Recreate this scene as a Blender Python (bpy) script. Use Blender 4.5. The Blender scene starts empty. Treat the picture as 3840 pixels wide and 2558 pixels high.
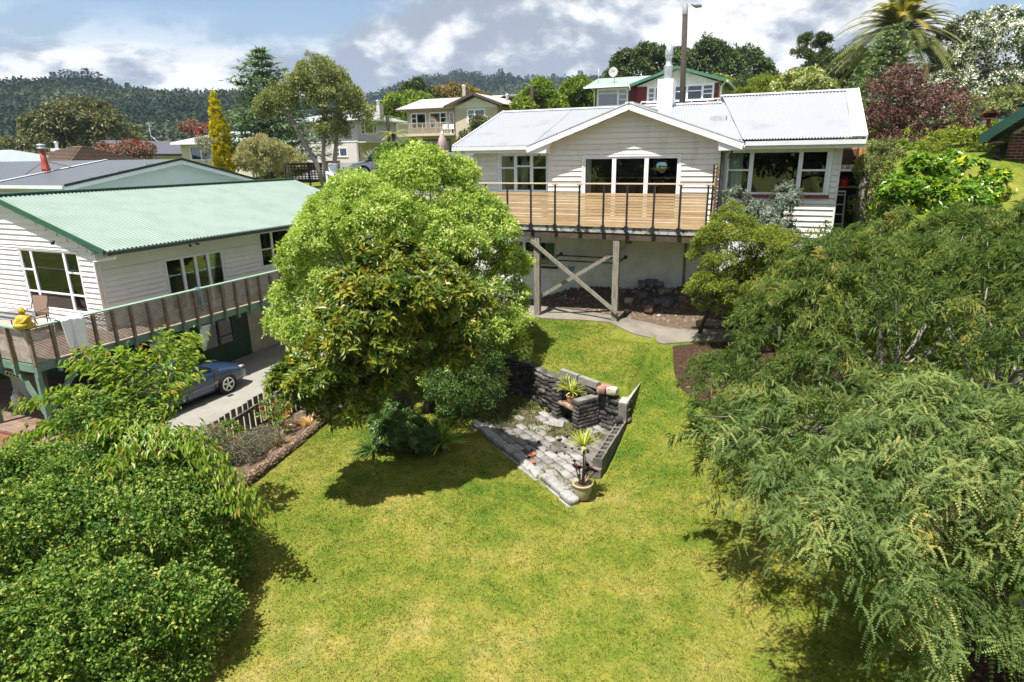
import bpy, math, random
import numpy as np
from mathutils import Matrix, Vector

# ------------------------------------------------------------------ scene, camera, sky, sun
SC = bpy.context.scene
COL = SC.collection
R = math.radians
random.seed(11)
RNG = np.random.default_rng(11)

cam_data = bpy.data.cameras.new("camera")
cam_data.lens = 22.0
cam_data.sensor_width = 36.0
cam_data.clip_start = 0.1
cam_data.clip_end = 6000.0
cam = bpy.data.objects.new("camera", cam_data)
COL.objects.link(cam)
PITCH, ROLL = R(16.5), R(0.8)
_f = Vector((0, math.cos(PITCH), -math.sin(PITCH)))
_r = Vector((1, 0, 0)); _u = Vector((0, math.sin(PITCH), math.cos(PITCH)))
_R = _r * math.cos(ROLL) - _u * math.sin(ROLL)
_U = _u * math.cos(ROLL) + _r * math.sin(ROLL)
cam.matrix_world = Matrix(((_R.x, _U.x, -_f.x, 0), (_R.y, _U.y, -_f.y, 0), (_R.z, _U.z, -_f.z, 6.0), (0, 0, 0, 1)))
SC.camera = cam

SUN_XY = (-0.664, -0.748); SUN_EL = R(69)
world = bpy.data.worlds.new("World"); SC.world = world
world.use_nodes = True
def build_sky():
    nt = world.node_tree; nd = nt.nodes; lk = nt.links
    nd.clear()
    out = nd.new("ShaderNodeOutputWorld"); bg = nd.new("ShaderNodeBackground")
    bg.inputs["Strength"].default_value = 0.055
    sky = nd.new("ShaderNodeTexSky"); sky.sky_type = 'NISHITA'; sky.sun_disc = False
    sky.sun_elevation = SUN_EL; sky.sun_rotation = math.atan2(SUN_XY[0], SUN_XY[1]) % (2 * math.pi)
    sky.air_density = 1.0; sky.dust_density = 0.6
    tc = nd.new("ShaderNodeTexCoord")
    sep = nd.new("ShaderNodeSeparateXYZ"); lk.new(tc.outputs["Generated"], sep.inputs[0])
    def math_(op, a, b=None, clamp=False):
        m = nd.new("ShaderNodeMath"); m.operation = op; m.use_clamp = clamp
        for i, v in enumerate((a, b)):
            if v is None: continue
            if isinstance(v, (int, float)): m.inputs[i].default_value = v
            else: lk.new(v, m.inputs[i])
        return m.outputs[0]
    zc = math_('ADD', math_('MAXIMUM', sep.outputs[2], 0.0), 0.42)   # a flat cloud deck seen in perspective
    px = math_('DIVIDE', sep.outputs[0], zc); py = math_('DIVIDE', sep.outputs[1], zc)
    comb = nd.new("ShaderNodeCombineXYZ"); lk.new(px, comb.inputs[0]); lk.new(py, comb.inputs[1])
    comb.inputs[2].default_value = 3.7
    def noise(scale, detail, rough, dist=0.0, off=(0, 0, 0)):
        mp = nd.new("ShaderNodeMapping"); lk.new(comb.outputs[0], mp.inputs[0]); mp.inputs["Location"].default_value = off
        n = nd.new("ShaderNodeTexNoise"); lk.new(mp.outputs[0], n.inputs["Vector"])
        n.inputs["Scale"].default_value = scale; n.inputs["Detail"].default_value = detail
        n.inputs["Roughness"].default_value = rough; n.inputs["Distortion"].default_value = dist
        return n.outputs["Fac"]
    def ramp(v, stops):
        r = nd.new("ShaderNodeValToRGB"); lk.new(v, r.inputs[0])
        el = r.color_ramp.elements
        while len(el) < len(stops): el.new(0.5)
        for e, (p, c) in zip(el, stops):
            e.position = p; e.color = (c[0], c[1], c[2], 1)
        return r.outputs[0]
    cover = noise(0.9, 9, 0.5, 0.3, SKY_OFF)
    o2 = (SKY_OFF[0] + 7.1, SKY_OFF[1] + 1.3, 0)
    n1 = noise(2.5, 11, 0.58, 0.15, o2); n2 = noise(2.5, 11, 0.58, 0.15, (o2[0] + .05, o2[1] + .07, 0))   # light from the sun's side
    relief = math_('MULTIPLY', math_('SUBTRACT', n1, n2), 1.5)
    big = noise(1.0, 4, 0.5, 0.2, (SKY_OFF[0] + 3.3, SKY_OFF[1] + 9.2, 0))
    shade = math_('ADD', math_('ADD', relief, math_('MULTIPLY', n1, 0.55)), math_('MULTIPLY', big, 0.45))
    cov = ramp(cover, [(0.37, (0, 0, 0)), (0.45, (1, 1, 1))])
    cloud = ramp(shade, [(0.40, (2.9, 3.3, 3.95)), (0.47, (3.9, 4.25, 4.8)), (0.535, (5.6, 5.8, 6.1)), (0.60, (7.3, 7.3, 7.35))])
    mix = nd.new("ShaderNodeMix"); mix.data_type = 'RGBA'
    low = nd.new('ShaderNodeMapRange'); lk.new(sep.outputs[2], low.inputs[0]); low.inputs[1].default_value = .10; low.inputs[2].default_value = .19; low.inputs[3].default_value = 1; low.inputs[4].default_value = 0   # towards the horizon the clouds overlap
    lk.new(math_('MAXIMUM', cov, low.outputs[0]), mix.inputs[0])
    blue = nd.new("ShaderNodeMix"); blue.data_type = 'RGBA'; blue.inputs[0].default_value = 0.0
    lk.new(sky.outputs[0], blue.inputs[6])
    lk.new(blue.outputs[2], mix.inputs[6]); lk.new(cloud, mix.inputs[7])
    lk.new(mix.outputs[2], bg.inputs["Color"]); lk.new(bg.outputs[0], out.inputs["Surface"])
SKY_OFF = (-2.5, 6.2, 0.0)
build_sky()

sun_data = bpy.data.lights.new("sun", 'SUN'); sun_data.energy = 4.0; sun_data.angle = R(0.55)
sun_data.color = (1.0, 0.955, 0.88)
sun = bpy.data.objects.new("sun", sun_data); COL.objects.link(sun)
_sd = Vector((SUN_XY[0] * math.cos(SUN_EL), SUN_XY[1] * math.cos(SUN_EL), math.sin(SUN_EL)))
sun.rotation_euler = _sd.to_track_quat('Z', 'Y').to_euler(); sun.location = (0, 0, 60)

SC.view_settings.view_transform = 'Standard'; SC.view_settings.look = 'None'
SC.view_settings.exposure = 1.42; SC.view_settings.gamma = 1.0
SC.view_settings.use_curve_mapping = False
SC.render.engine = 'CYCLES'
SC.cycles.max_bounces = 8; SC.cycles.transparent_max_bounces = 10; SC.cycles.diffuse_bounces = 5
SC.cycles.glossy_bounces = 3; SC.cycles.transmission_bounces = 3
SC.cycles.use_adaptive_sampling = True; SC.cycles.adaptive_threshold = 0.02
SC.cycles.use_denoising = True
SC.cycles.caustics_reflective = False; SC.cycles.caustics_refractive = False

# ------------------------------------------------------------------ the site grid: s to the right, t to the back
AZ = R(23.5); CA, SA = math.cos(AZ), math.sin(AZ)
def W(s, t, z=0.0):
    return Vector((s * CA + t * SA, -s * SA + t * CA, z))
def ST(x, y):
    return x * CA - y * SA, x * SA + y * CA

# ------------------------------------------------------------------ materials
MATS = {}
def nmat(name, col, rough=0.6, var=0.12, scale=2.0, bump=0.0, bscale=25.0, spec=0.4, metal=0.0, col2=None, patch=0.5,
         stretch=(1, 1, 1), rnd=0.0, detail=5, soft=0.12, coat=0.0):
    """weathered surface: colour noise in world space, a second colour in patches, fine bump, variation per piece"""
    if name in MATS: return MATS[name]
    m = bpy.data.materials.new(name); m.use_nodes = True
    nt = m.node_tree; nd = nt.nodes; lk = nt.links
    b = nd["Principled BSDF"]
    geo = nd.new("ShaderNodeNewGeometry"); mp = nd.new("ShaderNodeMapping"); mp.inputs["Scale"].default_value = stretch
    lk.new(geo.outputs["Position"], mp.inputs[0])
    n = nd.new("ShaderNodeTexNoise"); lk.new(mp.outputs[0], n.inputs["Vector"])
    n.inputs["Scale"].default_value = scale; n.inputs["Detail"].default_value = detail; n.inputs["Roughness"].default_value = 0.6
    r = nd.new("ShaderNodeValToRGB"); lk.new(n.outputs["Fac"], r.inputs[0])
    e = r.color_ramp.elements
    if col2 is None:
        lo = [c * (1 - var) for c in col]; hi = [min(1, c * (1 + var)) for c in col]
        e[0].position, e[1].position = 0.32, 0.68
    else:
        lo, hi = col, col2
        e[0].position, e[1].position = patch - soft, patch + soft
    e[0].color = (*lo, 1); e[1].color = (*hi, 1)
    src = r.outputs[0]
    if rnd > 0:
        oi = nd.new("ShaderNodeObjectInfo"); mr = nd.new("ShaderNodeMapRange"); lk.new(oi.outputs["Random"], mr.inputs[0])
        mr.inputs[3].default_value = 1 - rnd; mr.inputs[4].default_value = 1 + rnd
        mx = nd.new("ShaderNodeMix"); mx.data_type = 'RGBA'; mx.blend_type = 'MULTIPLY'; mx.inputs[0].default_value = 1.0
        cb = nd.new("ShaderNodeCombineColor")
        for i in range(3): lk.new(mr.outputs[0], cb.inputs[i])
        lk.new(src, mx.inputs[6]); lk.new(cb.outputs[0], mx.inputs[7]); src = mx.outputs[2]
    lk.new(src, b.inputs["Base Color"])
    b.inputs["Roughness"].default_value = rough; b.inputs["Specular IOR Level"].default_value = spec
    b.inputs["Metallic"].default_value = metal; b.inputs["Coat Weight"].default_value = coat
    if bump > 0:
        n2 = nd.new("ShaderNodeTexNoise"); lk.new(mp.outputs[0], n2.inputs["Vector"])
        n2.inputs["Scale"].default_value = bscale; n2.inputs["Detail"].default_value = 6
        bp = nd.new("ShaderNodeBump"); bp.inputs["Strength"].default_value = bump; bp.inputs["Distance"].default_value = 0.03
        lk.new(n2.outputs["Fac"], bp.inputs["Height"]); lk.new(bp.outputs[0], b.inputs["Normal"])
    MATS[name] = m
    return m

def leafmat(name, stops, rough=0.45, spec=0.35, trans=0.3, tcol=None):
    """leaf: colour by the leaf's own tint attribute, part of the light passes through"""
    if name in MATS: return MATS[name]
    m = bpy.data.materials.new(name); m.use_nodes = True
    nt = m.node_tree; nd = nt.nodes; lk = nt.links
    b = nd["Principled BSDF"]; out = nd["Material Output"]
    at = nd.new("ShaderNodeAttribute"); at.attribute_name = "tint"
    r = nd.new("ShaderNodeValToRGB"); lk.new(at.outputs["Fac"], r.inputs[0])
    el = r.color_ramp.elements
    while len(el) < len(stops): el.new(0.5)
    for e, (p, c) in zip(el, stops): e.position = p; e.color = (*c, 1)
    lk.new(r.outputs[0], b.inputs["Base Color"])
    b.inputs["Roughness"].default_value = rough; b.inputs["Specular IOR Level"].default_value = spec
    if trans > 0:
        t = nd.new("ShaderNodeBsdfTranslucent")
        mx = nd.new("ShaderNodeMix"); mx.data_type = 'RGBA'; mx.blend_type = 'MULTIPLY'; mx.inputs[0].default_value = 1
        lk.new(r.outputs[0], mx.inputs[6]); mx.inputs[7].default_value = (*(tcol or (1.5, 1.6, 0.7)), 1)
        mx.clamp_result = True
        lk.new(mx.outputs[2], t.inputs["Color"])
        ms = nd.new("ShaderNodeMixShader"); ms.inputs[0].default_value = trans
        lk.new(b.outputs[0], ms.inputs[1]); lk.new(t.outputs[0], ms.inputs[2]); lk.new(ms.outputs[0], out.inputs["Surface"])
    MATS[name] = m
    return m

def glassmat(name="window_glass", tint=(0.82, 0.86, 0.86), refl=0.015):
    if name in MATS: return MATS[name]
    m = bpy.data.materials.new(name); m.use_nodes = True
    nt = m.node_tree; nd = nt.nodes; lk = nt.links; nd.remove(nd["Principled BSDF"]); out = nd["Material Output"]
    tr = nd.new("ShaderNodeBsdfTransparent"); tr.inputs[0].default_value = (*tint, 1)
    gl = nd.new("ShaderNodeBsdfGlossy"); gl.inputs["Roughness"].default_value = 0.015; gl.inputs[0].default_value = (0.9, 0.95, 1, 1)
    fr = nd.new("ShaderNodeFresnel"); fr.inputs[0].default_value = 1.5
    ad = nd.new("ShaderNodeMath"); ad.operation = 'ADD'; lk.new(fr.outputs[0], ad.inputs[0]); ad.inputs[1].default_value = refl
    ms = nd.new("ShaderNodeMixShader"); lk.new(ad.outputs[0], ms.inputs[0]); lk.new(tr.outputs[0], ms.inputs[1]); lk.new(gl.outputs[0], ms.inputs[2])
    lk.new(ms.outputs[0], out.inputs["Surface"]); MATS[name] = m
    return m

# ------------------------------------------------------------------ mesh builder
ORG = {}
class MB:
    def __init__(self): self.v = []; self.f = []; self.sm = []; self.mi = []; self.cur = 0
    def add(self, vs, fs, smooth=False):
        o = len(self.v); self.v.extend([tuple(p) for p in vs])
        for f in fs: self.f.append(tuple(i + o for i in f)); self.sm.append(smooth); self.mi.append(self.cur)
        return self
    def box(self, x0, x1, y0, y1, z0, z1):
        if x1 < x0: x0, x1 = x1, x0
        if y1 < y0: y0, y1 = y1, y0
        if z1 < z0: z0, z1 = z1, z0
        vs = [(x0,y0,z0),(x1,y0,z0),(x1,y1,z0),(x0,y1,z0),(x0,y0,z1),(x1,y0,z1),(x1,y1,z1),(x0,y1,z1)]
        return self.add(vs, [(0,3,2,1),(4,5,6,7),(0,1,5,4),(1,2,6,5),(2,3,7,6),(3,0,4,7)])
    def bar(self, p, q, w, h=None, up=(0, 0, 1), roll=0.0):
        h = h or w; p = Vector(p); q = Vector(q); d = (q - p).normalized(); up = Vector(up)
        if abs(d.dot(up)) > 0.98: up = Vector((0, 1, 0))
        x = d.cross(up).normalized(); y = x.cross(d).normalized()
        if roll:
            m = Matrix.Rotation(roll, 3, d); x = m @ x; y = m @ y
        vs = []
        for c in (p, q):
            for sx, sy in ((-1,-1),(1,-1),(1,1),(-1,1)): vs.append(c + x * (sx * w / 2) + y * (sy * h / 2))
        return self.add(vs, [(0,1,2,3),(7,6,5,4),(0,4,5,1),(1,5,6,2),(2,6,7,3),(3,7,4,0)])
    def tube(self, pts, rad, n=8, smooth=True, cap=True):
        pts = [Vector(p) for p in pts]; m = len(pts)
        if not hasattr(rad, '__len__'): rad = [rad] * m
        vs = []; ref = None
        for i, p in enumerate(pts):
            d = (pts[min(i + 1, m - 1)] - pts[max(i - 1, 0)]).normalized()
            if ref is None:
                ref = Vector((0, 0, 1)) if abs(d.z) < 0.9 else Vector((1, 0, 0))
            x = d.cross(ref).normalized(); y = x.cross(d).normalized(); ref = y
            for k in range(n):
                a = 2 * math.pi * k / n
                vs.append(p + x * (math.cos(a) * rad[i]) + y * (math.sin(a) * rad[i]))
        fs = []
        for i in range(m - 1):
            for k in range(n):
                k2 = (k + 1) % n
                fs.append((i * n + k, i * n + k2, (i + 1) * n + k2, (i + 1) * n + k))
        self.add(vs, fs, smooth)
        if cap:
            o = len(self.v) - len(vs)
            self.f.append(tuple(o + k for k in range(n))[::-1]); self.sm.append(False); self.mi.append(self.cur)
            self.f.append(tuple(o + (m - 1) * n + k for k in range(n))); self.sm.append(False); self.mi.append(self.cur)
        return self
    def lathe(self, c, prof, n=16, smooth=True, axis='z'):
        vs = []
        for r, h in prof:
            for k in range(n):
                a = 2 * math.pi * k / n; x, y = r * math.cos(a), r * math.sin(a)
                if axis == 'z': vs.append((c[0] + x, c[1] + y, c[2] + h))
                elif axis == 'x': vs.append((c[0] + h, c[1] + x, c[2] + y))
                else: vs.append((c[0] + x, c[1] + h, c[2] + y))
        fs = []
        for i in range(len(prof) - 1):
            for k in range(n):
                k2 = (k + 1) % n
                q = (i * n + k, i * n + k2, (i + 1) * n + k2, (i + 1) * n + k)
                fs.append(q if axis != 'y' else q[::-1])
        return self.add(vs, fs, smooth)
    def ext(self, poly, vec):
        """extrude a 3-D polygon along a vector"""
        n = len(poly); vec = Vector(vec)
        vs = [Vector(p) for p in poly] + [Vector(p) + vec for p in poly]
        fs = [tuple(range(n))[::-1], tuple(range(n, 2 * n))]
        for i in range(n): j = (i + 1) % n; fs.append((i, j, n + j, n + i))
        return self.add(vs, fs)
    def mesh(self, name, org=(0, 0, 0), mats=None):
        me = bpy.data.meshes.new(name)
        ox, oy, oz = org
        me.from_pydata([(x - ox, y - oy, z - oz) for x, y, z in self.v], [], self.f)
        me.polygons.foreach_set("use_smooth", self.sm)
        if any(self.mi): me.polygons.foreach_set("material_index", self.mi)
        for m in (mats or []): me.materials.append(m)
        me.update()
        return me
    def build(self, name, mat, parent):
        org = ORG.get(parent.name, (0, 0, 0))
        me = self.mesh(name, org, mat if isinstance(mat, (list, tuple)) else [mat])
        return link(name, me, parent)

def link(name, me, parent=None, loc=None, rot=None, scale=None):
    o = bpy.data.objects.new(name, me); COL.objects.link(o)
    if parent is not None:
        o.parent = parent; ORG[o.name] = ORG.get(parent.name, (0, 0, 0))
    if loc is not None: o.location = loc
    if rot is not None: o.rotation_euler = rot
    if scale is not None: o.scale = scale
    return o

def piece(me, name, parent, loc, rot=(0, 0, 0), scale=(1, 1, 1)):
    """a repeated piece that shares its mesh; loc in the coordinates of the thing"""
    org = ORG.get(parent.name, (0, 0, 0))
    return link(name, me, parent, (loc[0] - org[0], loc[1] - org[1], loc[2] - org[2]), rot, scale)

def tag(o, label, cat=None, group=None, kind=None):
    o["label"] = label
    if cat: o["category"] = cat
    if group: o["group"] = group
    if kind: o["kind"] = kind
    return o

def thing(name, label, cat, org, grid=True, rz=0.0, local=False, group=None, kind=None):
    """an Empty at the base of a thing. grid: its parts are given in site coordinates (s, t, z);
    local: its parts are given in the thing's own coordinates"""
    e = bpy.data.objects.new(name, None); COL.objects.link(e); e.empty_display_size = 0.3
    if grid:
        e.location = W(*org); e.rotation_euler = (0, 0, -AZ + rz)
    else:
        e.location = org; e.rotation_euler = (0, 0, rz)
    ORG[e.name] = (0, 0, 0) if local else tuple(org)
    return tag(e, label, cat, group, kind)

def solo(mb, name, mat, label, cat, org=(0, 0, 0), grid=True, rz=0.0, local=False, group=None, kind=None):
    me = mb.mesh(name, (0, 0, 0) if local else org, mat if isinstance(mat, (list, tuple)) else [mat])
    o = link(name, me)
    if grid: o.location = W(*org); o.rotation_euler = (0, 0, -AZ + rz)
    else: o.location = org; o.rotation_euler = (0, 0, rz)
    return tag(o, label, cat, group, kind)

def raw_mesh(name, verts, faces, tint=None, smooth=False):
    """mesh straight from numpy arrays; faces (n, 3) or (n, 4)"""
    me = bpy.data.meshes.new(name)
    verts = np.asarray(verts, np.float32); faces = np.asarray(faces, np.int32)
    nf, k = faces.shape
    me.vertices.add(len(verts)); me.vertices.foreach_set("co", verts.ravel())
    me.loops.add(nf * k); me.loops.foreach_set("vertex_index", faces.ravel())
    me.polygons.add(nf); me.polygons.foreach_set("loop_start", np.arange(0, nf * k, k, dtype=np.int32))
    me.polygons.foreach_set("use_smooth", np.full(nf, smooth))
    if tint is not None:
        a = me.attributes.new("tint", 'FLOAT', 'POINT'); a.data.foreach_set("value", np.asarray(tint, np.float32))
    me.update(calc_edges=True)
    return me
# ------------------------------------------------------------------ ground
def sstep(a, b, x):
    u = np.clip((x - a) / (b - a), 0, 1); return u * u * (3 - 2 * u)
WALL_S = [-8.6, -7.25, -6.3, -5.6, -5.03, -4.5, -3.4, -2.85]
WALL_T = [14.55, 14.4, 14.2, 13.9, 13.42, 13.2, 12.95, 12.72]
CTRL = np.array([  # s, t, z of the wider terrain
    (-15, 2, -1.5), (-15, 8, -1.46), (-15, 14, -1.46), (-15, 20, -1.46), (-20, 6, -1.5), (-24, 12, -1.5), (-12.2, 22, -1.2), (-14, 26, .4), (-12, 31, 3.2),
    (-14, 38, 4.9), (-25, 38, 4.2), (-20, 30, 4.9), (-22.4, 27.4, 4.4), (-20.8, 27.4, 4.2), (-18.5, 28.2, 3.9), (-24.5, 29, 4.5), (-16, 29, 3.6), (-30, 22, 1.6), (-45, 30, 1.2), (-33, 46, 5.6), (-40, 48, 5.5), (-28, 50, 6.1), (-22, 50, 6.4),
    (-60, 60, 2.0), (-80, 70, 0.0), (-48, 60, 4.0), (-10, 27, 3.3), (-5, 27, 4.2), (0, 27, 5.4), (4, 24, 5.9), (3.2, 19.5, 4.4), (4.5, 15, 2.6), (3.6, 11, .7),
    (3.6, 6, -.2), (-9.5, 20, 1.3), (-4, 20, 2.0), (1, 20, 3.2), (-12, 40, 5.6), (-8, 48, 8.4), (-14, 52, 8.2), (-2, 50, 9), (6.5, 26.8, 6.4), (10, 28, 6.9), (9, 21, 5.2),
    (14, 34, 7.0), (5, 34, 6.5), (9.6, 40.6, 6.3), (7, 38, 6.3), (12, 41, 6.8), (20, 50, 10), (5, 47, 8.5), (0, 62, 11), (-10, 72, 11), (-20, 57, 8), (-40, 68, 8), (12, 6, 0), (14, 14, 2.5), (-40, 4, -2), (-60, 20, -1),
    (-2, -6, -.6), (-14, -8, -1.6), (12, -8, -.5), (-100, 200, 0), (0, 200, 14), (100, 200, 40), (-300, 150, -4), (300, 100, 30), (0, 600, 10), (-400, 500, 0), (400, 600, 30),
    (-200, -200, -8), (200, -200, -4), (0, 1500, 10), (-1500, 0, -5), (1500, 0, 10), (0, -1500, -10)], float)
def terrain(s, t):
    s = np.asarray(s, float); t = np.asarray(t, float)
    d2 = (s[..., None] - CTRL[:, 0]) ** 2 + (t[..., None] - CTRL[:, 1]) ** 2 + 0.3
    w = d2 ** -1.7
    return (w * CTRL[:, 2]).sum(-1) / w.sum(-1)
def ground(s, t):
    s = np.asarray(s, float); t = np.asarray(t, float)
    ramp = np.interp(t, [0, 5, 9.3, 10.4, 11.5, 12.6, 14.3, 16.6, 17.3, 19], [-.42, -.25, -.05, -.03, .06, .25, .76, 1.40, 1.44, 1.6])
    tw = np.interp(s, WALL_S, WALL_T)
    upper = .90 + (t - tw) * np.clip(.52 / np.maximum(16.8 - tw, .5), 0, .3)
    upper = np.minimum(upper, 1.45 + np.maximum(t - 17.4, 0) * .1)
    low = np.interp(t, [0, 5, 9.3, 15], [-.42, -.25, -.04, -.03])
    cut = sstep(tw + .1, tw + .2, t)
    left = low * (1 - cut) + upper * cut
    slope = low + sstep(12.5, 16.8, t) * (1.40 - low)
    wl = sstep(-8.3, -8.9, s)
    left = left * (1 - wl) + slope * wl
    wr = sstep(-2.87, -2.81, s)
    lawn = left * (1 - wr) + ramp * wr
    lawn = lawn - .30 * sstep(-8.6, -11.2, s) * (1 - .6 * sstep(12, 15, t))
    lawn = lawn + .14 * sstep(-.5, 2.5, s)
    lawn = lawn + .025 * np.sin(s * 1.7 + t * .9) * np.cos(t * 1.3 - s * .6) * sstep(-2.4, -1.2, np.where(s > -2.8, s + 1.2, -1.2 - (tw - t) * 0))
    m = sstep(-11.5, -11.38, s) * sstep(3.3, 2.3, s) * sstep(18.6, 17.3, t)
    far = terrain(s, t)
    z = lawn * m + far * (1 - m)
    # the neighbours' drive is cut flat into the slope
    dm = sstep(-11.33, -11.45, s) * sstep(-29, -27, s) * sstep(24.5, 23, t) * sstep(-6, 0, t)
    z = z * (1 - dm) + np.minimum(z, -1.47) * dm
    hm = sstep(-10.2, -9.6, s) * sstep(1.5, 1.0, s) * sstep(18.75, 18.9, t) * sstep(27.5, 27, t)   # under the house
    z = z * (1 - hm) + np.minimum(z, 1.3) * hm
    bm_ = sstep(1.0, 1.12, s) * sstep(2.12, 2.0, s) * sstep(18.9, 19.3, t) * sstep(23.5, 23.3, t)    # storage bay beside the house
    return z * (1 - bm_) + np.minimum(z, 3.3) * bm_

def grass_colour(nt):
    """green and straw patches of a mown summer lawn, in world space"""
    nd = nt.nodes; lk = nt.links
    geo = nd.new("ShaderNodeNewGeometry")
    def noise(scale, detail=4, rough=.6):
        n = nd.new("ShaderNodeTexNoise"); lk.new(geo.outputs["Position"], n.inputs["Vector"])
        n.inputs["Scale"].default_value = scale; n.inputs["Detail"].default_value = detail; n.inputs["Roughness"].default_value = rough
        return n.outputs["Fac"]
    sp = nd.new("ShaderNodeSeparateXYZ"); lk.new(geo.outputs["Position"], sp.inputs[0])
    dry = nd.new("ShaderNodeMapRange"); lk.new(sp.outputs[1], dry.inputs[0])      # the lower lawn is drier
    dry.inputs[1].default_value = 6; dry.inputs[2].default_value = 15; dry.inputs[3].default_value = .045; dry.inputs[4].default_value = -.05
    a = nd.new("ShaderNodeMath"); a.operation = 'ADD'; lk.new(noise(.55, 7, .72), a.inputs[0]); lk.new(dry.outputs[0], a.inputs[1])
    r = nd.new("ShaderNodeValToRGB"); lk.new(a.outputs[0], r.inputs[0])
    el = r.color_ramp.elements; el.new(.5); el.new(.6)
    for e, (p, c) in zip(el, [(.36, (.072, .112, .012)), (.47, (.130, .148, .020)), (.58, (.180, .170, .034)), (.70, (.25, .208, .072))]):
        e.position = p; e.color = (*c, 1)
    r2 = nd.new("ShaderNodeValToRGB"); lk.new(noise(14, 5, .7), r2.inputs[0])
    r2.color_ramp.elements[0].position = .3; r2.color_ramp.elements[0].color = (.68, .74, .62, 1)
    r2.color_ramp.elements[1].position = .7; r2.color_ramp.elements[1].color = (1.2, 1.18, 1.25, 1)
    mx = nd.new("ShaderNodeMix"); mx.data_type = 'RGBA'; mx.blend_type = 'MULTIPLY'; mx.inputs[0].default_value = 1
    lk.new(r.outputs[0], mx.inputs[6]); lk.new(r2.outputs[0], mx.inputs[7])
    r3 = nd.new("ShaderNodeValToRGB"); lk.new(noise(2.6, 6, .7), r3.inputs[0])      # clover and weed patches
    r3.color_ramp.elements[0].position = .36; r3.color_ramp.elements[0].color = (.72, .86, .75, 1)
    r3.color_ramp.elements[1].position = .62; r3.color_ramp.elements[1].color = (1.16, 1.08, 1.1, 1)
    m2 = nd.new("ShaderNodeMix"); m2.data_type = 'RGBA'; m2.blend_type = 'MULTIPLY'; m2.inputs[0].default_value = 1
    lk.new(mx.outputs[2], m2.inputs[6]); lk.new(r3.outputs[0], m2.inputs[7])
    return m2.outputs[2]
def lawn_material():
    m = bpy.data.materials.new("lawn_turf"); m.use_nodes = True
    nt = m.node_tree; b = nt.nodes["Principled BSDF"]
    nt.links.new(grass_colour(nt), b.inputs["Base Color"]); b.inputs["Roughness"].default_value = .85; b.inputs["Specular IOR Level"].default_value = .1
    n = nt.nodes.new("ShaderNodeTexNoise"); n.inputs["Scale"].default_value = 38; n.inputs["Detail"].default_value = 6
    g = nt.nodes.new("ShaderNodeNewGeometry"); nt.links.new(g.outputs["Position"], n.inputs["Vector"])
    bp = nt.nodes.new("ShaderNodeBump"); bp.inputs["Strength"].default_value = .5; bp.inputs["Distance"].default_value = .03
    nt.links.new(n.outputs["Fac"], bp.inputs["Height"]); nt.links.new(bp.outputs[0], b.inputs["Normal"])
    return m
M_LAWN = lawn_material()
def blade_material():
    m = bpy.data.materials.new("grass_blade"); m.use_nodes = True
    nt = m.node_tree; nd = nt.nodes; lk = nt.links; b = nd["Principled BSDF"]; out = nd["Material Output"]
    c = grass_colour(nt)
    at = nd.new("ShaderNodeAttribute"); at.attribute_name = "tint"
    mr = nd.new("ShaderNodeMapRange"); lk.new(at.outputs["Fac"], mr.inputs[0]); mr.inputs[3].default_value = 1.0; mr.inputs[4].default_value = 1.5
    cb = nd.new("ShaderNodeCombineColor")
    for i in range(3): lk.new(mr.outputs[0], cb.inputs[i])
    mx = nd.new("ShaderNodeMix"); mx.data_type = 'RGBA'; mx.blend_type = 'MULTIPLY'; mx.inputs[0].default_value = 1
    lk.new(c, mx.inputs[6]); lk.new(cb.outputs[0], mx.inputs[7]); lk.new(mx.outputs[2], b.inputs["Base Color"])
    b.inputs["Roughness"].default_value = .55; b.inputs["Specular IOR Level"].default_value = .25
    t = nd.new("ShaderNodeBsdfTranslucent"); lk.new(mx.outputs[2], t.inputs[0])
    ms = nd.new("ShaderNodeMixShader"); ms.inputs[0].default_value = .5
    lk.new(b.outputs[0], ms.inputs[1]); lk.new(t.outputs[0], ms.inputs[2]); lk.new(ms.outputs[0], out.inputs["Surface"])
    return m
M_BLADE = blade_material()

def build_ground():
    far = [20, 23, 27, 32, 38, 46, 56, 70, 90, 120, 160, 220, 320, 480, 700, 1000, 1500, 2200]
    s = np.concatenate([-12 - np.array([.6, 1.5, 2.5, 3.5] + [f - 14 for f in far])[::-1], np.arange(-12, 4.01, .125), 4 + np.array([.6, 1.5, 2.5, 4] + [f - 13 for f in far])])
    t = np.concatenate([1 - np.array([1, 3, 6, 10, 20, 50, 150, 500, 1500])[::-1], np.arange(1, 19.01, .125), np.arange(19.7, 30, .8), np.array([31, 33, 36, 39, 43, 47, 52, 58, 65, 75, 90, 120, 160, 220, 320, 480, 700, 1000, 1500, 2200])])
    Sg, Tg = np.meshgrid(s, t)
    Zg = ground(Sg, Tg)
    ns, nt_ = len(s), len(t)
    X = Sg * CA + Tg * SA; Yy = -Sg * SA + Tg * CA
    v = np.stack([X, Yy, Zg], -1).reshape(-1, 3)
    i = np.arange(ns * nt_).reshape(nt_, ns)
    f = np.stack([i[:-1, :-1], i[:-1, 1:], i[1:, 1:], i[1:, :-1]], -1).reshape(-1, 4)
    me = raw_mesh("ground", v, f, smooth=True); me.materials.append(M_LAWN)
    tag(link("ground", me), "sloping mown lawn and the garden ground around the houses", "ground", kind='structure')
build_ground()

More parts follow.
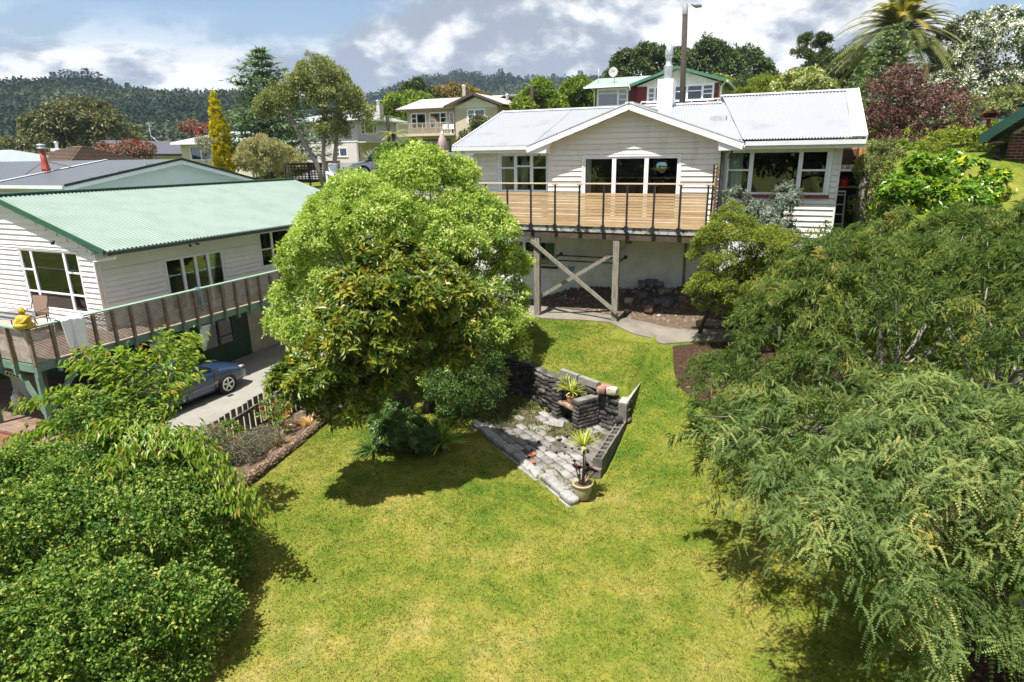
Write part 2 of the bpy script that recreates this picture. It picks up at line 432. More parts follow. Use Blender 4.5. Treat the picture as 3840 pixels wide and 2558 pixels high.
def sheet(name, label, mat, poly, lift=.012, step=.35, cat=None, flat=None, edge=0.0):
    """a sheet lying on the ground inside a polygon given in site coordinates; edge: a side skirt downward"""
    P = np.array(poly, float)
    lo, hi = P.min(0), P.max(0)
    import bmesh
    bm = bmesh.new()
    vs = [bm.verts.new((a, b, 0)) for a, b in poly]
    bm.faces.new(vs)
    for ax, n in ((0, (1, 0, 0)), (1, (0, 1, 0))):
        c = lo[ax] + step
        while c < hi[ax] - .02:
            co = (c, 0, 0) if ax == 0 else (0, c, 0)
            bmesh.ops.bisect_plane(bm, geom=bm.verts[:] + bm.edges[:] + bm.faces[:], plane_co=co, plane_no=n)
            c += step
    if edge:
        be = [e for e in bm.edges if e.is_boundary]
        r = bmesh.ops.extrude_edge_only(bm, edges=be)
        low = [v for v in r['geom'] if isinstance(v, bmesh.types.BMVert)]
    else: low = []
    lowset = set(low)
    co = np.array([v.co[:2] for v in bm.verts])
    z = ground(co[:, 0], co[:, 1]) + lift if flat is None else np.full(len(co), flat)
    for v, zz in zip(bm.verts, z):
        w = W(v.co.x, v.co.y, zz - (edge if v in lowset else 0)); v.co = w
    bmesh.ops.recalc_face_normals(bm, faces=bm.faces[:])
    me = bpy.data.meshes.new(name); bm.to_mesh(me); bm.free(); me.materials.append(mat)
    return tag(link(name, me), label, cat or name, kind='structure')

M_CONC = nmat("exposed_concrete", (.235, .225, .20), .85, .1, 1.2, .25, 90, col2=(.18, .17, .15), patch=.56, soft=.2)
M_PATH = nmat("path_concrete", (.20, .18, .145), .85, .1, 1.5, .2, 60, col2=(.125, .11, .09), patch=.5, soft=.18)  # brownish concrete, darker in random patches
M_BARK = nmat("bark_mulch", (.035, .02, .014), .95, .5, 26, .9, 45, spec=.05, col2=(.095, .058, .042), patch=.56, soft=.12)
M_DIRT = nmat("gravelly_soil", (.10, .07, .05), .95, .4, 9, .7, 40, spec=.1, col2=(.21, .17, .13), patch=.6, soft=.08)
M_ASPH = nmat("asphalt", (.13, .13, .13), .9, .2, 8, .2, 120)
sheet("driveway", "pale exposed concrete driveway beside the green house", M_CONC, [(-20.4, 2), (-11.48, 2), (-11.48, 19), (-11.2, 23), (-18.95, 23), (-18.95, 12.3), (-20.4, 12.3)], .03, flat=-1.40)
sheet("driveway", "pale concrete turning area behind the white rail fence", M_CONC, [(-21.4, 27.9), (-15, 28.6), (-14.4, 36), (-22.5, 35)], .06, .8)
sheet("path", "concrete garden path running along the foot of the white wall", M_PATH, [(-9.5, 17.3), (-7.3, 16.95), (-6.3, 16.72), (-5.2, 16.78), (-4.25, 16.76), (-3.5, 16.2), (-2.6, 15.9), (-1.2, 16.35), (0.3, 17.0), (0.2, 17.6), (-1.3, 17.08), (-2.4, 16.78), (-3.4, 17.1), (-4.4, 17.4), (-6.2, 17.6), (-9.5, 17.8)], .03, .25, edge=.08)
sheet("mulch_bed", "soil and wood mulch strip between the path and white wall", M_DIRT, [(-9.5, 17.83), (-6.2, 17.63), (-4.4, 17.43), (-3.4, 17.13), (-2.4, 16.81), (-1.3, 17.11), (.2, 17.63), (1.0, 17.6), (1.0, 18.84), (-9.5, 18.84)], .025, .25)
sheet("mulch_bed", "dark bark mulch bed at the lawn edge under the weeping tree", M_BARK, [(-2.36, 15.83), (-2.12, 14.75), (-1.9, 14.2), (-1.6, 13.9), (-1.0, 13.3), (0.2, 12.8), (1.4, 12.6), (2.2, 14), (1.6, 16.5), (.3, 16.9), (-1.2, 16.28)], .02, .2)
sheet("mulch_bed", "dry leaf litter bed along the concrete wall in the shade", M_BARK, [(2.8, 4), (3.2, 4), (3.2, 11.5), (2.8, 11.5), (2.55, 10.6), (2.75, 9.9), (2.4, 9.3), (2.65, 8.7), (2.35, 8.1), (2.6, 7.7), (2.35, 7.2), (2.6, 6.8), (2.4, 6.4), (2.7, 5.9), (2.5, 5.3), (2.8, 4.7)], .02, .25)
sheet("mulch_bed", "weedy garden bed between the paling fence and the log", M_DIRT, [(-11.22, 6.5), (-9.35, 6.5), (-9.25, 7.8), (-9.85, 11.2), (-10.3, 13.5), (-11.22, 13.5)], .015, .25)
sheet("road", "grey asphalt street beyond the white rail fence", M_ASPH, [(-34, 37.5), (-6, 40.5), (-6, 45), (-34, 43.5)], .05, 1.2)
sheet("driveway", "grey concrete drive on the bank behind the purple plum tree", M_CONC, [(3.6, 30), (12, 27.6), (12.4, 30.5), (3.6, 33)], .05, .8)

def build_grass():
    n = 330000
    rng = np.random.default_rng(3)
    # dense near the viewer, thinner up the slope
    s = rng.uniform(-10.2, 3.0, n); t = 2.6 + (rng.random(n) ** 1.25) * 14.3
    x = s * CA + t * SA; y = -s * SA + t * CA
    keep = (y > 4.6) & (np.abs(x) < y * .9 + 1)
    tw = np.interp(s, WALL_S, WALL_T)
    inpatio = (s < -2.7) & (s > -6.7) & (t < tw + .35) & (t > 11.97 - (s + 6.23) * .746 - .12) 
    edge_u = (s + 6.23) * .80 - (t - 11.97) * .598; 
    keep &= ~(inpatio & ((s > -5.9) | (t < 12.6)))
    keep &= ~((t > 16.6 + .35 * np.sin(s * .9)) & (s < -4)) & ~((t > 15.75) & (s >= -4))
    keep &= ~((s > -2.3 + (15.8 - t) * .36) & (t > 13.2))
    keep &= ~((s > -.6) & (t > 12.3)) & ~((s > 2.5) & (t < 11.5) & (rng.random(n) < .93))
    keep &= ~(s < -9.2 - (t - 7.8) * .18)
    s, t, x, y = s[keep], t[keep], x[keep], y[keep]; n = len(s)
    z = ground(s, t)
    clump = np.sin(x * 9.1 + np.sin(y * 7.3) * 2) * np.sin(y * 8.7 + np.cos(x * 6.1) * 2)
    h = rng.uniform(.014, .034, n) * (1 + .5 * np.clip(clump, 0, 1)); w = rng.uniform(.0035, .007, n) * (1 + y * .06)
    a = rng.uniform(0, 2 * np.pi, n); l = rng.uniform(.2, 1.1, n); b = rng.uniform(0, 2 * np.pi, n)
    base = np.stack([x, y, z - .004], -1)
    side = np.stack([np.cos(a), np.sin(a), 0 * a], -1) * w[:, None]
    tip = base + np.stack([np.cos(b) * l * h, np.sin(b) * l * h, h], -1)
    v = np.stack([base - side, base + side, tip], 1).reshape(-1, 3)
    f = np.arange(n * 3).reshape(-1, 3)
    tint = np.repeat(np.clip(rng.normal(.5, .22, n), 0, 1), 3)
    me = raw_mesh("grass", v, f, tint); me.materials.append(M_BLADE)
    tag(link("grass", me), "short mown grass blades covering the sloping lawn", "grass", kind='stuff')
build_grass()

# ------------------------------------------------------------------ sunken patio, walls and fireplace
M_PAVER = nmat("pale_paver", (.225, .215, .205), .9, .12, 2.2, .4, 50, col2=(.085, .075, .06), patch=.54, soft=.12, rnd=.25)
M_BLOCK = nmat("weathered_block", (.17, .16, .14), .92, .1, 4, .4, 60, col2=(.085, .08, .07), patch=.53, soft=.14, rnd=.12)
M_CAPB = nmat("pale_edging_block", (.25, .245, .235), .92, .1, 6, .4, 70, col2=(.13, .125, .115), patch=.6, soft=.12, rnd=.14)
M_STONE = nmat("dark_river_stone", (.05, .047, .043), .85, .3, 5, .5, 30, col2=(.12, .112, .10), patch=.58, soft=.1, rnd=.5)
M_MORT = nmat("dark_mortar", (.045, .042, .038), .95, .3, 8, .6, 40)
M_ASH = nmat("ashy_soil", (.085, .07, .052), .95, .3, 3.5, .5, 40, spec=.1, col2=(.035, .03, .026), patch=.56, soft=.08)

def rough_box(seed, amp=.12):
    """a unit stone: a box whose corners and faces are knocked about"""
    r = random.Random(seed); mb = MB()
    g = [-.5, -.38, .38, .5]
    idx = {}; vs = []
    for i in range(4):
        for j in range(4):
            for k in range(4):
                if (i in (1, 2)) and (j in (1, 2)) and (k in (1, 2)): continue
                p = [g[i], g[j], g[k]]
                ext = sum(q in (0, 3) for q in (i, j, k))
                sh = {3: .80, 2: .93, 1: 1.0}[ext]
                idx[i, j, k] = len(vs)
                vs.append(tuple(c * sh + r.uniform(-amp, amp) * .3 for c in p))
    fs = []
    for a in range(3):
        for b in range(3):
            for e, flip in ((0, 0), (3, 1)):
                for q in ([(e, a, b), (e, a, b + 1), (e, a + 1, b + 1), (e, a + 1, b)],):
                    for perm in ((0, 1, 2), (1, 2, 0), (2, 0, 1)):
                        f = []
                        for c in q:
                            w = [0, 0, 0]
                            for m_, src in enumerate(perm): w[src] = c[m_]
                            f.append(idx[tuple(w)])
                        fs.append(tuple(f) if not flip else tuple(f[::-1]))
    mb.add(vs, fs, True)
    return mb
STONES = [rough_box(i).mesh("stone", mats=[M_STONE]) for i in range(7)]
PAVERS = [rough_box(40 + i, .05).mesh("paver", mats=[M_PAVER]) for i in range(4)]
EDGERS = [rough_box(60 + i, .04).mesh("edging_block", mats=[M_CAPB]) for i in range(3)]
def in_poly(p, poly):
    c = False; n = len(poly)
    for i in range(n):
        (x1, y1), (x2, y2) = poly[i], poly[(i + 1) % n]
        if (y1 > p[1]) != (y2 > p[1]) and p[0] < (x2 - x1) * (p[1] - y1) / (y2 - y1) + x1: c = not c
    return c

def build_patio():
    root = thing("patio", "sunken patio of pale pavers with ash and weeds, edged with grey blocks", "patio", (-4.4, 11.6, 0))
    E0 = Vector((-6.23, 11.97)); E1 = Vector((-3.04, 9.59)); u = (E1 - E0).normalized(); v = Vector((-u.y, u.x))
    poly = [(-6.23, 11.97), (-3.0, 9.62), (-2.98, 12.6), (-3.6, 12.95), (-4.5, 13.15), (-5.05, 13.35), (-5.6, 13.85), (-6.3, 14.1), (-6.9, 13.9)]
    bed = MB(); bed.ext([(p[0], p[1], -.14) for p in poly], (0, 0, .145)); bed.build("soil_bed", M_ASH, root)
    rz = math.atan2(u.y, u.x)
    r = random.Random(5); row = 0; vv = .16
    while vv < 3.4:
        uu = -1.6 + (row % 2) * .17
        while uu < 4.4:
            c = E0 + u * (uu + .165) + v * (vv + .1)
            grown = math.hypot(c.x + 5.9, c.y - 12.9) < 1.0 + r.uniform(-.15, .2) or math.hypot(c.x + 4.15, c.y - 12.35) < .42
            gone = grown or r.random() < .05
            if in_poly(c, poly) and not (gone and r.random() < .88):
                piece(r.choice(PAVERS), "paver", root, (c.x, c.y, -.012 + r.uniform(-.006, .010)), (r.uniform(-.025, .025), r.uniform(-.025, .025), rz + r.uniform(-.03, .03)), (.298, .172, .10))
            uu += .338
        vv += .207; row += 1
    d = 0; k = 0; L = (E1 - E0).length
    while d < L - .1:
        c = E0 + u * (d + .165) + v * (.045 + .03 * math.sin(k * 1.7))
        tilt = .12 if k in (6, 7) else 0
        piece(EDGERS[k % 3], "edging_block", root, (c.x, c.y, .02 - tilt * .3), (r.uniform(-.03, .03), tilt, rz + r.uniform(-.04, .04) - tilt), (.36, .21, .14))
        piece(EDGERS[(k + 1) % 3], "edging_block", root, (c.x - v.x * .05, c.y - v.y * .05, -.1), (0, 0, rz), (.37, .19, .15))
        d += .372; k += 1
    # loose leaf-off slab lying before the fireplace, and a red brick fragment
    piece(EDGERS[1], "loose_slab", root, (-4.40, 12.62, .06), (.1, .16, .3), (.34, .30, .05))
    bf = rough_box(90).mesh("brick_fragment", mats=[nmat("broken_brick", (.25, .085, .045), .9, .2, 8, .3)])
    piece(bf, "brick_fragment", root, (-4.35, 10.95, .05), (.1, .05, 1.0), (.2, .1, .06))
    piece(bf, "brick_fragment", root, (-4.22, 10.68, .04), (.2, .1, .3), (.1, .08, .05))
    ch = rough_box(91).mesh("charcoal", mats=[nmat("charcoal", (.012, .012, .013), .9, .2, 8)])
    for i in range(26):
        a = r.uniform(0, 6.28); q = r.uniform(0, 1.0) ** .7
        sz = r.uniform(.02, .07)
        piece(ch, "charcoal", root, (-3.9 + math.cos(a) * q * .75, 11.35 + math.sin(a) * q * .8, .045), (r.random(), r.random(), r.random() * 6), (sz * 1.5, sz, sz * .7))
build_patio()

def build_stone_wall():
    root = thing("retaining_wall", "curved dark stone retaining wall behind the sunken patio", "wall", (-5.5, 13.9, 0))
    pts = [Vector((a, b)) for a, b in zip(WALL_S, WALL_T)]
    # resample the curve
    ds = [0]
    for a, b in zip(pts, pts[1:]): ds.append(ds[-1] + (b - a).length)
    def at(d):
        return Vector((float(np.interp(d, ds, WALL_S)), float(np.interp(d, ds, WALL_T))))
    L = ds[-1]
    core = MB(); n = 40
    top = lambda d: .90 - .16 * max(0, (d - L + .9) / .9)
    vs = []; fs = []
    for i in range(n + 1):
        d = L * i / n; p = at(d); q = (at(min(L, d + .05)) - at(max(0, d - .05))).normalized(); nv = Vector((-q.y, q.x))
        for off, z in ((.05, -.15), (.05, top(d) - .03), (.30, top(d) - .03), (.30, -.15)):
            vs.append((p.x + nv.x * off, p.y + nv.y * off, z))
    for i in range(n):
        for k in range(4):
            a, b = i * 4 + k, i * 4 + (k + 1) % 4
            fs.append((a, b, b + 4, a + 4))
    fs.append((0, 3, 2, 1)); fs.append((n * 4, n * 4 + 1, n * 4 + 2, n * 4 + 3))
    core.add(vs, fs); core.build("mortar_core", M_MORT, root)
    r = random.Random(8); z = -.02; row = 0
    while z < .86:
        h = r.uniform(.085, .15); d = -.05 + r.uniform(0, .1)
        while d < L:
            w = r.uniform(.13, .30); m = d + w / 2
            if z + h < top(min(max(m, 0), L)) + .03:
                p = at(min(max(m, 0), L)); q = (at(min(L, m + .08)) - at(max(0, m - .08))).normalized()
                piece(r.choice(STONES), "stone", root, (p.x + q.y * -.0 - q.y * 0 + (-q.y) * .055, p.y + q.x * .055, z + h / 2), (r.uniform(-.12, .12), r.uniform(-.28, .28), math.atan2(q.y, q.x) + r.uniform(-.1, .1)), (w * r.uniform(.9, 1.1), r.uniform(.09, .18), h * r.uniform(.85, 1.25)))
            d += w
        z += h * .97; row += 1
    d = 0
    while d < L - .5:                                             # flat coping stones
        w = r.uniform(.2, .36); p = at(d + w / 2); q = (at(min(L, d + .2)) - at(max(0, d))).normalized()
        piece(r.choice(STONES), "coping_stone", root, (p.x - q.y * .17, p.y + q.x * .17, top(d) - .01), (r.uniform(-.05, .05), r.uniform(-.06, .06), math.atan2(q.y, q.x)), (w * 1.05, .30, .08))
        d += w
    # three half-round concrete coping lengths standing on the wall
    capm = nmat("pale_coping_concrete", (.21, .20, .175), .9, .15, 5, .4, 60, rnd=.1)
    a, b = Vector((-4.62, 13.55)), Vector((-3.5, 12.95))
    for i in range(2):
        p = a.lerp(b, i * .5 + .02); q = a.lerp(b, i * .5 + .485)
        mb = MB(); mb.bar((p.x, p.y, .99), (q.x, q.y, .99), .13, .15); mb.build("coping_length", capm, root)
    for i, (s, t, sz, c) in enumerate(((-3.33, 12.98, .2, 0), (-3.18, 12.88, .19, 1), (-3.42, 12.85, .16, 0))):
        mm = (nmat("pinkish_boulder", (.27, .15, .11), .85, .25, 6, .3), nmat("cream_boulder", (.42, .37, .29), .85, .2, 6, .3))[c]
        o = solo(rough_box(100 + i, .2), "boulder", mm, ("round pinkish boulder on the stone wall by the coping", "cream boulder on the stone wall nearest the block wall", "small lichen-grey boulder below the pinkish one")[i], "boulder", (s, t, .93), local=True)
        o.scale = (sz * 1.2, sz, sz * .9)
build_stone_wall()

def hollow_block():
    mb = MB(); L, Wd, H = .386, .186, .186; wt = .032
    mb.box(-L/2, L/2, -Wd/2, -Wd/2 + wt, 0, H); mb.box(-L/2, L/2, Wd/2 - wt, Wd/2, 0, H)
    for x in (-L/2, -wt/2, L/2 - wt): mb.box(x + .0005, x + wt - .0005, -Wd/2 + wt, Wd/2 - wt, 0, H - .001)
    return mb.mesh("concrete_block", mats=[M_BLOCK])
def solid_block(L=.386):
    mb = MB(); mb.box(-L/2, L/2, -.093, .093, 0, .186); return mb.mesh("concrete_block", mats=[M_BLOCK])
HOLLOW, SOLID, HALF = hollow_block(), solid_block(), solid_block(.19)
def build_block_wall():
    root = thing("block_wall", "low grey concrete block wall stepping down the right side of the patio", "wall", (-2.85, 12.0, 0))
    r = random.Random(4)
    for c in range(2):
        t = 10.66 + (0 if c % 2 else .1)
        while t < 12.5:
            me = HOLLOW if c == 1 else SOLID
            piece(me, "concrete_block", root, (-2.87 + r.uniform(-.004, .004), t + .193, c * .19 + .004), (0, 0, math.pi / 2 + r.uniform(-.012, .012)))
            t += .39
    piece(HALF, "concrete_block", root, (-2.87, 10.66, .004), (0, 0, math.pi / 2))
    for c in range(4):
        t = 12.62 + (.0 if c % 2 else .19)
        if c % 2 == 0: piece(HALF, "concrete_block", root, (-2.87, 12.715, c * .19 + .004), (0, 0, math.pi / 2))
        while t < 14.5:
            piece(SOLID, "concrete_block", root, (-2.87 + r.uniform(-.004, .004), t + .193, c * .19 + .004), (0, 0, math.pi / 2 + r.uniform(-.01, .01)))
            t += .39
    cap = MB(); cap.box(-2.965, -2.775, 12.62, 14.55, .763, .79); cap.build("mortar_cap", nmat("cap_mortar", (.30, .28, .24), .95, .2, 6, .5), root)
    piece(STONES[2], "loose_stone", root, (-2.9, 12.45, .45), (0, 0, .3), (.16, .14, .12))
build_block_wall()

def build_fireplace():
    root = thing("fireplace", "outdoor stone fireplace with two pillars and a shelf against the wall", "fireplace", (-4.3, 12.8, 0))
    f = Vector((.82, -.57)).normalized(); dp = Vector((.57, .82)).normalized()
    A0 = Vector((-4.64, 13.03)); B0 = Vector((-3.98, 12.58))
    rz = math.atan2(dp.y, dp.x); r = random.Random(2)
    for nm, p, L, H in (("pillar", A0, .40, .72), ("pillar", B0, .56, .72)):
        c = p + dp * (L / 2) + f * .1
        mb = MB(); q0 = p + f * .1
        mb.bar((q0.x, q0.y, H / 2 - .02), ((q0 + dp * L).x, (q0 + dp * L).y, H / 2 - .02), .15, H)
        o = mb.build(nm, M_MORT, root)
        z = 0
        while z < H - .04:
            h = r.uniform(.07, .11)
            for side in (-1, 1):
                d = 0
                while d < L:
                    w = r.uniform(.12, .22); w = min(w, L - d + .02)
                    c = p + dp * (d + w / 2) + f * (.1 + side * .075)
                    piece(r.choice(STONES), "stone", o, (c.x, c.y, z + h / 2), (r.uniform(-.05, .05), 0, rz), (w * 1.05, .07, h * 1.05)); d += w
            c = p + f * .1 + dp * .01
            piece(r.choice(STONES), "stone", o, (c.x, c.y, z + h / 2), (0, 0, rz), (.09, .2, h * 1.05))
            z += h
        c = p + f * .1 + dp * (L / 2)
        cp = MB(); cp.bar((p + f * .1 - dp * .02).to_3d() + Vector((0, 0, H - .005)), (p + f * .1 + dp * L).to_3d() + Vector((0, 0, H - .005)), .21, .04)
        cp.build("cap_slab", M_BLOCK, o)
    sm = nmat("rusty_plate", (.20, .105, .06), .9, .3, 6, .3, col2=(.33, .29, .24), patch=.55)
    mb = MB(); a = A0 + f * .18; b = B0 + f * .03
    mb.bar((a.x + dp.x * .17, a.y + dp.y * .17, .46), (b.x + dp.x * .17, b.y + dp.y * .17, .46), .34, .05); mb.build("shelf", sm, root)
    bk = MB(); mb2 = A0 + f * .1 + dp * .36; e = B0 + f * .05 + dp * .36
    bk.bar((mb2.x, mb2.y, .36), (e.x, e.y, .36), .06, .72); bk.build("fire_back", M_MORT, root)
build_fireplace()

# ------------------------------------------------------------------ fence and ponga log
M_PALE = nmat("grey_paling", (.115, .105, .085), .9, .25, 4, .5, 30, stretch=(6, 6, 1), col2=(.19, .175, .145), patch=.6, soft=.15, rnd=.2)
def build_fence():
    root = thing("paling_fence", "weathered dark timber paling fence beside the concrete driveway", "fence", (-11.3, 10.5, -.4))
    mb = MB(); mb.box(-.011, .011, -.062, .062, 0, 1); pale = mb.mesh("paling", mats=[M_PALE])
    r = random.Random(3); t = 7.0; k = 0
    topz = lambda t: (.37 + .11 * (t - 9)) if t > 9.05 else (.24 + .10 * (t - 9))
    while t < 15.2:
        g = float(ground(-11.3, t)) - .06
        piece(pale, "paling", root, (-11.30, t, g), (r.uniform(-.012, .012), r.uniform(-.012, .012), r.uniform(-.04, .04)), (1, 1, topz(t) - g + r.uniform(-.012, .012)))
        t += .172; k += 1
    for a, b in ((7.0, 9.0), (9.05, 12.2), (12.2, 15.2)):
        for dz in (-.22, -.75):
            m = MB(); m.bar((-11.255, a, topz(a + .01) + dz), (-11.255, b, topz(b - .01) + dz), .045, .09); m.build("rail", M_PALE, root)
    for t in (7.2, 9.05, 11.0, 13.0, 15.0):
        m = MB(); g = float(ground(-11.2, t)); m.box(-11.235, -11.135, t - .05, t + .05, g - .1, topz(t) - .12); m.build("post", M_PALE, root)
build_fence()

def build_log():
    m = nmat("ponga_trunk", (.055, .032, .02), .95, .5, 16, 1.0, 30, col2=(.15, .10, .065), patch=.6)
    a, b = Vector((-9.05, 7.2)), Vector((-9.88, 11.75)); n = 46; pts = []; rad = []
    r = random.Random(6)
    for i in range(n + 1):
        u = i / n; p = a.lerp(b, u); p = p + Vector((.05 * math.sin(u * 5), 0))
        pts.append((p.x, p.y, float(ground(p.x, p.y)) + .075 + .02 * math.sin(u * 9))); rad.append(.115 - .035 * u + r.uniform(-.014, .014))
    mb = MB(); mb.tube(pts, rad, 10)
    org = pts[n // 2]
    root = thing("ponga_log", "dark fibrous tree fern log edging the garden bed by the fence", "log", org)
    mb.build("trunk", m, root)
    st = MB()
    for i in range(420):                                           # frond stubs
        k = r.randrange(2, n); p = Vector(pts[k]); ang = r.uniform(-.6, math.pi + .6)
        d = (Vector(pts[k]) - Vector(pts[k - 1])).normalized(); x = Vector((-d.y, d.x, 0))
        o = x * math.cos(ang) + Vector((0, 0, 1)) * math.sin(ang)
        q = p + o * rad[k] * .9
        st.bar(q, q + o * .022 + d * .05, .018, .012)
    s = st.build("frond_stubs", nmat("frond_stub", (.20, .14, .09), .9, .4, 20), root); s["kind"] = "stuff"
build_log()
# ------------------------------------------------------------------ houses
class Face:
    """a wall plane of the site grid; a runs along it, d stands out of it"""
    def __init__(self, kind, plane): self.k, self.p = kind, plane
    def pt(self, a, d, z):
        if self.k == 'front': return (a, self.p - d, z)
        if self.k == 'back': return (a, self.p + d, z)
        if self.k == 'right': return (self.p + d, a, z)
        return (self.p - d, a, z)
    def box(self, mb, a0, a1, d0, d1, z0, z1):
        x, y = self.pt(a0, d0, z0), self.pt(a1, d1, z1)
        mb.box(x[0], y[0], x[1], y[1], z0, z1)
    def rot(self):      # unit board lies along +x, faces -y
        return {'front': 0, 'right': math.pi / 2, 'left': -math.pi / 2, 'back': math.pi}[self.k]

def wall(parent, name, mat, face, a0, a1, z0, z1, ops=(), th=.14, gable=None):
    mb = MB()
    As = sorted({a0, a1, *[o[0] for o in ops], *[o[1] for o in ops]}); Zs = sorted({z0, z1, *[o[2] for o in ops], *[o[3] for o in ops]})
    As = [a for a in As if a0 <= a <= a1]; Zs = [z for z in Zs if z0 <= z <= z1]
    for i in range(len(As) - 1):
        for j in range(len(Zs) - 1):
            ca, cz = (As[i] + As[i + 1]) / 2, (Zs[j] + Zs[j + 1]) / 2
            if any(o[0] < ca < o[1] and o[2] < cz < o[3] for o in ops): continue
            face.box(mb, As[i], As[i + 1], -th, 0, Zs[j], Zs[j + 1])
    if gable:                                   # (apex_a, apex_z)
        aa, az = gable
        P = [face.pt(a0, 0, z1), face.pt(a1, 0, z1), face.pt(aa, 0, az)]
        q = Vector(face.pt(a0, -th, z1)) - Vector(P[0])
        mb.ext(P, q)
    return mb.build(name, mat, parent)

BOARD_MESH = {}
def board_mesh(mat, prof=(.026, .008)):
    key = (mat.name, prof)
    if key not in BOARD_MESH:
        mb = MB(); lo, hi = prof
        vs = [(0, 0, 0), (1, 0, 0), (1, -lo, 0), (0, -lo, 0), (0, 0, 1), (1, 0, 1), (1, -hi, 1), (0, -hi, 1)]
        mb.add(vs, [(0, 1, 2, 3), (7, 6, 5, 4), (3, 2, 6, 7), (0, 3, 7, 4), (2, 1, 5, 6), (1, 0, 4, 5)])
        BOARD_MESH[key] = mb.mesh("board", mats=[mat])
    return BOARD_MESH[key]
def boards(part, mat, face, a0, a1, z0, z1, pitch, ops=(), lim=None, prof=(.038, .004), margin=.0):
    me = board_mesh(mat, prof); z = z0
    while z < z1 - .02:
        top = min(z + pitch, z1)
        cuts = sorted({z, top, *[o[2] for o in ops if z < o[2] < top], *[o[3] for o in ops if z < o[3] < top]})
        for b, t in zip(cuts, cuts[1:]):
            if t - b < .012: continue
            l, h = (a0, a1) if lim is None else lim((b + t) / 2)
            spans = [(l, h)]
            for o in ops:
                if o[2] < (b + t) / 2 < o[3]:
                    ns = []
                    for x, y in spans:
                        if o[1] <= x or o[0] >= y: ns.append((x, y)); continue
                        if o[0] - x > .02: ns.append((x, o[0]))
                        if y - o[1] > .02: ns.append((o[1], y))
                    spans = ns
            for x, y in spans:
                if y - x < .03: continue
                st = x if face.k in ('front', 'right') else y
                piece(me, "board", part, face.pt(st, .0015, b), (0, 0, face.rot()), (y - x, 1, t - b + .001))
        z += pitch

GLASS = glassmat()
M_CURT = nmat("curtain_cloth", (.78, .78, .75), .9, .1, 4)
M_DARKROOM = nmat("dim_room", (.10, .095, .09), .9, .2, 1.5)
def window(parent, face, a0, a1, z0, z1, cols, mat, fw=.045, facing=.07, sill=None, curtains=(), name="window", label=None, depth=.05, glass=None):
    """cols: [(width share, [heights share of horizontal bars])]; curtains: [(a share 0..1, a share)]"""
    mb = MB(); out = .035
    if facing:
        for (x0, x1, y0, y1) in ((a0 - facing, a0, z0, z1 + facing), (a1, a1 + facing, z0, z1 + facing), (a0, a1, z1, z1 + facing)):
            face.box(mb, x0, x1, 0, out, y0, y1)
    tot = sum(c[0] for c in cols); a = a0; panes = []
    face.box(mb, a0, a1, -depth, .012, z0, z0 + fw); face.box(mb, a0, a1, -depth, .012, z1 - fw, z1)
    for i, (w, bars) in enumerate(cols):
        b = a + (a1 - a0) * w / tot
        face.box(mb, a, a + fw, -depth, .016, z0 + fw, z1 - fw); face.box(mb, b - fw, b, -depth, .016, z0 + fw, z1 - fw)
        zs = [z0 + fw] + [z0 + (z1 - z0) * h for h in bars] + [z1 - fw]
        for h in zs[1:-1]: face.box(mb, a + fw, b - fw, -depth, .010, h - fw * .45, h + fw * .45)
        for p, q in zip(zs, zs[1:]):
            panes.append((a + fw, b - fw, p + (fw * .45 if p != zs[0] else 0), q - (fw * .45 if q != zs[-1] else 0)))
        a = b
    if sill: face.box(mb, a0 - facing - .03, a1 + facing + .03, -.02, .075, z0 - .06, z0 - .002)
    o = mb.build(name, mat, parent)
    if label: o["label"] = label
    for p in panes:
        g = MB(); face.box(g, p[0] - .004, p[1] + .004, -.028, -.022, p[2] - .004, p[3] + .004); g.build("pane", glass or GLASS, o)
    for c in curtains:
        c0, c1 = a0 + (a1 - a0) * c[0], a0 + (a1 - a0) * c[1]; n = max(6, int((c1 - c0) / .035)); g = MB()
        vs = []; m = c[2] if len(c) > 2 else None
        for i in range(n + 1):
            aa = c0 + (c1 - c0) * i / n; d = -.13 + .025 * math.sin(i * 1.9) + .012 * math.sin(i * .7)
            vs += [face.pt(aa, d, z0 + .03), face.pt(aa, d, z1 - .01)]
        g.add(vs, [(2 * i, 2 * i + 2, 2 * i + 3, 2 * i + 1) for i in range(n)], True)
        g.build("curtain", m or M_CURT, o)
    return o

def corrugated(parent, name, mat, e0, e1, r1, r0, pitch=.076, amp=.013, rows=2, seg=6):
    """corrugated sheet: eave e0-e1, ridge r0-r1, ribs running up the slope"""
    e0, e1, r0, r1 = map(Vector, (e0, e1, r0, r1))
    L = max((e1 - e0).length, (r1 - r0).length); n = max(4, int(L / pitch)) * seg
    nrm = (e1 - e0).cross(r0 - e0).normalized()
    if nrm.z < 0: nrm = -nrm
    u = np.linspace(0, 1, n + 1); off = amp * np.sin(u * L / pitch * 2 * np.pi)
    vs = []
    for k in range(rows + 1):
        w = k / rows
        A = np.array(e0.lerp(r0, w)); B = np.array(e1.lerp(r1, w))
        vs.append(A[None] + (B - A)[None] * u[:, None] + np.array(nrm)[None] * off[:, None])
    v = np.concatenate(vs); m = n + 1
    org = np.array(ORG.get(parent.name, (0, 0, 0)))
    f = []
    for k in range(rows):
        i = np.arange(n); f.append(np.stack([k * m + i, k * m + i + 1, (k + 1) * m + i + 1, (k + 1) * m + i], -1))
    me = raw_mesh(name, v - org, np.concatenate(f), smooth=True); me.materials.append(mat)
    return link(name, me, parent)

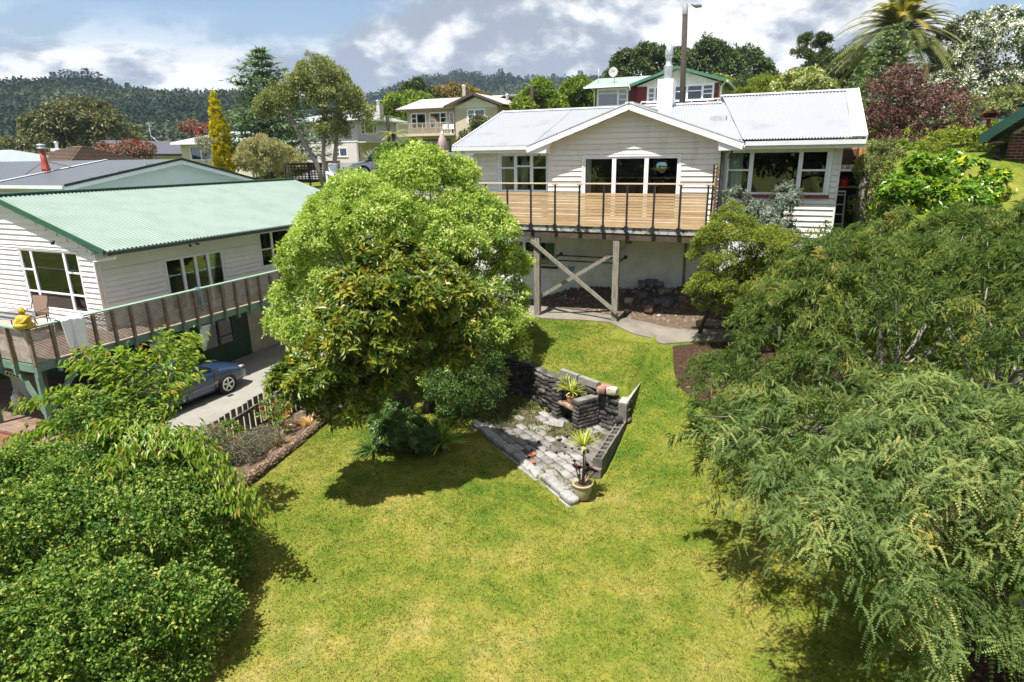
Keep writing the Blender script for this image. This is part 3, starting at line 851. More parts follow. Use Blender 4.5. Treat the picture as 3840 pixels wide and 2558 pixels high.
M_CREAM = nmat("cream_weatherboard", (.68, .665, .62), .55, .04, 2.0, .05, 40, rnd=.04, stretch=(1.6, 1.6, .5), col2=(.55, .53, .47), patch=.64, soft=.13)
M_WHITE = nmat("white_paint", (.74, .76, .79), .5, .04, 3)
M_WROOF = nmat("white_roof_paint", (.265, .28, .305), .55, .05, 1.2, spec=.2, col2=(.215, .23, .255), patch=.66, soft=.1)
M_PLAST = nmat("white_plaster", (.84, .85, .86), .85, .06, 2.2, .35, 70, col2=(.62, .62, .61), patch=.62, soft=.14)
M_TIMB = nmat("new_timber", (.46, .31, .17), .65, .14, 3, .1, 40, stretch=(1, 1, 5), rnd=.14)
M_RAIL = nmat("pale_timber_rail", (.60, .46, .33), .6, .1, 3)
M_BLK = nmat("black_steel", (.018, .02, .024), .45, .1, 5)
M_OLDT = nmat("grey_old_timber", (.27, .245, .21), .9, .25, 5, .4, 30, stretch=(5, 5, .7), col2=(.13, .105, .08), patch=.58)
M_BROWNT = nmat("dark_bearer_timber", (.075, .055, .04), .9, .3, 4, .3)
M_FASC = nmat("stained_concrete_edge", (.40, .39, .37), .9, .2, 6, .3, 50, col2=(.045, .042, .04), patch=.55, soft=.07)
M_REDSILL = nmat("red_sill", (.20, .035, .03), .6, .15, 5)

def main_house():
    D = 18.855; DL = 19.25
    H = thing("house", "cream weatherboard house with white corrugated roof, front gable and timber deck", "house", (-4.4, 21, 1.35))
    F, FL = Face('front', D), Face('front', DL)
    # --- lower plaster wall
    lw = (-8.28, -6.63, 2.56, 3.36)
    wall(H, "base_wall", M_PLAST, Face('front', D + .03), -9.6, -1.83, 1.2, 4.0, [lw], .2)
    wall(H, "base_wall", M_PLAST, Face('front', DL + .03), -1.83, 1.12, 1.2, 3.76, (), .2)
    w = window(H, Face('front', D + .03), *lw, [(1, []), (.85, [.52]), (1.15, [])], M_WHITE, .05, .0, None, [(0, .25), (.74, 1.0)])
    sl = MB(); sl.box(lw[0] - .06, lw[1] + .06, D - .06, D + .05, lw[2] - .06, lw[2] - .003); sl.build("sill", M_BROWNT, w)
    pipe = MB(); pipe.box(-2.65, -2.58, D - .03, D + .028, 1.9, 3.98); pipe.build("batten", M_OLDT, H)
    # --- gable wall with sliding door
    door = (-5.76, -2.93, 4.10, 5.93)
    g = wall(H, "gable_wall", M_CREAM, F, -6.89, -1.83, 4.0, 6.31, [door], gable=(-4.36, 7.22))
    boards(g, M_CREAM, F, -6.89, -1.83, 4.02, 7.19, .152, [(door[0] - .06, door[1] + .06, door[2], door[3] + .06)], lim=lambda z: (-6.89, -1.83) if z < 6.31 else (-6.89 + (z - 6.31) * 2.77, -1.83 - (z - 6.31) * 2.77))
    window(H, F, *door, [(1, []), (1.02, []), (1, [])], M_WHITE, .06, .05, None, [(.0, .07)], name="sliding_door", depth=.08)
    # round mirror hanging inside the glass
    mm = bpy.data.materials.new("mirror"); mm.use_nodes = True; b = mm.node_tree.nodes["Principled BSDF"]
    b.inputs["Metallic"].default_value = 1; b.inputs["Roughness"].default_value = .03; b.inputs["Base Color"].default_value = (.85, .88, .86, 1)
    mr = MB(); mr.lathe((-3.5, D + .2, 5.63), [(0.0, -.02), (.26, -.02), (.27, 0), (.26, .01), (0, .01)], 28, axis='y')
    solo(mr, "round_mirror", mm, "round mirror hanging behind the sliding door glass", "mirror", (-3.5, D + .2, 5.36))
    # --- left wall
    wl = (-8.70, -7.06, 4.88, 6.04)
    l = wall(H, "left_wall", M_CREAM, FL, -9.66, -6.89, 4.0, 6.2, [wl])
    boards(l, M_CREAM, FL, -9.66, -6.89, 4.02, 6.12, .152, [(wl[0] - .1, wl[1] + .1, wl[2] - .02, 6.2)])
    window(H, FL, *wl, [(1, [.64]), (1.02, [.68]), (1, [.64])], nmat("pale_blue_white_paint", (.62, .68, .76), .5, .05, 3), .055, .09, None, [(0.0, .06), (.42, .55, nmat("sheer_curtain", (.4, .42, .42), .9, .1, 4))])
    # --- right wall
    wr = (-1.68, .90, 4.87, 6.04)
    r = wall(H, "right_wall", M_CREAM, FL, -1.83, 1.15, 3.7, 6.2, [wr])
    boards(r, M_CREAM, FL, -1.83, 1.15, 3.72, 6.12, .152, [(wr[0] - .09, wr[1] + .09, wr[2] - .08, 6.2)])
    w2 = window(H, FL, *wr, [(.8, [.56]), (1.55, []), (.85, [.55])], M_WHITE, .055, .08, None, [(0.02, .16, nmat("pale_green_curtain", (.66, .74, .70), .9, .1, 4))])
    rs = MB(); rs.box(wr[0] - .1, wr[1] + .1, DL - .08, DL + .02, wr[2] - .08, wr[2] - .004); rs.build("red_sill", M_REDSILL, w2)
    cb = MB(); cb.box(1.152, 1.20, DL - .03, DL + .1, 3.7, 6.1); cb.build("corner_board", M_CREAM, H)
    # --- shell: side and rear walls, floor
    sh = MB(); sh.box(-9.66, -9.52, DL + .14, 27, 1.3, 6.2); sh.box(1.01, 1.15, DL + .14, 27.2, 3.0, 6.2); sh.box(-9.66, 1.15, 27.2, 27.34, 1.3, 6.2)
    sh.ext([(-9.66, DL + .02, 6.15), (-9.66, 27, 6.15), (-9.66, 22.85, 7.45)], (.1, 0, 0)); sh.ext([(1.05, DL + .02, 6.15), (1.05, 27.2, 6.15), (1.05, 23.4, 7.6)], (.1, 0, 0))
    sh.build("rear_walls", M_CREAM, H)
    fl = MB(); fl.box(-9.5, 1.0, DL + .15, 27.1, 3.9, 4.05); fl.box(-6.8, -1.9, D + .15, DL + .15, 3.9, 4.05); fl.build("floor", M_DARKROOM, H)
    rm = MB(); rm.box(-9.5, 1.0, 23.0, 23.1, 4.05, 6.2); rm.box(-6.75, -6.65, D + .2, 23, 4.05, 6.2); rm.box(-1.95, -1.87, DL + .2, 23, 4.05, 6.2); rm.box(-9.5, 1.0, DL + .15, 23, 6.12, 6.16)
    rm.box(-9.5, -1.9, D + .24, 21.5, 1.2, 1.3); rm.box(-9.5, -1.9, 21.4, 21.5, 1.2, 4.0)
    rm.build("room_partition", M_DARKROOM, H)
    pic = MB(); pic.box(-1.2, -.3, 22.95, 22.99, 4.9, 5.6); pic.box(-1.72, -1.5, 22.95, 22.99, 4.95, 5.6); pic.build("wall_picture", nmat("dark_picture", (.03, .035, .04), .4, .4, 3), H)
    # --- roofs
    sl = .312; ez = 6.29; et = 18.74
    rz = lambda t: ez + (t - et) * sl
    a = corrugated(H, "roof", M_WROOF, (-10.13, et, ez), (-7.4, et, ez), (-7.4, 22.86, rz(22.86)), (-10.13, 22.86, rz(22.86)), .1, .017)
    tm = 18.9
    corrugated(H, "roof", M_WROOF, (-7.4, tm, rz(tm)), (-1.1, tm, rz(tm)), (-2.2, 22.86, rz(22.86)), (-7.4, 22.86, rz(22.86)), .1, .017)
    rc = MB(); rc.bar((-10.15, 22.86, rz(22.86) + .01), (-2.3, 22.86, rz(22.86) + .01), .26, .05); rc.build("ridge_cap", M_WHITE, a)
    bk = MB(); bk.ext([(-10.13, 22.86, rz(22.86)), (-2.3, 22.86, rz(22.86)), (-2.3, 27.6, 6.1), (-10.13, 27.6, 6.1)], (0, 0, -.04)); bk.build("rear_slope", M_WROOF, a)
    b = corrugated(H, "roof", M_WROOF, (-1.28, et, ez + .045), (1.66, et, ez + .045), (1.66, 23.5, rz(23.5) + .045), (-2.38, 23.5, rz(23.5) + .045), .1, .017)
    rc = MB(); rc.bar((-2.4, 23.5, rz(23.5) + .06), (1.68, 23.5, rz(23.5) + .06), .28, .05); rc.build("ridge_cap", M_WHITE, b)
    bk = MB(); bk.ext([(-2.38, 23.5, rz(23.5)), (1.66, 23.5, rz(23.5)), (1.66, 28, 6.1), (-2.38, 28, 6.1)], (0, 0, -.04)); bk.build("rear_slope", M_WROOF, b)
    vg = MB(); vg.bar((1.67, et, ez + .02), (1.67, 23.5, rz(23.5) + .03), .03, .17); vg.bar((-10.14, et, ez - .02), (-10.14, 22.86, rz(22.86) - .02), .03, .16); vg.build("barge_board", M_WHITE, H)
    vf = MB(); vf.bar((1.5, et + .02, ez + .07), (1.5, 23.5, rz(23.5) + .07), .34, .012); vf.build("verge_flashing", nmat("white_flashing", (.34, .36, .39), .4, .05, 3, spec=.4), b)
    sb = MB(); sb.box(-2.42, -1.95, 20.75, 21.3, 6.6, rz(20.9) + .10); sb.build("roof_box", nmat("grey_flashing", (.42, .45, .48), .5, .25, 5), H)
    # gable roof
    gs, gz = -4.36, 7.35; gt = D - .36
    for sgn, se in ((-1, -7.47), (1, -1.24)):
        tb = 22.2
        q = corrugated(H, "gable_roof", M_WROOF, (se, gt, 6.24), (se, 18.75, 6.24), (gs, tb, gz), (gs, gt, gz))
        bb = MB(); bb.bar((se, gt - .01, 6.16), (gs, gt - .01, gz - .07), .035, .17); bb.build("barge_board", M_WHITE, H)
        cf = MB(); cf.bar((se, gt + .03, 6.275), (gs, gt + .03, gz + .035), .14, .03); cf.build("barge_capping", nmat("grey_barge_capping", (.50, .52, .55), .4, .08, 4), q)
        sf = MB(); sf.ext([(se, gt, 6.17), (gs, gt, gz - .09), (gs, D, gz - .09), (se, D, 6.17)], (0, 0, .02)); sf.build("soffit", M_WHITE, H)
        # boxed return under the eave end
        inn = se + sgn * -.62
        bx = MB(); bx.ext([(se, gt + .02, 6.06), (inn, gt + .02, 6.06), (inn - sgn * .02, gt + .02, 6.24), (inn - sgn * .1, gt + .02, 6.36), (se, gt + .02, 6.22)], (0, D - gt - .04 + (.39 if sgn < 0 else .39), 0)); bx.build("eave_return", M_WHITE, H)
    rg = MB(); rg.bar((gs, gt, gz + .03), (gs, 22.2, gz + .03), .22, .04); rg.build("ridge_cap", M_WHITE, H)
    # gutters, fascia, soffits, downpipes
    for s0, s1 in ((-10.13, -7.5), (-1.2, 1.66)):
        gt2 = MB(); gt2.box(s0, s1, et - .11, et - .005, ez - .12, ez - .01); gt2.build("gutter", nmat("gutter_paint", (.60, .62, .65), .45, .06, 3), H)
        fa = MB(); fa.box(s0, s1, et + .0, et + .03, ez - .21, ez - .02); fa.build("fascia", M_WHITE, H)
        so = MB(); so.box(s0, s1, et + .031, DL - .001, ez - .20, ez - .18); so.build("soffit", M_WHITE, H)
    for s0, s1, z1 in ((-9.55, -9.85, 4.6), (-1.72, -1.22, 3.9)):
        dp = MB(); dp.tube([(s1, et - .06, ez - .10), (s1, et - .06, ez - .2), (s0, DL - .06, ez - .32), (s0, DL - .06, z1)], .04, 8); dp.build("downpipe", M_WHITE, H)
    for s, t in ((-7.12, 18.7), (-1.52, 18.72)):
        sp = MB(); sp.tube([(s, t, 6.06), (s - .02, t - .03, 5.98)], .02, 6); sp.lathe((s - .04, t - .06, 5.86), [(0, .1), (.035, .1), (.06, 0), (.055, -.01), (0, -.01)], 10); sp.build("spotlight", M_BLK, H)
    # chimney
    ch = MB(); ch.box(-4.36, -3.85, 22.45, 23.0, 6.9, 8.36); ch.box(-4.37, -3.84, 22.44, 23.01, 7.30, 7.40); co = ch.build("chimney", M_PLAST, H)
    co.data.materials.clear(); co.data.materials.append(nmat("white_painted_masonry", (.74, .75, .76), .7, .06, 5, .5, 30))
    fm = nmat("galvanised_steel", (.50, .55, .57), .38, .12, 6, metal=.7)
    fu = MB(); fu.lathe((-4.08, 22.72, 8.36), [(.14, 0), (.14, .36), (.17, .38), (.13, .44), (.10, .45), (.10, .66), (.135, .68), (.135, .78), (.13, .88), (.09, 1.06), (.07, 1.06), (0, 1.05)], 16); fu.build("flue", fm, co)
    # --- deck
    dt = D - 2.0; dz = 4.06
    dk = MB(); dk.box(-8.05, -1.86, dt, D - .02, dz - .06, dz); deck = dk.build("deck", nmat("deck_boards", (.30, .21, .13), .8, .2, 4), H)
    fs = MB(); fs.box(-8.06, -1.84, dt - .05, dt - .001, 3.99 - .04, 4.10); fs.build("deck_edge", M_FASC, deck)
    bm_ = MB(); bm_.box(-8.0, -1.9, dt - .03, dt + .06, 3.76, 3.945); bm_.build("bearer", M_BROWNT, deck)
    jm = MB()
    for i in range(15): jm.box(-7.95 + i * .43, -7.905 + i * .43, dt + .061, D - .03, 3.80, dz - .062)
    jo = jm.build("joists", M_BROWNT, deck); jo["kind"] = "stuff"
    rl = MB(); rl.box(-8.3, -1.72, dt - .11, dt - .01, 5.235, 5.265); rl.build("hand_rail", M_RAIL, deck)
    posts = [-8.07, -7.37, -6.65, -5.93, -5.23, -4.55, -3.91, -3.20, -2.53, -1.86]
    pm = MB(); pm.box(-.022, .022, -.022, .022, 0, 1.25); pm.box(-.055, .055, -.03, -.022, 0, .17); pm.box(-.075, .075, -.03, .03, 1.235, 1.25)
    pme = pm.mesh("steel_post", mats=[M_BLK])
    for p in posts: piece(pme, "steel_post", deck, (p, dt - .085, 3.975))
    smb = MB(); smb.box(0, 1, -.012, .012, 0, .064); sme = smb.mesh("slat", mats=[M_TIMB]); tmb = MB(); tmb.box(0, 1, -.02, .02, 0, .062); tme = tmb.mesh("slat", mats=[M_TIMB])
    for i in range(len(posts) - 1):
        for k in range(12):
            piece(sme if k < 11 else tme, "slat", deck, (posts[i] + .026, dt - .075, 4.13 + k * .0735), (0, 0, 0), (posts[i + 1] - posts[i] - .052, 1, 1))
    # left end rail of the side deck
    sr = MB(); sr.box(-10.3, -9.75, 19.45, 19.5, 5.50, 5.58); sr.box(-10.3, -9.75, 19.45, 19.5, 5.12, 5.2); sr.box(-9.92, -9.87, 19.5, 19.55, 4.5, 5.5); sr.box(-10.6, -9.7, 19.3, 21, 4.4, 4.5)
    sr.build("side_rail", M_TIMB, H)
    # privacy screen at the right end
    ps = MB()
    for t in (dt + .1, dt + .75): ps.box(-1.80, -1.75, t, t + .05, 4.06, 5.72)
    ps.build("screen_post", M_BLK, deck)
    for k in range(17):
        q = MB(); q.box(-1.745, -1.72, dt + .02, dt + .95, 4.12 + k * .0945, 4.185 + k * .0945); q.build("screen_slat", M_TIMB, deck)
    # posts and bracing
    for s, zb in ((-6.51, 1.2), (-4.18, 1.3)):
        q = MB(); q.box(s - .085, s + .085, dt - .02, dt + .13, zb, 3.758); q.build("deck_post", M_OLDT, deck)
    for p, q_, off in (((-6.68, 3.66), (-4.08, 1.72), -.055), ((-6.43, 2.0), (-3.98, 3.56), .16)):
        q = MB(); q.bar((p[0], dt + off, p[1]), (q_[0], dt + off, q_[1]), .045, .10, up=(0, 0, 1)); q.build("brace", M_OLDT, deck)
    # lamp and clothes line fixed to the lower wall
    lm = MB(); lm.box(-4.38, -4.20, D - .12, D - .02, 3.40, 3.55); lm.box(-4.31, -4.27, D - .08, D + .02, 3.55, 3.62); lm.build("flood_light", nmat("lamp_frame", (.2, .2, .19), .4), H)
    cl = MB()
    for s in (-6.45, -4.38):
        cl.lathe((s, D - .0, 2.98), [(0, -.05), (.055, -.05), (.055, .03), (0, .03)], 12, axis='y')
        cl.bar((s, D - .05, 2.98), (s - .12 if s < -5 else s - .12, D - .5, 2.86), .035, .03)
    for t, z in ((D - .5, 2.86), (D - .12, 2.955)): cl.bar((-6.58, t, z), (-4.48, t, z), .035, .035)
    cl.build("clothes_line", nmat("dark_green_metal", (.05, .055, .05), .5), H)
    return H
MAIN = main_house()
bk = MB(); bk.lathe((0, 0, 0), [(0, 0), (.075, 0), (.085, .02), (.10, .13), (.105, .13), (.095, .125), (.08, .02), (0, .02)], 14); bk.tube([(-.1, 0, .13), (-.07, 0, .24), (0, 0, .28), (.07, 0, .24), (.1, 0, .13)], .006, 5)
solo(bk, "peg_basket", nmat("turquoise_plastic", (.16, .42, .46), .5), "turquoise peg basket hanging under the clothes line", "basket", (-5.95, 18.40, 2.53), local=True)

# ------------------------------------------------------------------ the green-roofed neighbour
M_LWHITE = nmat("grey_white_weatherboard", (.68, .68, .68), .6, .04, 1.5, rnd=.03)
M_GROOF = nmat("green_roof_steel", (.16, .215, .187), .5, .06, 1.1, spec=.4, col2=(.12, .175, .15), patch=.6, soft=.16)
M_DGREEN = nmat("dark_green_trim", (.02, .085, .05), .5, .1, 4)
M_LGREEN = nmat("faded_green_paint", (.12, .20, .145), .7, .15, 5)
M_FOREST = nmat("forest_green_cladding", (.018, .045, .026), .8, .3, 4, .2, 30, stretch=(4, 4, .6))
M_GREYSL = nmat("grey_weathered_slats", (.24, .205, .17), .9, .2, 5, .2, 40, col2=(.38, .35, .31), patch=.55)
M_OLDPOST = nmat("old_post_timber", (.17, .13, .09), .9, .25, 5, .3)
def green_house():
    S, T = -19.0, 12.3
    H = thing("house", "white neighbouring house with green corrugated roof and long slatted balcony", "house", (-21, 16, -1.4))
    FR, FF = Face('right', S), Face('front', T)
    # long wall
    dr = (14.55, 16.93, .99, 2.80); wn = (18.82, 20.8, 1.86, 3.22)
    w = wall(H, "long_wall", M_LWHITE, FR, T, 25.3, .93, 3.36, [dr, wn])
    boards(w, M_LWHITE, FR, T, 25.3, .95, 3.3, .168, [(dr[0] - .05, dr[1] + .05, .9, dr[3] + .05), (wn[0] - .05, wn[1] + .05, wn[2] - .05, wn[3] + .05)], prof=(.046, .004))
    window(H, FR, *dr, [(.95, []), (.75, []), (.75, []), (.9, [])], M_WHITE, .055, .03, None, [(.74, .97)], name="french_door")
    window(H, FR, *wn, [(.8, [.5]), (1.6, [])], M_WHITE, .05, .03, None, [(.05, .42), (.5, .97)])
    # gable wall
    gw = (-22.7, -19.82, 1.40, 3.33)
    g = wall(H, "gable_wall", M_LWHITE, FF, -27.4, S, .93, 3.36, [gw], gable=(-23.2, 4.9))
    boards(g, M_LWHITE, FF, -27.4, S, .95, 4.8, .168, [(gw[0] - .05, gw[1] + .05, gw[2] - .05, gw[3] + .05)], lim=lambda z: (-27.4, S) if z < 3.3 else (-27.4 + (z - 3.3) * 2.7, S - (z - 3.3) * 2.7), prof=(.046, .004))
    window(H, FF, *gw, [(.62, [.29, .66]), (1.75, [.29]), (.72, [.29, .66])], M_WHITE, .055, .03, None, [(.02, .16), (.22, .76, nmat("roller_blind", (.36, .42, .38), .8))][:1])
    bl = MB(); bl.box(-22.05, -20.55, T + .1, T + .11, 2.85, 3.3); bl.box(-20.5, -19.9, T + .1, T + .11, 2.9, 3.3); bl.build("roller_blind", nmat("roller_blind", (.36, .42, .38), .8), H)
    co = MB(); co.box(S + .0, S + .05, T - .05, T + .06, .93, 3.3); co.build("corner_board", M_LWHITE, H)
    # lower storey
    lw = (15.46, 17.0, -.74, .28); ld = (11.9, 12.0, 0, 0)
    lo = wall(H, "lower_wall", M_FOREST, Face('right', S - .03), T + .1, 17.75, -1.42, .93, [lw, (13.45, 14.3, -1.3, .3)], .2)
    window(H, Face('right', S - .03), *lw, [(1.1, []), (.9, [.35])], nmat("brown_window_frame", (.05, .03, .03), .6), .045, .0, None, [(.02, .98, nmat("net_curtain", (.75, .73, .70), .9, .15, 8, stretch=(3, 3, .5)))])
    window(H, Face('right', S - .03), 13.45, 14.3, -1.3, .3, [(1, [])], nmat("brown_window_frame", (.05, .03, .03), .6), .05, .0, None, [(.1, .9, nmat("net_curtain", (.75, .73, .70), .9))], name="glass_door")
    lf = wall(H, "lower_wall", M_FOREST, Face('front', T + .1), -27.4, S - .03, -1.1, .93, [(-21.1, -19.9, -.35, .5)], .2)
    window(H, Face('front', T + .1), -21.1, -19.9, -.35, .5, [(1, []), (1, [])], M_WHITE, .05, .05, None, ())
    cc = MB(); cc.box(S - .3, S - .02, 17.76, 25.3, -1.5, .93); cc.box(-27.4, S - .0, T + .06, T + .3, -1.6, -1.1); cc.build("concrete_footing", nmat("bare_concrete", (.30, .28, .25), .9, .2, 2, .4, 30), H)
    sh = MB(); sh.box(-27.4, S - .2, 25.15, 25.3, -1.4, 3.36); sh.box(-27.4, -27.26, T + .2, 25.2, -1.4, 3.36); sh.ext([(-27.3, 25.25, 3.3), (S, 25.25, 3.3), (-23.2, 25.25, 4.85)], (0, .05, 0)); sh.build("rear_walls", M_LWHITE, H)
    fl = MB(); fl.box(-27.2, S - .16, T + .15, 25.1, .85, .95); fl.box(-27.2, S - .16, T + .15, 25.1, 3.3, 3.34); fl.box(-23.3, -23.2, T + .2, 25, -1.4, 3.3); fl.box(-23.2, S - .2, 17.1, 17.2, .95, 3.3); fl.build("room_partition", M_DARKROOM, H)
    # recliner seen through the gable window
    rc = MB(); rc.bar((-21.5, 12.9, 1.75), (-21.0, 13.0, 1.25), .5, .07); rc.bar((-21.0, 13.0, 1.25), (-20.3, 13.0, 1.2), .5, .07); rc.build("armchair", nmat("pale_chair", (.5, .5, .45), .8), H)
    # roof
    es, ez, rs, rzz, t0, t1 = -18.22, 3.47, -23.2, 5.0, 12.08, 25.7
    a = corrugated(H, "roof", M_GROOF, (es, t0, ez), (es, t1, ez), (rs, t1, rzz), (rs, t0, rzz), .14, .02)
    bk_ = MB(); bk_.ext([(rs, t0, rzz), (rs, t1, rzz), (-28.2, t1, 3.47), (-28.2, t0, 3.47)], (0, 0, -.03)); bk_.build("rear_slope", M_GROOF, a)
    rc = MB(); rc.bar((rs, t0 - .02, rzz + .03), (rs, t1, rzz + .03), .3, .05); rc.build("ridge_cap", M_DGREEN, a)
    bb = MB(); bb.bar((es, t0 - .02, ez - .03), (rs, t0 - .02, rzz - .01), .04, .17); bb.bar((-28.2, t0 - .02, ez - .03), (rs, t0 - .02, rzz - .01), .04, .17); bb.build("barge_board", M_DGREEN, H)
    sf = MB(); sf.ext([(es + .05, t0 + .01, ez - .14), (rs, t0 + .01, rzz - .13), (rs, T, rzz - .13), (es + .05, T, ez - .14)], (0, 0, .02)); sf.box(es + .06, S + .03, T, t1 - .3, ez - .15, ez - .13); sf.build("soffit", nmat("mint_soffit", (.55, .66, .58), .7), H)
    gu = MB(); gu.box(es + .0, es + .11, t0, t1, ez - .13, ez - .02); gu.build("gutter", nmat("dark_gutter", (.035, .05, .045), .5), H)
    dp = MB(); dp.tube([(es + .06, t0 + .25, ez - .13), (es + .06, t0 + .25, ez - .22), (S + .06, t0 + .12, ez - .36), (S + .06, t0 + .14, .97)], .045, 8); dp.build("downpipe", M_LWHITE, H)
    sp = MB(); sp.tube([(-20.35, 12.0, 3.72), (-20.35, 11.95, 3.6)], .05, 8); sp.tube([(S + .1, 15.55, 3.22), (S + .2, 15.5, 3.15)], .04, 8); sp.tube([(S + .1, 15.8, 3.22), (S + .2, 15.85, 3.17)], .04, 8); sp.build("spotlight", M_BLK, H)
    # balcony
    ds, dtf = -17.6, 9.25
    dk = MB(); dk.box(S, ds - .02, dtf + .02, 20.4, .86, .95); dk.box(-28, S, dtf + .02, T - .02, .86, .95)
    deck = dk.build("balcony", nmat("worn_deck", (.34, .24, .19), .85, .2, 4), H)
    fa = MB(); fa.box(ds - .02, ds + .03, dtf - .03, 20.4, .72, .94); fa.box(-28, ds + .03, dtf - .03, dtf + .02, .72, .94); fa.build("balcony_fascia", M_LGREEN, deck)
    ra = MB(); ra.box(ds - .08, ds + .1, dtf - .1, 20.4, 1.90, 1.94); ra.box(-28, ds + .1, dtf - .1, dtf + .08, 1.90, 1.94); ra.build("balcony_rail", nmat("mint_rail", (.20, .30, .235), .6, .1, 5), deck)
    ts = [9.25 + .56 * i for i in range(20)]
    pm = MB(); pm.box(-.045, .045, -.035, .035, 0, 1.0); pme = pm.mesh("baluster_post", mats=[M_OLDPOST])
    pf = MB(); pf.box(-.05, .05, -.038, .038, -.15, .12); pfe = pf.mesh("post_foot", mats=[M_LGREEN])
    for i, t in enumerate(ts):
        po = piece(pme, "baluster_post", deck, (ds + .075, t, .9)); piece(pfe, "post_foot", deck, (ds + .08, t, .76))
    for s in (-18.3, -19.0, -19.7, -20.4, -21.1):
        piece(pme, "baluster_post", deck, (s, dtf - .075, .9), (0, 0, math.pi / 2)); piece(pfe, "post_foot", deck, (s, dtf - .08, .76), (0, 0, math.pi / 2))
    for i, t in enumerate(ts[:-1]):                     # one panel of thin slats in each bay
        m = MB()
        for k in range(22): m.box(ds + .0, ds + .018, t - .0 + .001, t + .559, .985 + k * .0405, 1.013 + k * .0405)
        o = m.build("slat_panel", M_GREYSL, deck); o["kind"] = "stuff"
    for i in range(6):
        m = MB(); s = -17.62 - .7 * i
        for k in range(22): m.box(s - .699, s - .001, dtf - .018, dtf, .985 + k * .0405, 1.013 + k * .0405)
        o = m.build("slat_panel", M_GREYSL, deck); o["kind"] = "stuff"
    for s, t in ((ds - .03, dtf + .05), (-19.95, dtf + .05), (ds - .03, 13.2)):
        m = MB(); m.box(s - .06, s + .06, t - .06, t + .06, -1.25, .72); m.build("balcony_post", M_LGREEN, deck)
    m = MB(); m.bar((ds - .03, dtf + .12, -.45), (ds - .03, dtf + 1.2, .7), .09, .12); m.bar((ds - .09, dtf + .05, -.45), (ds - .9, dtf + .05, .72), .09, .12); m.build("brace", M_LGREEN, deck)
    for t in (11.2, 12.6, 13.9): 
        m = MB(); m.box(S, ds - .03, t, t + .09, .56, .72); m.build("bearer", M_LGREEN, deck)
    return H
green_house()
# lower timber deck of the neighbour
def lower_deck():
    root = thing("timber_deck", "low reddish timber deck below the green balcony, with a step", "deck", (-20, 9.5, -1.4))
    m1 = nmat("red_deck_timber", (.17, .072, .042), .75, .2, 4, .2, 40, rnd=.2); m2 = nmat("grey_deck_timber", (.16, .105, .078), .8, .25, 4, .2, 40, rnd=.2)
    pl = MB(); pl.box(0, 1, 0, .135, -.03, 0); me1 = pl.mesh("plank", mats=[m1])
    pl = MB(); pl.box(0, 1, 0, .135, -.03, 0); me2 = pl.mesh("plank", mats=[m2])
    t = 9.0; k = 0
    while t < 12.3: piece(me2, "plank", root, (-24, t, -1.10), (0, 0, 0), (6.6, 1, 1)); t += .142
    for i in range(6): piece(me1, "plank", root, (-24, 8.15 + i * .142, -1.20), (0, 0, 0), (6.4, 1, 1))
    for i in range(5): piece(me1, "plank", root, (-24, 7.42 + i * .142, -1.30), (0, 0, 0), (6.2, 1, 1))
    f = MB(); f.box(-24, -17.42, 8.98, 12.3, -1.38, -1.135); f.box(-24, -17.62, 8.13, 8.97, -1.38, -1.235); f.box(-24, -17.8, 7.40, 8.12, -1.38, -1.335); f.build("deck_frame", m1, root)
lower_deck()
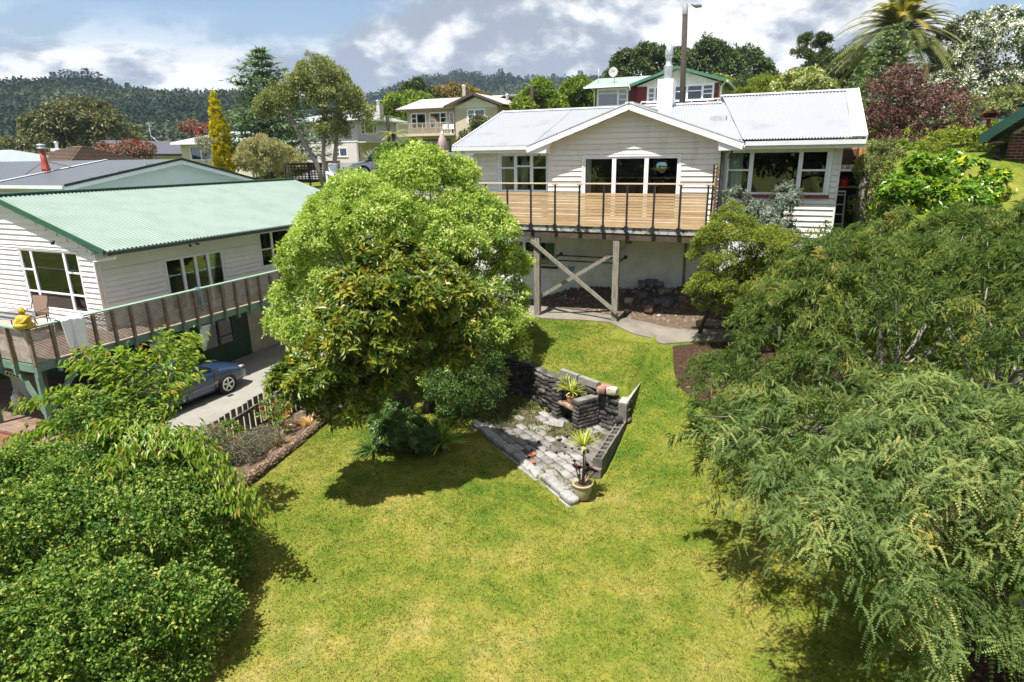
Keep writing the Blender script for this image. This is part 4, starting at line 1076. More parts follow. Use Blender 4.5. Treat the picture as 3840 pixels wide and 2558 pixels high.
# ------------------------------------------------------------------ vegetation tools (world coordinates)
def unit(v):
    return v / np.maximum(np.linalg.norm(v, axis=-1, keepdims=True), 1e-9)
def gz(x, y):
    return float(ground(*ST(x, y)))
class Leaves:
    """collects leaf blades; every blade is a folded kite of two faces"""
    def __init__(self): self.v = []; self.f = []; self.t = []; self.n = 0
    def push(self, v, f, t):
        self.v.append(v.reshape(-1, 3)); self.f.append(f + self.n); self.t.append(t); self.n += len(self.v[-1])
    def kite(self, P, A, N, L, Wd, T, fold=.25, curl=.12):
        A = unit(A); N = unit(N - A * (N * A).sum(-1, keepdims=True)); S = np.cross(A, N)
        L = np.asarray(L)[:, None]; Wd = np.asarray(Wd)[:, None]
        mid = P + A * L * .45
        l = mid + S * Wd * .5 + N * Wd * fold * .5; r = mid - S * Wd * .5 + N * Wd * fold * .5
        tip = P + A * L - N * L * curl
        v = np.stack([P, r, tip, l], 1); n = len(P); b = np.arange(n)[:, None] * 4
        f = np.concatenate([b + [0, 1, 2], b + [0, 2, 3]], 1).reshape(-1, 3)
        self.push(v, f, np.repeat(np.clip(T, 0, 1), 4))
    def strap(self, P, A, L, Wd, T, droop=.6, seg=5):
        """long arching strap leaves"""
        n = len(P); A = unit(A); L = np.asarray(L)[:, None]; Wd = np.asarray(Wd)[:, None]
        H = unit(np.stack([A[:, 1], -A[:, 0], 0 * A[:, 0]], -1) + 1e-6); vs = []
        for k in range(seg + 1):
            u = k / seg
            c = P + A * L * u; c = c - np.array([0, 0, 1.]) * (L * droop * u * u * .6) - 0 * c
            w = Wd * (1 - u ** 2.2) * (.75 + .5 * u if u < .5 else 1) + .0008
            vs += [c - H * w * .5 + np.array([0, 0, 1.]) * w * .15, c + H * w * .5 + np.array([0, 0, 1.]) * w * .15]
        v = np.stack(vs, 1); m = 2 * (seg + 1); b = np.arange(n)[:, None] * m; f = []
        for k in range(seg):
            i = 2 * k; f += [b + [i, i + 1, i + 3], b + [i, i + 3, i + 2]]
        self.push(v, np.stack(f, 1).reshape(-1, 3), np.repeat(np.clip(T, 0, 1), m))
    def pinnate(self, P, A, N, L, Wd, T, pairs=9, droop=.5, sharp=.35, lw=.5, start=.1):
        """feather leaves: rows of leaflets along an arching stalk"""
        n = len(P); A = unit(A); N = unit(N - A * (N * A).sum(-1, keepdims=True)); S = np.cross(A, N)
        L = np.asarray(L)[:, None]; Wd = np.asarray(Wd)[:, None]; Zv = np.array([0, 0, 1.])
        vs = []; 
        for k in range(pairs):
            u = start + (1 - start) * (k + .5) / pairs
            c = P + A * L * u - Zv * L * droop * u * u * .6
            d = unit(A - Zv * droop * u * 1.1)
            sz = Wd * (1 - .55 * u) * (1 if u > .2 else .75)
            step = L * (1 - start) / pairs * lw
            for sg in (-1, 1):
                tip = c + S * sg * sz + d * sz * sharp - N * sz * .18
                vs.append(np.stack([c - d * step, c + d * step, tip], 1))
        v = np.stack(vs, 1).reshape(n, -1, 3); m = v.shape[1]
        f = np.arange(n * m).reshape(-1, 3)
        self.push(v, f, np.repeat(np.clip(T, 0, 1), m))
    def mesh(self, name, mat, org):
        v = np.concatenate(self.v) - np.asarray(org, np.float32); me = raw_mesh(name, v, np.concatenate(self.f), np.concatenate(self.t))
        me.materials.append(mat); return me

def crown_points(blobs, n, rng, inner=.8, low=-.35, lump=.12, keep=.72):
    B = np.array(blobs, float); wgt = (B[:, 3] * B[:, 4] + B[:, 4] * B[:, 5] + B[:, 3] * B[:, 5]); wgt /= wgt.sum()
    k = rng.choice(len(B), int(n * 2.2), p=wgt)
    d = unit(rng.normal(size=(len(k), 3)))
    d[:, 2] = np.where(d[:, 2] < low, -d[:, 2] * rng.random(len(k)), d[:, 2]); d = unit(d)
    C_, Rr = B[k, :3], B[k, 3:6]
    lum = 1 + lump * (np.sin(d[:, 0] * 5 + k) * np.sin(d[:, 1] * 6 + k * 2) + .6 * np.sin(d[:, 2] * 9 + d[:, 0] * 7))
    r = (inner + (1 - inner) * rng.random(len(k)) ** .6) * lum
    p = C_ + d * Rr * r[:, None]
    q = ((p[:, None] - B[None, :, :3]) / B[None, :, 3:6]); q = (q ** 2).sum(-1)
    q[np.arange(len(k)), k] = 9
    ok = q.min(1) > keep ** 2
    p, d, Rr = p[ok][:n], d[ok][:n], Rr[ok][:n]
    return p, unit(d / Rr * Rr.mean(1, keepdims=True))

def sub_blobs(blobs, k, ratio, rng):
    """billows on the surface of the main masses"""
    out = []
    for b in blobs:
        c, Rr = np.array(b[:3]), np.array(b[3:6]); n = max(4, int(k * (Rr.mean() ** 1.3)))
        for i in range(n):
            d = rng.normal(size=3); d /= np.linalg.norm(d)
            if d[2] < -.45: d[2] = -d[2]
            r = ratio * Rr.mean() ** .6 * rng.uniform(.65, 1.25)
            p = c + d * np.maximum(Rr - r * .55, Rr * .3); out.append((*p, r, r, r * .85))
    return out

def add_leaves(lv, p, nrm, per, cr, L, Wd, rng, tone=.5, spread=.22, droop=.15, tipgain=.3, fold=.3, up=.5, flat=.8, mode='ball', curl=.12):
    n = len(p); m = per
    ct = rng.normal(tone, spread * .6, n)
    P = np.repeat(p, m, 0); Nn = np.repeat(nrm, m, 0); N_ = n * m
    dirs = unit(rng.normal(size=(N_, 3)) + Nn * .8)
    rr = cr * rng.random(N_) ** .45 * np.repeat(rng.uniform(.6, 1.25, n), m)
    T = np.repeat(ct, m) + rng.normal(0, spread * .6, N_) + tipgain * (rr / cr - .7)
    ln = L * rng.uniform(.65, 1.25, N_); wd = Wd * rng.uniform(.7, 1.2, N_)
    Zv = np.array([0, 0, 1.])
    if mode == 'ball':
        pos = P + dirs * rr[:, None] * np.array([1, 1, flat])
        A = dirs * .6 + rng.normal(size=(N_, 3)) * .6 - Zv * droop
        Nv = Nn * .45 + Zv * up + rng.normal(size=(N_, 3)) * .5
    else:                                        # rosettes of leaves round a twig tip
        ax = unit(np.repeat(unit(nrm + Zv * .6 + rng.normal(size=(n, 3)) * .35), m, 0))
        rad = unit(np.cross(ax, rng.normal(size=(N_, 3))))
        lift = rng.uniform(.05, .9, N_)[:, None]
        A = rad + ax * lift; pos = P + rng.normal(size=(N_, 3)) * cr * .25 + rad * cr * .1
        Nv = ax - rad * lift * .6 + rng.normal(size=(N_, 3)) * .15
        A = A - Zv * droop
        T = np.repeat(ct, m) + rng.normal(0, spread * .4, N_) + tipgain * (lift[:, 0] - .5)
    lv.kite(pos, A, Nv, ln, wd, T, fold, curl)

def limbs(mb, base, targets, r0, rng, wob=.15, n=6, sides=6):
    """tapered limbs from a branching point to points in the crown"""
    b = np.array(base, float)
    for tg in targets:
        tg = np.array(tg, float); d = tg - b; pts = []; rad = []
        for i in range(n):
            u = i / (n - 1); p = b + d * u + np.array([0, 0, 1.]) * (-.18 * np.linalg.norm(d) * u * (1 - u))
            if 0 < i < n - 1: p = p + rng.normal(size=3) * wob * np.linalg.norm(d) * .15
            pts.append(tuple(p)); rad.append(r0 * (1 - .82 * u))
        mb.tube(pts, rad, sides, cap=False)

M_TRUNK = nmat("grey_brown_bark", (.13, .105, .08), .95, .35, 9, .8, 30, stretch=(3, 3, .7))
M_DKTRUNK = nmat("dark_bark", (.045, .036, .028), .95, .4, 9, .8, 30, stretch=(3, 3, .7))
M_PALETRUNK = nmat("pale_bark", (.26, .23, .19), .9, .3, 9, .6, 30, stretch=(3, 3, .7))

def tree(name, label, cat, base, blobs, mat, n, per, cr, L, Wd, seed, trunks=None, r0=.12, bark=None, nlimb=14, inner=.75, low=-.35, group=None, fill=.25,
         crown="crown", lump=.14, extra=None, limb_r=None, billow=None, shoots=None, **kw):
    rng = np.random.default_rng(seed)
    root = thing(name, label, cat, base, grid=False, group=group)
    if billow:
        sb = sub_blobs(blobs, billow[0], billow[1], rng); p, nr = crown_points(sb, int(n * 2.1), rng, inner, low, lump, .86)
        B = np.array(blobs); q = (((p[:, None] - B[None, :, :3]) / (B[None, :, 3:6] * .8)) ** 2).sum(-1).min(1); p, nr = p[q > 1][:n], nr[q > 1][:n]
    else:
        p, nr = crown_points(blobs, n, rng, inner, low, lump)
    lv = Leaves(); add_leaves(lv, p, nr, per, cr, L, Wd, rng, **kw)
    if fill:                                     # sparse inner foliage
        B = np.array(blobs); q, qn = crown_points([(b[0], b[1], b[2], b[3] * .72, b[4] * .72, b[5] * .72) for b in blobs], int(n * fill), rng, .5, -.9, .1, .3)
        add_leaves(lv, q, qn, per, cr * 1.3, L * 1.15, Wd * 1.15, rng, **kw)
    if extra: extra(lv, rng, p, nr)
    if shoots:                                   # young shoots standing out of the mass
        ns, sl = shoots; idx = rng.choice(len(p), ns); m = 16
        ax = unit(nr[idx] * .7 + np.array([0, 0, .75]) + rng.normal(size=(ns, 3)) * .45); ln = sl * rng.uniform(.5, 1.3, ns)
        u = np.tile(np.arange(m) / m, ns)[:, None]; AX = np.repeat(ax, m, 0); LN = np.repeat(ln, m)[:, None]
        P = np.repeat(p[idx], m, 0) + AX * LN * u - np.array([0, 0, 1.]) * LN * u * u * .35 + rng.normal(size=(ns * m, 3)) * L * .18
        A = AX * .5 + rng.normal(size=(ns * m, 3)) * .8
        lv.kite(P, A, np.array([0, 0, 1.]) + rng.normal(size=(ns * m, 3)) * .6, L * rng.uniform(.6, 1.1, ns * m), Wd * rng.uniform(.7, 1.1, ns * m), np.repeat(rng.normal(.68, .14, ns), m) + rng.normal(0, .1, ns * m) + .15 * u[:, 0], .3, .15)
    link(crown, lv.mesh(crown, mat, base), root)
    mb = MB()
    if trunks is None:
        c = np.average(np.array(blobs)[:, :3], axis=0); top = (c[0], c[1], min(b[2] - b[5] * .3 for b in blobs))
        trunks = [[(base[0], base[1], base[2] - .1), (base[0] * .6 + top[0] * .4, base[1] * .6 + top[1] * .4, base[2] * .5 + top[2] * .5), top]]
    for tr in trunks:
        k = len(tr); mb.tube(tr, [r0 * (1 - .5 * i / max(1, k - 1)) for i in range(k)], 8)
    if nlimb:
        sel = rng.choice(len(p), min(nlimb, len(p)), replace=False)
        for i in sel:
            tr = min(trunks, key=lambda t: (t[-1][0] - p[i][0]) ** 2 + (t[-1][1] - p[i][1]) ** 2)
            limbs(mb, tr[-1], [p[i] * .96 + np.array(tr[-1]) * .04], limb_r or r0 * .45, rng)
    mb.build("trunk", bark or M_TRUNK, root)
    return root

# ------------------------------------------------------------------ the garden trees
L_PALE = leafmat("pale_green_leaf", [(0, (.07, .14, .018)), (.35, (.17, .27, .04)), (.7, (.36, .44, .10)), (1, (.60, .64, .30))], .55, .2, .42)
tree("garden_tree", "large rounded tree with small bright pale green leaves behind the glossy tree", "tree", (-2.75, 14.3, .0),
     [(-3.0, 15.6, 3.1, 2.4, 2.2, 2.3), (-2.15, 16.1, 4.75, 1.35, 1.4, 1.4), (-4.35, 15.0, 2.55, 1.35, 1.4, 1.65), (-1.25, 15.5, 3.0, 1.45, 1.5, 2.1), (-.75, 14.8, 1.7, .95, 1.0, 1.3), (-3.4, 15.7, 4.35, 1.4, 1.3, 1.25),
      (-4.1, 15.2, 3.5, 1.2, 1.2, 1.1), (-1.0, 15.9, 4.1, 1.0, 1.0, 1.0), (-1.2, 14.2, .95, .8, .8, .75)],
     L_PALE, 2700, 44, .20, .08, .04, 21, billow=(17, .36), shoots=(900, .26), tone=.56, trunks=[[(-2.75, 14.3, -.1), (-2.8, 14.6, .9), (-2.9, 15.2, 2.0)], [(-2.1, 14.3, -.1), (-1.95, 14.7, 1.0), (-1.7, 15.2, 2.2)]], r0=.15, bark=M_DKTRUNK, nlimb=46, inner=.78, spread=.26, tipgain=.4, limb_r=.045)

L_GLOSS = leafmat("glossy_leaf", [(0, (.022, .058, .010)), (.3, (.05, .10, .014)), (.55, (.13, .18, .022)), (.8, (.32, .30, .036)), (.93, (.44, .34, .06)), (1, (.42, .13, .04))], .35, .45, .26)
tree("garden_tree", "smaller glossy leaved tree with yellow and coppery new growth, leaning towards the lawn", "tree", (-2.35, 13.7, .0),
     [(-2.09, 11.02, 3.435, 1.188, 1.14, 0.95), (-2.897, 10.545, 2.77, 1.045, 0.95, 0.807), (-3.372, 10.26, 2.2, 0.76, 0.76, 0.57), (-1.188, 11.305, 3.103, 0.712, 0.76, 0.807), (-2.185, 11.02, 4.1, 0.712, 0.712, 0.57), (-2.47, 10.45, 3.055, 0.855, 0.76, 0.76), (-0.997, 11.21, 2.533, 0.475, 0.522, 0.475), (-2.2, 10.9, 2.25, .6, .6, .42), (-3.0, 10.3, 1.75, .6, .6, .45)],
     L_GLOSS, 1900, 15, .10, .14, .054, 22, billow=(16, .34), trunks=[[(-2.35, 13.7, -.1), (-2.4, 13.3, .8), (-2.3, 12.3, 1.6), (-2.2, 11.5, 2.4)], [(-2.4, 13.3, .8), (-2.7, 12.0, 1.6), (-2.95, 11.1, 2.1)]], r0=.085, bark=M_TRUNK, nlimb=34, inner=.7, low=-.2,
     spread=.24, tipgain=.22, mode='rosette', fold=.35, fill=.35, limb_r=.03, tone=.52, droop=.12)

L_DKSHRUB = leafmat("dark_shrub_leaf", [(0, (.02, .05, .01)), (.5, (.06, .12, .02)), (1, (.16, .24, .045))], .4, .4, .3)
tree("shrub", "dark green rounded shrub growing under the two garden trees", "shrub", (-2.5, 12.7, -.03), [(-2.45, 12.35, .36, .62, .55, .42), (-2.0, 12.2, .32, .45, .45, .36), (-2.75, 12.8, .4, .45, .45, .42)], L_DKSHRUB, 420, 22, .12, .075, .036, 23, r0=.03, nlimb=10, mode='rosette')
tree("shrub", "small leaved green shrub against the garden wall, right of the tree trunks", "shrub", (-1.25, 13.6, 0), [(-1.3, 13.6, .8, .65, .6, .9), (-.95, 13.9, 1.4, .7, .6, .7), (-1.2, 13.9, 2.0, .7, .6, .7), (-.75, 13.6, .7, .45, .45, .6)], L_DKSHRUB, 620, 34, .18, .05, .026, 24, r0=.03, nlimb=10)

# weeping feathery tree on the right
L_ACAC = leafmat("feathery_leaf", [(0, (.055, .098, .026)), (.4, (.115, .172, .048)), (.75, (.21, .26, .08)), (.93, (.33, .335, .11)), (1, (.38, .32, .11))], .55, .2, .36)
def feathery_tree():
    rng = np.random.default_rng(31); base = (6.4, 10.2, gz(6.4, 10.2))
    root = thing("weeping_tree", "large weeping tree with fine feathery grey-green foliage on the right", "tree", base, grid=False)
    blobs = [(7.2, 11.0, 2.6, 2.5, 2.5, 1.95), (5.0, 10.4, 1.85, 1.25, 1.6, 1.2), (3.87, 7.74, 2.13, 0.946, 0.946, 0.731), (4.96, 6.4, 2.48, 1.2, 1.2, 0.96), (8.3, 12.8, 3.5, 1.9, 1.8, 1.2), (8.4, 9.2, 2.7, 2.0, 2.1, 2.0), (6.7, 12.4, 2.7, 1.1, 1.1, 0.9), (9.9, 12, 3.5, 2, 2.2, 1.4), (3.922, 5.402, 2.3, 0.592, 0.592, 0.518), (4.94, 5.016, 2.2, 0.608, 0.532, 0.608), (5.84, 5.04, 2.16, 0.8, 0.72, 0.64), (8.2, 7.4, 2.2, 1.2, 1.2, 1.2), (3.24, 5.472, 2.4, 0.504, 0.504, 0.396), (3.354, 8.256, 2.216, 0.688, 0.774, 0.516), (4.2, 11.2, 1.65, 0.75, 0.9, 0.75), (4.55, 5.5, 1.6, .75, .6, .5), (5.3, 5.9, 1.75, .7, .6, .6), (4.0, 5.9, 1.75, .6, .6, .45)]
    lv = Leaves()
    sb = sub_blobs(blobs, 9, .5, rng); p, nr = crown_points(sb, 9000, rng, .7, -.3, .16, .86); B = np.array(blobs); q = (((p[:, None] - B[None, :, :3]) / (B[None, :, 3:6] * .8)) ** 2).sum(-1).min(1); p, nr = p[q > 1], nr[q > 1]; near_ = np.linalg.norm(p - np.array([0, 0, 6.]), axis=1) < 9; o_ = np.concatenate([np.where(near_)[0][:650], np.where(~near_)[0][:850]]); p, nr = p[o_], nr[o_]
    p, nr = p[:1500], nr[:1500]; n = len(p); per = 44; N_ = n * per
    ax = unit(nr * np.array([1, 1, .6]) + rng.normal(size=(n, 3)) * .55 + np.array([0, 0, .12]))
    P = np.repeat(p, per, 0); AX = np.repeat(ax, per, 0)
    u = np.tile(np.arange(per) / per, n)[:, None]
    # leaves radiating along arching sprays
    sp = np.repeat(rng.uniform(.4, 1.05, n), per)[:, None]
    pos = P + AX * sp * (u - .35) - np.array([0, 0, 1.]) * sp * u * u * .6 + rng.normal(size=(N_, 3)) * .03
    rad = unit(np.cross(AX, rng.normal(size=(N_, 3))))
    A = AX * .55 + rad * .75 - np.array([0, 0, 1.]) * (.15 + .35 * u)
    T = np.repeat(rng.normal(.42, .2, n), per) + rng.normal(0, .13, N_) + .12 * (u[:, 0] - .4)
    dist = np.linalg.norm(pos - np.array([0, 0, 6.]), axis=1); nearm = dist < 9.2
    Nv = np.array([0, 0, 1.]) + rng.normal(size=(N_, 3)) * .5 + np.repeat(nr, per, 0) * .4
    k = nearm; lv.pinnate(pos[k], A[k], Nv[k], rng.uniform(.10, .18, k.sum()), rng.uniform(.019, .028, k.sum()), T[k] - .04, pairs=7, droop=.5, lw=.45)
    k = ~nearm; kk = np.repeat(np.where(k)[0], 2); m_ = len(kk)          # too far to tell the leaflets apart
    lv.kite(pos[kk] + rng.normal(size=(m_, 3)) * .02, A[kk] + rng.normal(size=(m_, 3)) * .25, Nv[kk] + np.array([0, 0, .5]) + rng.normal(size=(m_, 3)) * .2, rng.uniform(.10, .19, m_), rng.uniform(.017, .028, m_), T[kk] + .05 + rng.normal(0, .06, m_), .2, .3)
    q, qn = crown_points([(b[0], b[1], b[2], b[3] * .7, b[4] * .7, b[5] * .7) for b in blobs], 620, rng, .4, -.9, .1, .3)
    m = 10; P = np.repeat(q, m, 0); N_ = len(P)
    lv.pinnate(P + rng.normal(size=(N_, 3)) * .22, rng.normal(size=(N_, 3)) - np.array([0, 0, .5]), rng.normal(size=(N_, 3)) + np.array([0, 0, .6]), rng.uniform(.18, .3, N_), rng.uniform(.05, .07, N_), rng.normal(.3, .15, N_), pairs=7, droop=.5)
    link("crown", lv.mesh("crown", L_ACAC, base), root)
    mb = MB(); tr = [(6.4, 10.2, base[2] - .1), (6.45, 10.2, base[2] + .8), (6.6, 10.3, 1.9)]
    mb.tube(tr, [.17, .14, .11], 8); mb.tube([(6.4, 10.2, base[2] + .5), (5.9, 9.6, 1.4), (5.2, 9.2, 1.9)], [.10, .08, .05], 7); mb.tube([(6.4, 10.2, base[2] + .6), (7.0, 9.5, 1.5), (7.3, 9.0, 2.3)], [.10, .08, .05], 7)
    for i in rng.choice(len(p), 70, replace=False):
        st_ = [(6.6, 10.3, 1.9), (5.2, 9.2, 1.9), (7.3, 9.0, 2.3)]; b = min(st_, key=lambda t: np.linalg.norm(np.array(t) - p[i])); limbs(mb, b, [p[i]], .032, rng)
    mb.build("trunk", nmat("silvery_bark", (.20, .18, .16), .9, .3, 9, .5, 30), root)
    # hanging strings of pods
    pod = Leaves(); k = rng.choice(len(p), 150); P = np.repeat(p[k], 12, 0) + rng.normal(size=(1800, 3)) * np.array([.012, .012, 0]); P[:, 2] -= np.tile(np.arange(12) * .035, 150) + .05
    pod.kite(P, np.array([0, 0, -1.]) + rng.normal(size=(1800, 3)) * .5, rng.normal(size=(1800, 3)), np.full(1800, .035), np.full(1800, .022), rng.random(1800))
    link("seed_pods", pod.mesh("seed_pods", leafmat("seed_pod", [(0, (.16, .13, .03)), (1, (.30, .27, .06))], .6, .2, .2), base), root)
feathery_tree()

# climber-covered mound and cherry in the left foreground
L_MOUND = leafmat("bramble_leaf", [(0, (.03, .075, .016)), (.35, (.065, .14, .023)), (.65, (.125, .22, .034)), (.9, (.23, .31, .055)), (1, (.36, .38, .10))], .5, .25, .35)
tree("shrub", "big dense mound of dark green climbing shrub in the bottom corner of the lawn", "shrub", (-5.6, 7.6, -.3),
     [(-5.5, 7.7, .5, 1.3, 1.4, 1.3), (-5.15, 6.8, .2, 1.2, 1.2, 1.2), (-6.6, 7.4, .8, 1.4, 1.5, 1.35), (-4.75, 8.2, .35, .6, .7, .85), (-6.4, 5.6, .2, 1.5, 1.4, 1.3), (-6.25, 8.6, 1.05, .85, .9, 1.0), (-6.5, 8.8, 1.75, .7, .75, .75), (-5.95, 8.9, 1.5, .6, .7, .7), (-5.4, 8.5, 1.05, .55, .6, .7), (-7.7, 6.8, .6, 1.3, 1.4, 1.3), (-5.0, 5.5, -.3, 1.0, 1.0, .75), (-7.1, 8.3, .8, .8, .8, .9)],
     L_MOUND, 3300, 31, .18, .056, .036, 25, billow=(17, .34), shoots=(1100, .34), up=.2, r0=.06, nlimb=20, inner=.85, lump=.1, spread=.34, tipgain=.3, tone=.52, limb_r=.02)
L_CHERRY = leafmat("cherry_leaf", [(0, (.05, .115, .015)), (.4, (.11, .20, .022)), (.75, (.21, .30, .035)), (.93, (.33, .35, .055)), (1, (.36, .20, .05))], .42, .35, .38)
def cherry():
    rng = np.random.default_rng(41); base = (-5.75, 8.9, -.3)
    root = thing("cherry_tree", "young cherry tree with long arching branches of drooping leaves above the mound", "tree", base, grid=False)
    tips = [(-6.2,9.6,3.1),(-7.0,8.8,2.2),(-5.07,9.6,3.32),(-5.65,9.9,3.29),(-6.66,9.4,3.2),(-6.84,9.3,3.0),(-5.04,9.3,2.78),(-6.3,9.2,2.69),(-6.99,9.0,2.63),(-7.4,8.8,2.5),(-7.43,8.6,2.02),(-7.66,8.5,1.83),(-6.97,7.6,1.1),(-3.95,7.9,1.25),(-3.58,7.8,1.17),(-4.37,8.1,1.74),(-5.7,8.8,2.2),(-3.91,8.0,1.44),(-5.9,9.6,3.0),(-5.3,9.9,2.9),(-6.0,8.2,2.3),(-6.6,8.3,2.1),(-5.0,8.0,2.1),(-5.4,7.6,2.0)]
    mb = MB(); mb.tube([(base[0], base[1], -.4), (-5.7, 8.95, .9), (-5.6, 9.1, 1.9)], [.07, .06, .045], 8)
    lv = Leaves(); hub = np.array((-5.6, 9.1, 1.7))
    for tp in tips:
        tp = np.array(tp); d = tp - hub; ln = np.linalg.norm(d); pts = []
        for i in range(14):
            u = i / 13; c = hub + d * u + np.array([0, 0, 1.]) * .28 * ln * math.sin(math.pi * min(1, u * 1.0)) * (1 - .35 * u); pts.append(c)
        mb.tube([tuple(c) for c in pts], [.014 * (1 - .85 * i / 13) + .002 for i in range(14)], 5, cap=False)
        pts = np.array(pts); m = int(ln * 120) + 60; u = rng.uniform(.12, 1.03, m) ** .8
        idx = np.clip(u * 13, 0, 12.999); i0 = idx.astype(int); f = (idx - i0)[:, None]
        P = pts[i0] * (1 - f) + pts[i0 + 1] * f + rng.normal(size=(m, 3)) * np.array([.09, .09, .05]); dr = unit(pts[i0 + 1] - pts[i0])
        sd = unit(np.cross(dr, np.array([0, 0, 1.]))) * np.where(np.arange(m) % 2, 1, -1)[:, None]
        A = sd * .55 + dr * .55 - np.array([0, 0, 1.]) * rng.uniform(.25, .9, m)[:, None] + rng.normal(size=(m, 3)) * .18
        lv.kite(P, A, np.array([0, 0, 1.]) + sd * .5 + rng.normal(size=(m, 3)) * .25, rng.uniform(.09, .15, m), rng.uniform(.038, .055, m), rng.normal(.5, .17, m) + .2 * u, .35, .2)
    link("crown", lv.mesh("crown", L_CHERRY, base), root); mb.build("trunk", nmat("cherry_bark", (.17, .11, .08), .8, .3, 9, .3), root)
cherry()

# shrubs before the house on the right
L_TOTARA = leafmat("yellow_green_leaf", [(0, (.055, .085, .014)), (.4, (.14, .185, .024)), (.75, (.25, .285, .04)), (1, (.38, .37, .07))], .55, .2, .34)
tree("shrub", "tall yellow-green shrub standing before the white wall right of the deck", "shrub", (5.6, 15.5, gz(5.6, 15.5)), [(5.55, 15.6, 3.2, .95, .85, 1.25), (5.1, 15.4, 2.6, .75, .7, .7), (6.2, 15.5, 3.1, .85, .8, 1.05), (5.5, 15.7, 4.2, .45, .5, .55), (5.0, 15.5, 3.5, .45, .5, .5), (5.9, 15.2, 2.3, .8, .7, .6), (6.6, 15.8, 3.4, .6, .6, .8)],
     L_TOTARA, 1500, 30, .11, .052, .026, 26, billow=(22, .26), trunks=[[(5.55, 15.55, 1.6), (5.6, 15.55, 2.2), (5.6, 15.6, 2.8)], [(4.9, 15.7, 1.5), (5.0, 15.6, 2.0), (5.2, 15.5, 2.5)]], r0=.06, bark=M_DKTRUNK, nlimb=24, spread=.24)
L_SILVER = leafmat("silver_leaf", [(0, (.05, .075, .045)), (.5, (.14, .18, .13)), (1, (.36, .42, .34))], .5, .4, .15)
tree("shrub", "silvery grey-green shrub with oval leaves under the big right window", "shrub", (6.6, 16.9, gz(6.6, 16.9)), [(6.75, 16.9, 4.15, .75, .5, .55), (7.25, 16.85, 4.75, .35, .35, .5), (6.0, 17.0, 4.7, .4, .35, .4), (7.2, 16.8, 3.8, .5, .45, .5), (6.3, 16.9, 4.4, .5, .4, .4)], L_SILVER, 420, 22, .12, .085, .034, 27, r0=.04, nlimb=14, mode='rosette', fill=.2)
tree("shrub", "lime green ferny shrub between the yellow shrub and the weeping tree", "shrub", (6.5, 14.6, gz(6.5, 14.6)), [(6.55, 14.6, 2.9, .5, .45, .5), (6.9, 14.8, 2.6, .5, .5, .5)], leafmat("lime_leaf", [(0, (.09, .14, .01)), (1, (.33, .38, .03))], .5, .3, .3), 160, 26, .14, .09, .03, 28, r0=.03, nlimb=6)

def strap_plant(name, label, cat, base, n, L, Wd, stops, seed, spread=1.0, droop=.5, matname=None, head=0.0, group=None, rough=.4):
    rng = np.random.default_rng(seed); root = thing(name, label, cat, base, grid=False, group=group)
    a = rng.uniform(0, 6.283, n); el = rng.uniform(.15, 1.25, n) / spread
    A = np.stack([np.cos(a) * np.cos(el), np.sin(a) * np.cos(el), np.sin(el)], -1)
    P = np.array(base, float) + np.stack([np.cos(a), np.sin(a), 0 * a], -1) * .03 + np.array([0, 0, head])
    lv = Leaves(); lv.strap(P, A, L * rng.uniform(.7, 1.15, n), Wd * rng.uniform(.8, 1.2, n), rng.random(n), droop)
    m = leafmat(matname or name + "_leaf_%d" % seed, stops, rough, .4, .2)
    link("leaves", lv.mesh("leaves", m, base), root)
    if head > .05:
        mb = MB(); mb.tube([(base[0], base[1], base[2] - .05), (base[0] + .02, base[1], base[2] + head * .5), (base[0], base[1], base[2] + head + .02)], [.035, .028, .025], 7); mb.build("stem", M_TRUNK, root)
    return root
strap_plant("yucca", "spiky green yucca rosette on the grass right of the dark shrub", "plant", (-1.55, 12.2, .02), 100, .66, .055, [(0, (.10, .17, .02)), (.6, (.22, .32, .04)), (1, (.42, .48, .10))], 51, .85, .25, head=.12)
strap_plant("agapanthus", "clump of drooping strap leaves at the left foot of the dark shrub", "plant", (-3.0, 12.2, -.02), 110, .62, .032, [(0, (.03, .07, .012)), (1, (.11, .19, .035))], 52, 1.0, .7)
# ------------------------------------------------------------------ trees and shrubs further off
def ramp4(a, b, c, d): return [(0, a), (.35, b), (.7, c), (1, d)]
L_OLIVE = leafmat("olive_leaf", ramp4((.05, .06, .025), (.10, .11, .045), (.17, .175, .08), (.26, .25, .13)), .55, .3, .15)
L_CEDAR = leafmat("cedar_leaf", ramp4((.05, .09, .042), (.095, .155, .07), (.165, .235, .115), (.26, .33, .20)), .55, .3, .15)
L_KAN = leafmat("kanuka_leaf", ramp4((.06, .08, .024), (.14, .17, .05), (.27, .295, .105), (.44, .44, .21)), .55, .3, .18)
L_DARK = leafmat("dark_tree_leaf", ramp4((.018, .035, .012), (.04, .07, .02), (.08, .115, .03), (.15, .18, .05)), .5, .3, .15)
L_LIME = leafmat("lime_tree_leaf", ramp4((.05, .09, .012), (.12, .19, .022), (.24, .31, .035), (.36, .40, .06)), .5, .3, .25)
L_BROWN = leafmat("bronze_leaf", ramp4((.08, .06, .02), (.16, .11, .035), (.24, .17, .05), (.32, .25, .09)), .55, .3, .15)
L_PLUM = leafmat("plum_leaf", ramp4((.04, .018, .015), (.10, .044, .035), (.18, .09, .07), (.36, .25, .19)), .45, .35, .2, (1.3, .8, .8))
L_GOLD = leafmat("golden_cypress_leaf", ramp4((.22, .19, .006), (.42, .36, .010), (.62, .53, .015), (.8, .70, .03)), .6, .2, .3, (1.2, 1.2, .6))
L_WHITEF = leafmat("white_blossom_leaf", [(0, (.03, .055, .02)), (.38, (.08, .12, .04)), (.56, (.16, .19, .08)), (.62, (.62, .64, .56)), (1, (.78, .78, .72))], .55, .3, .15)
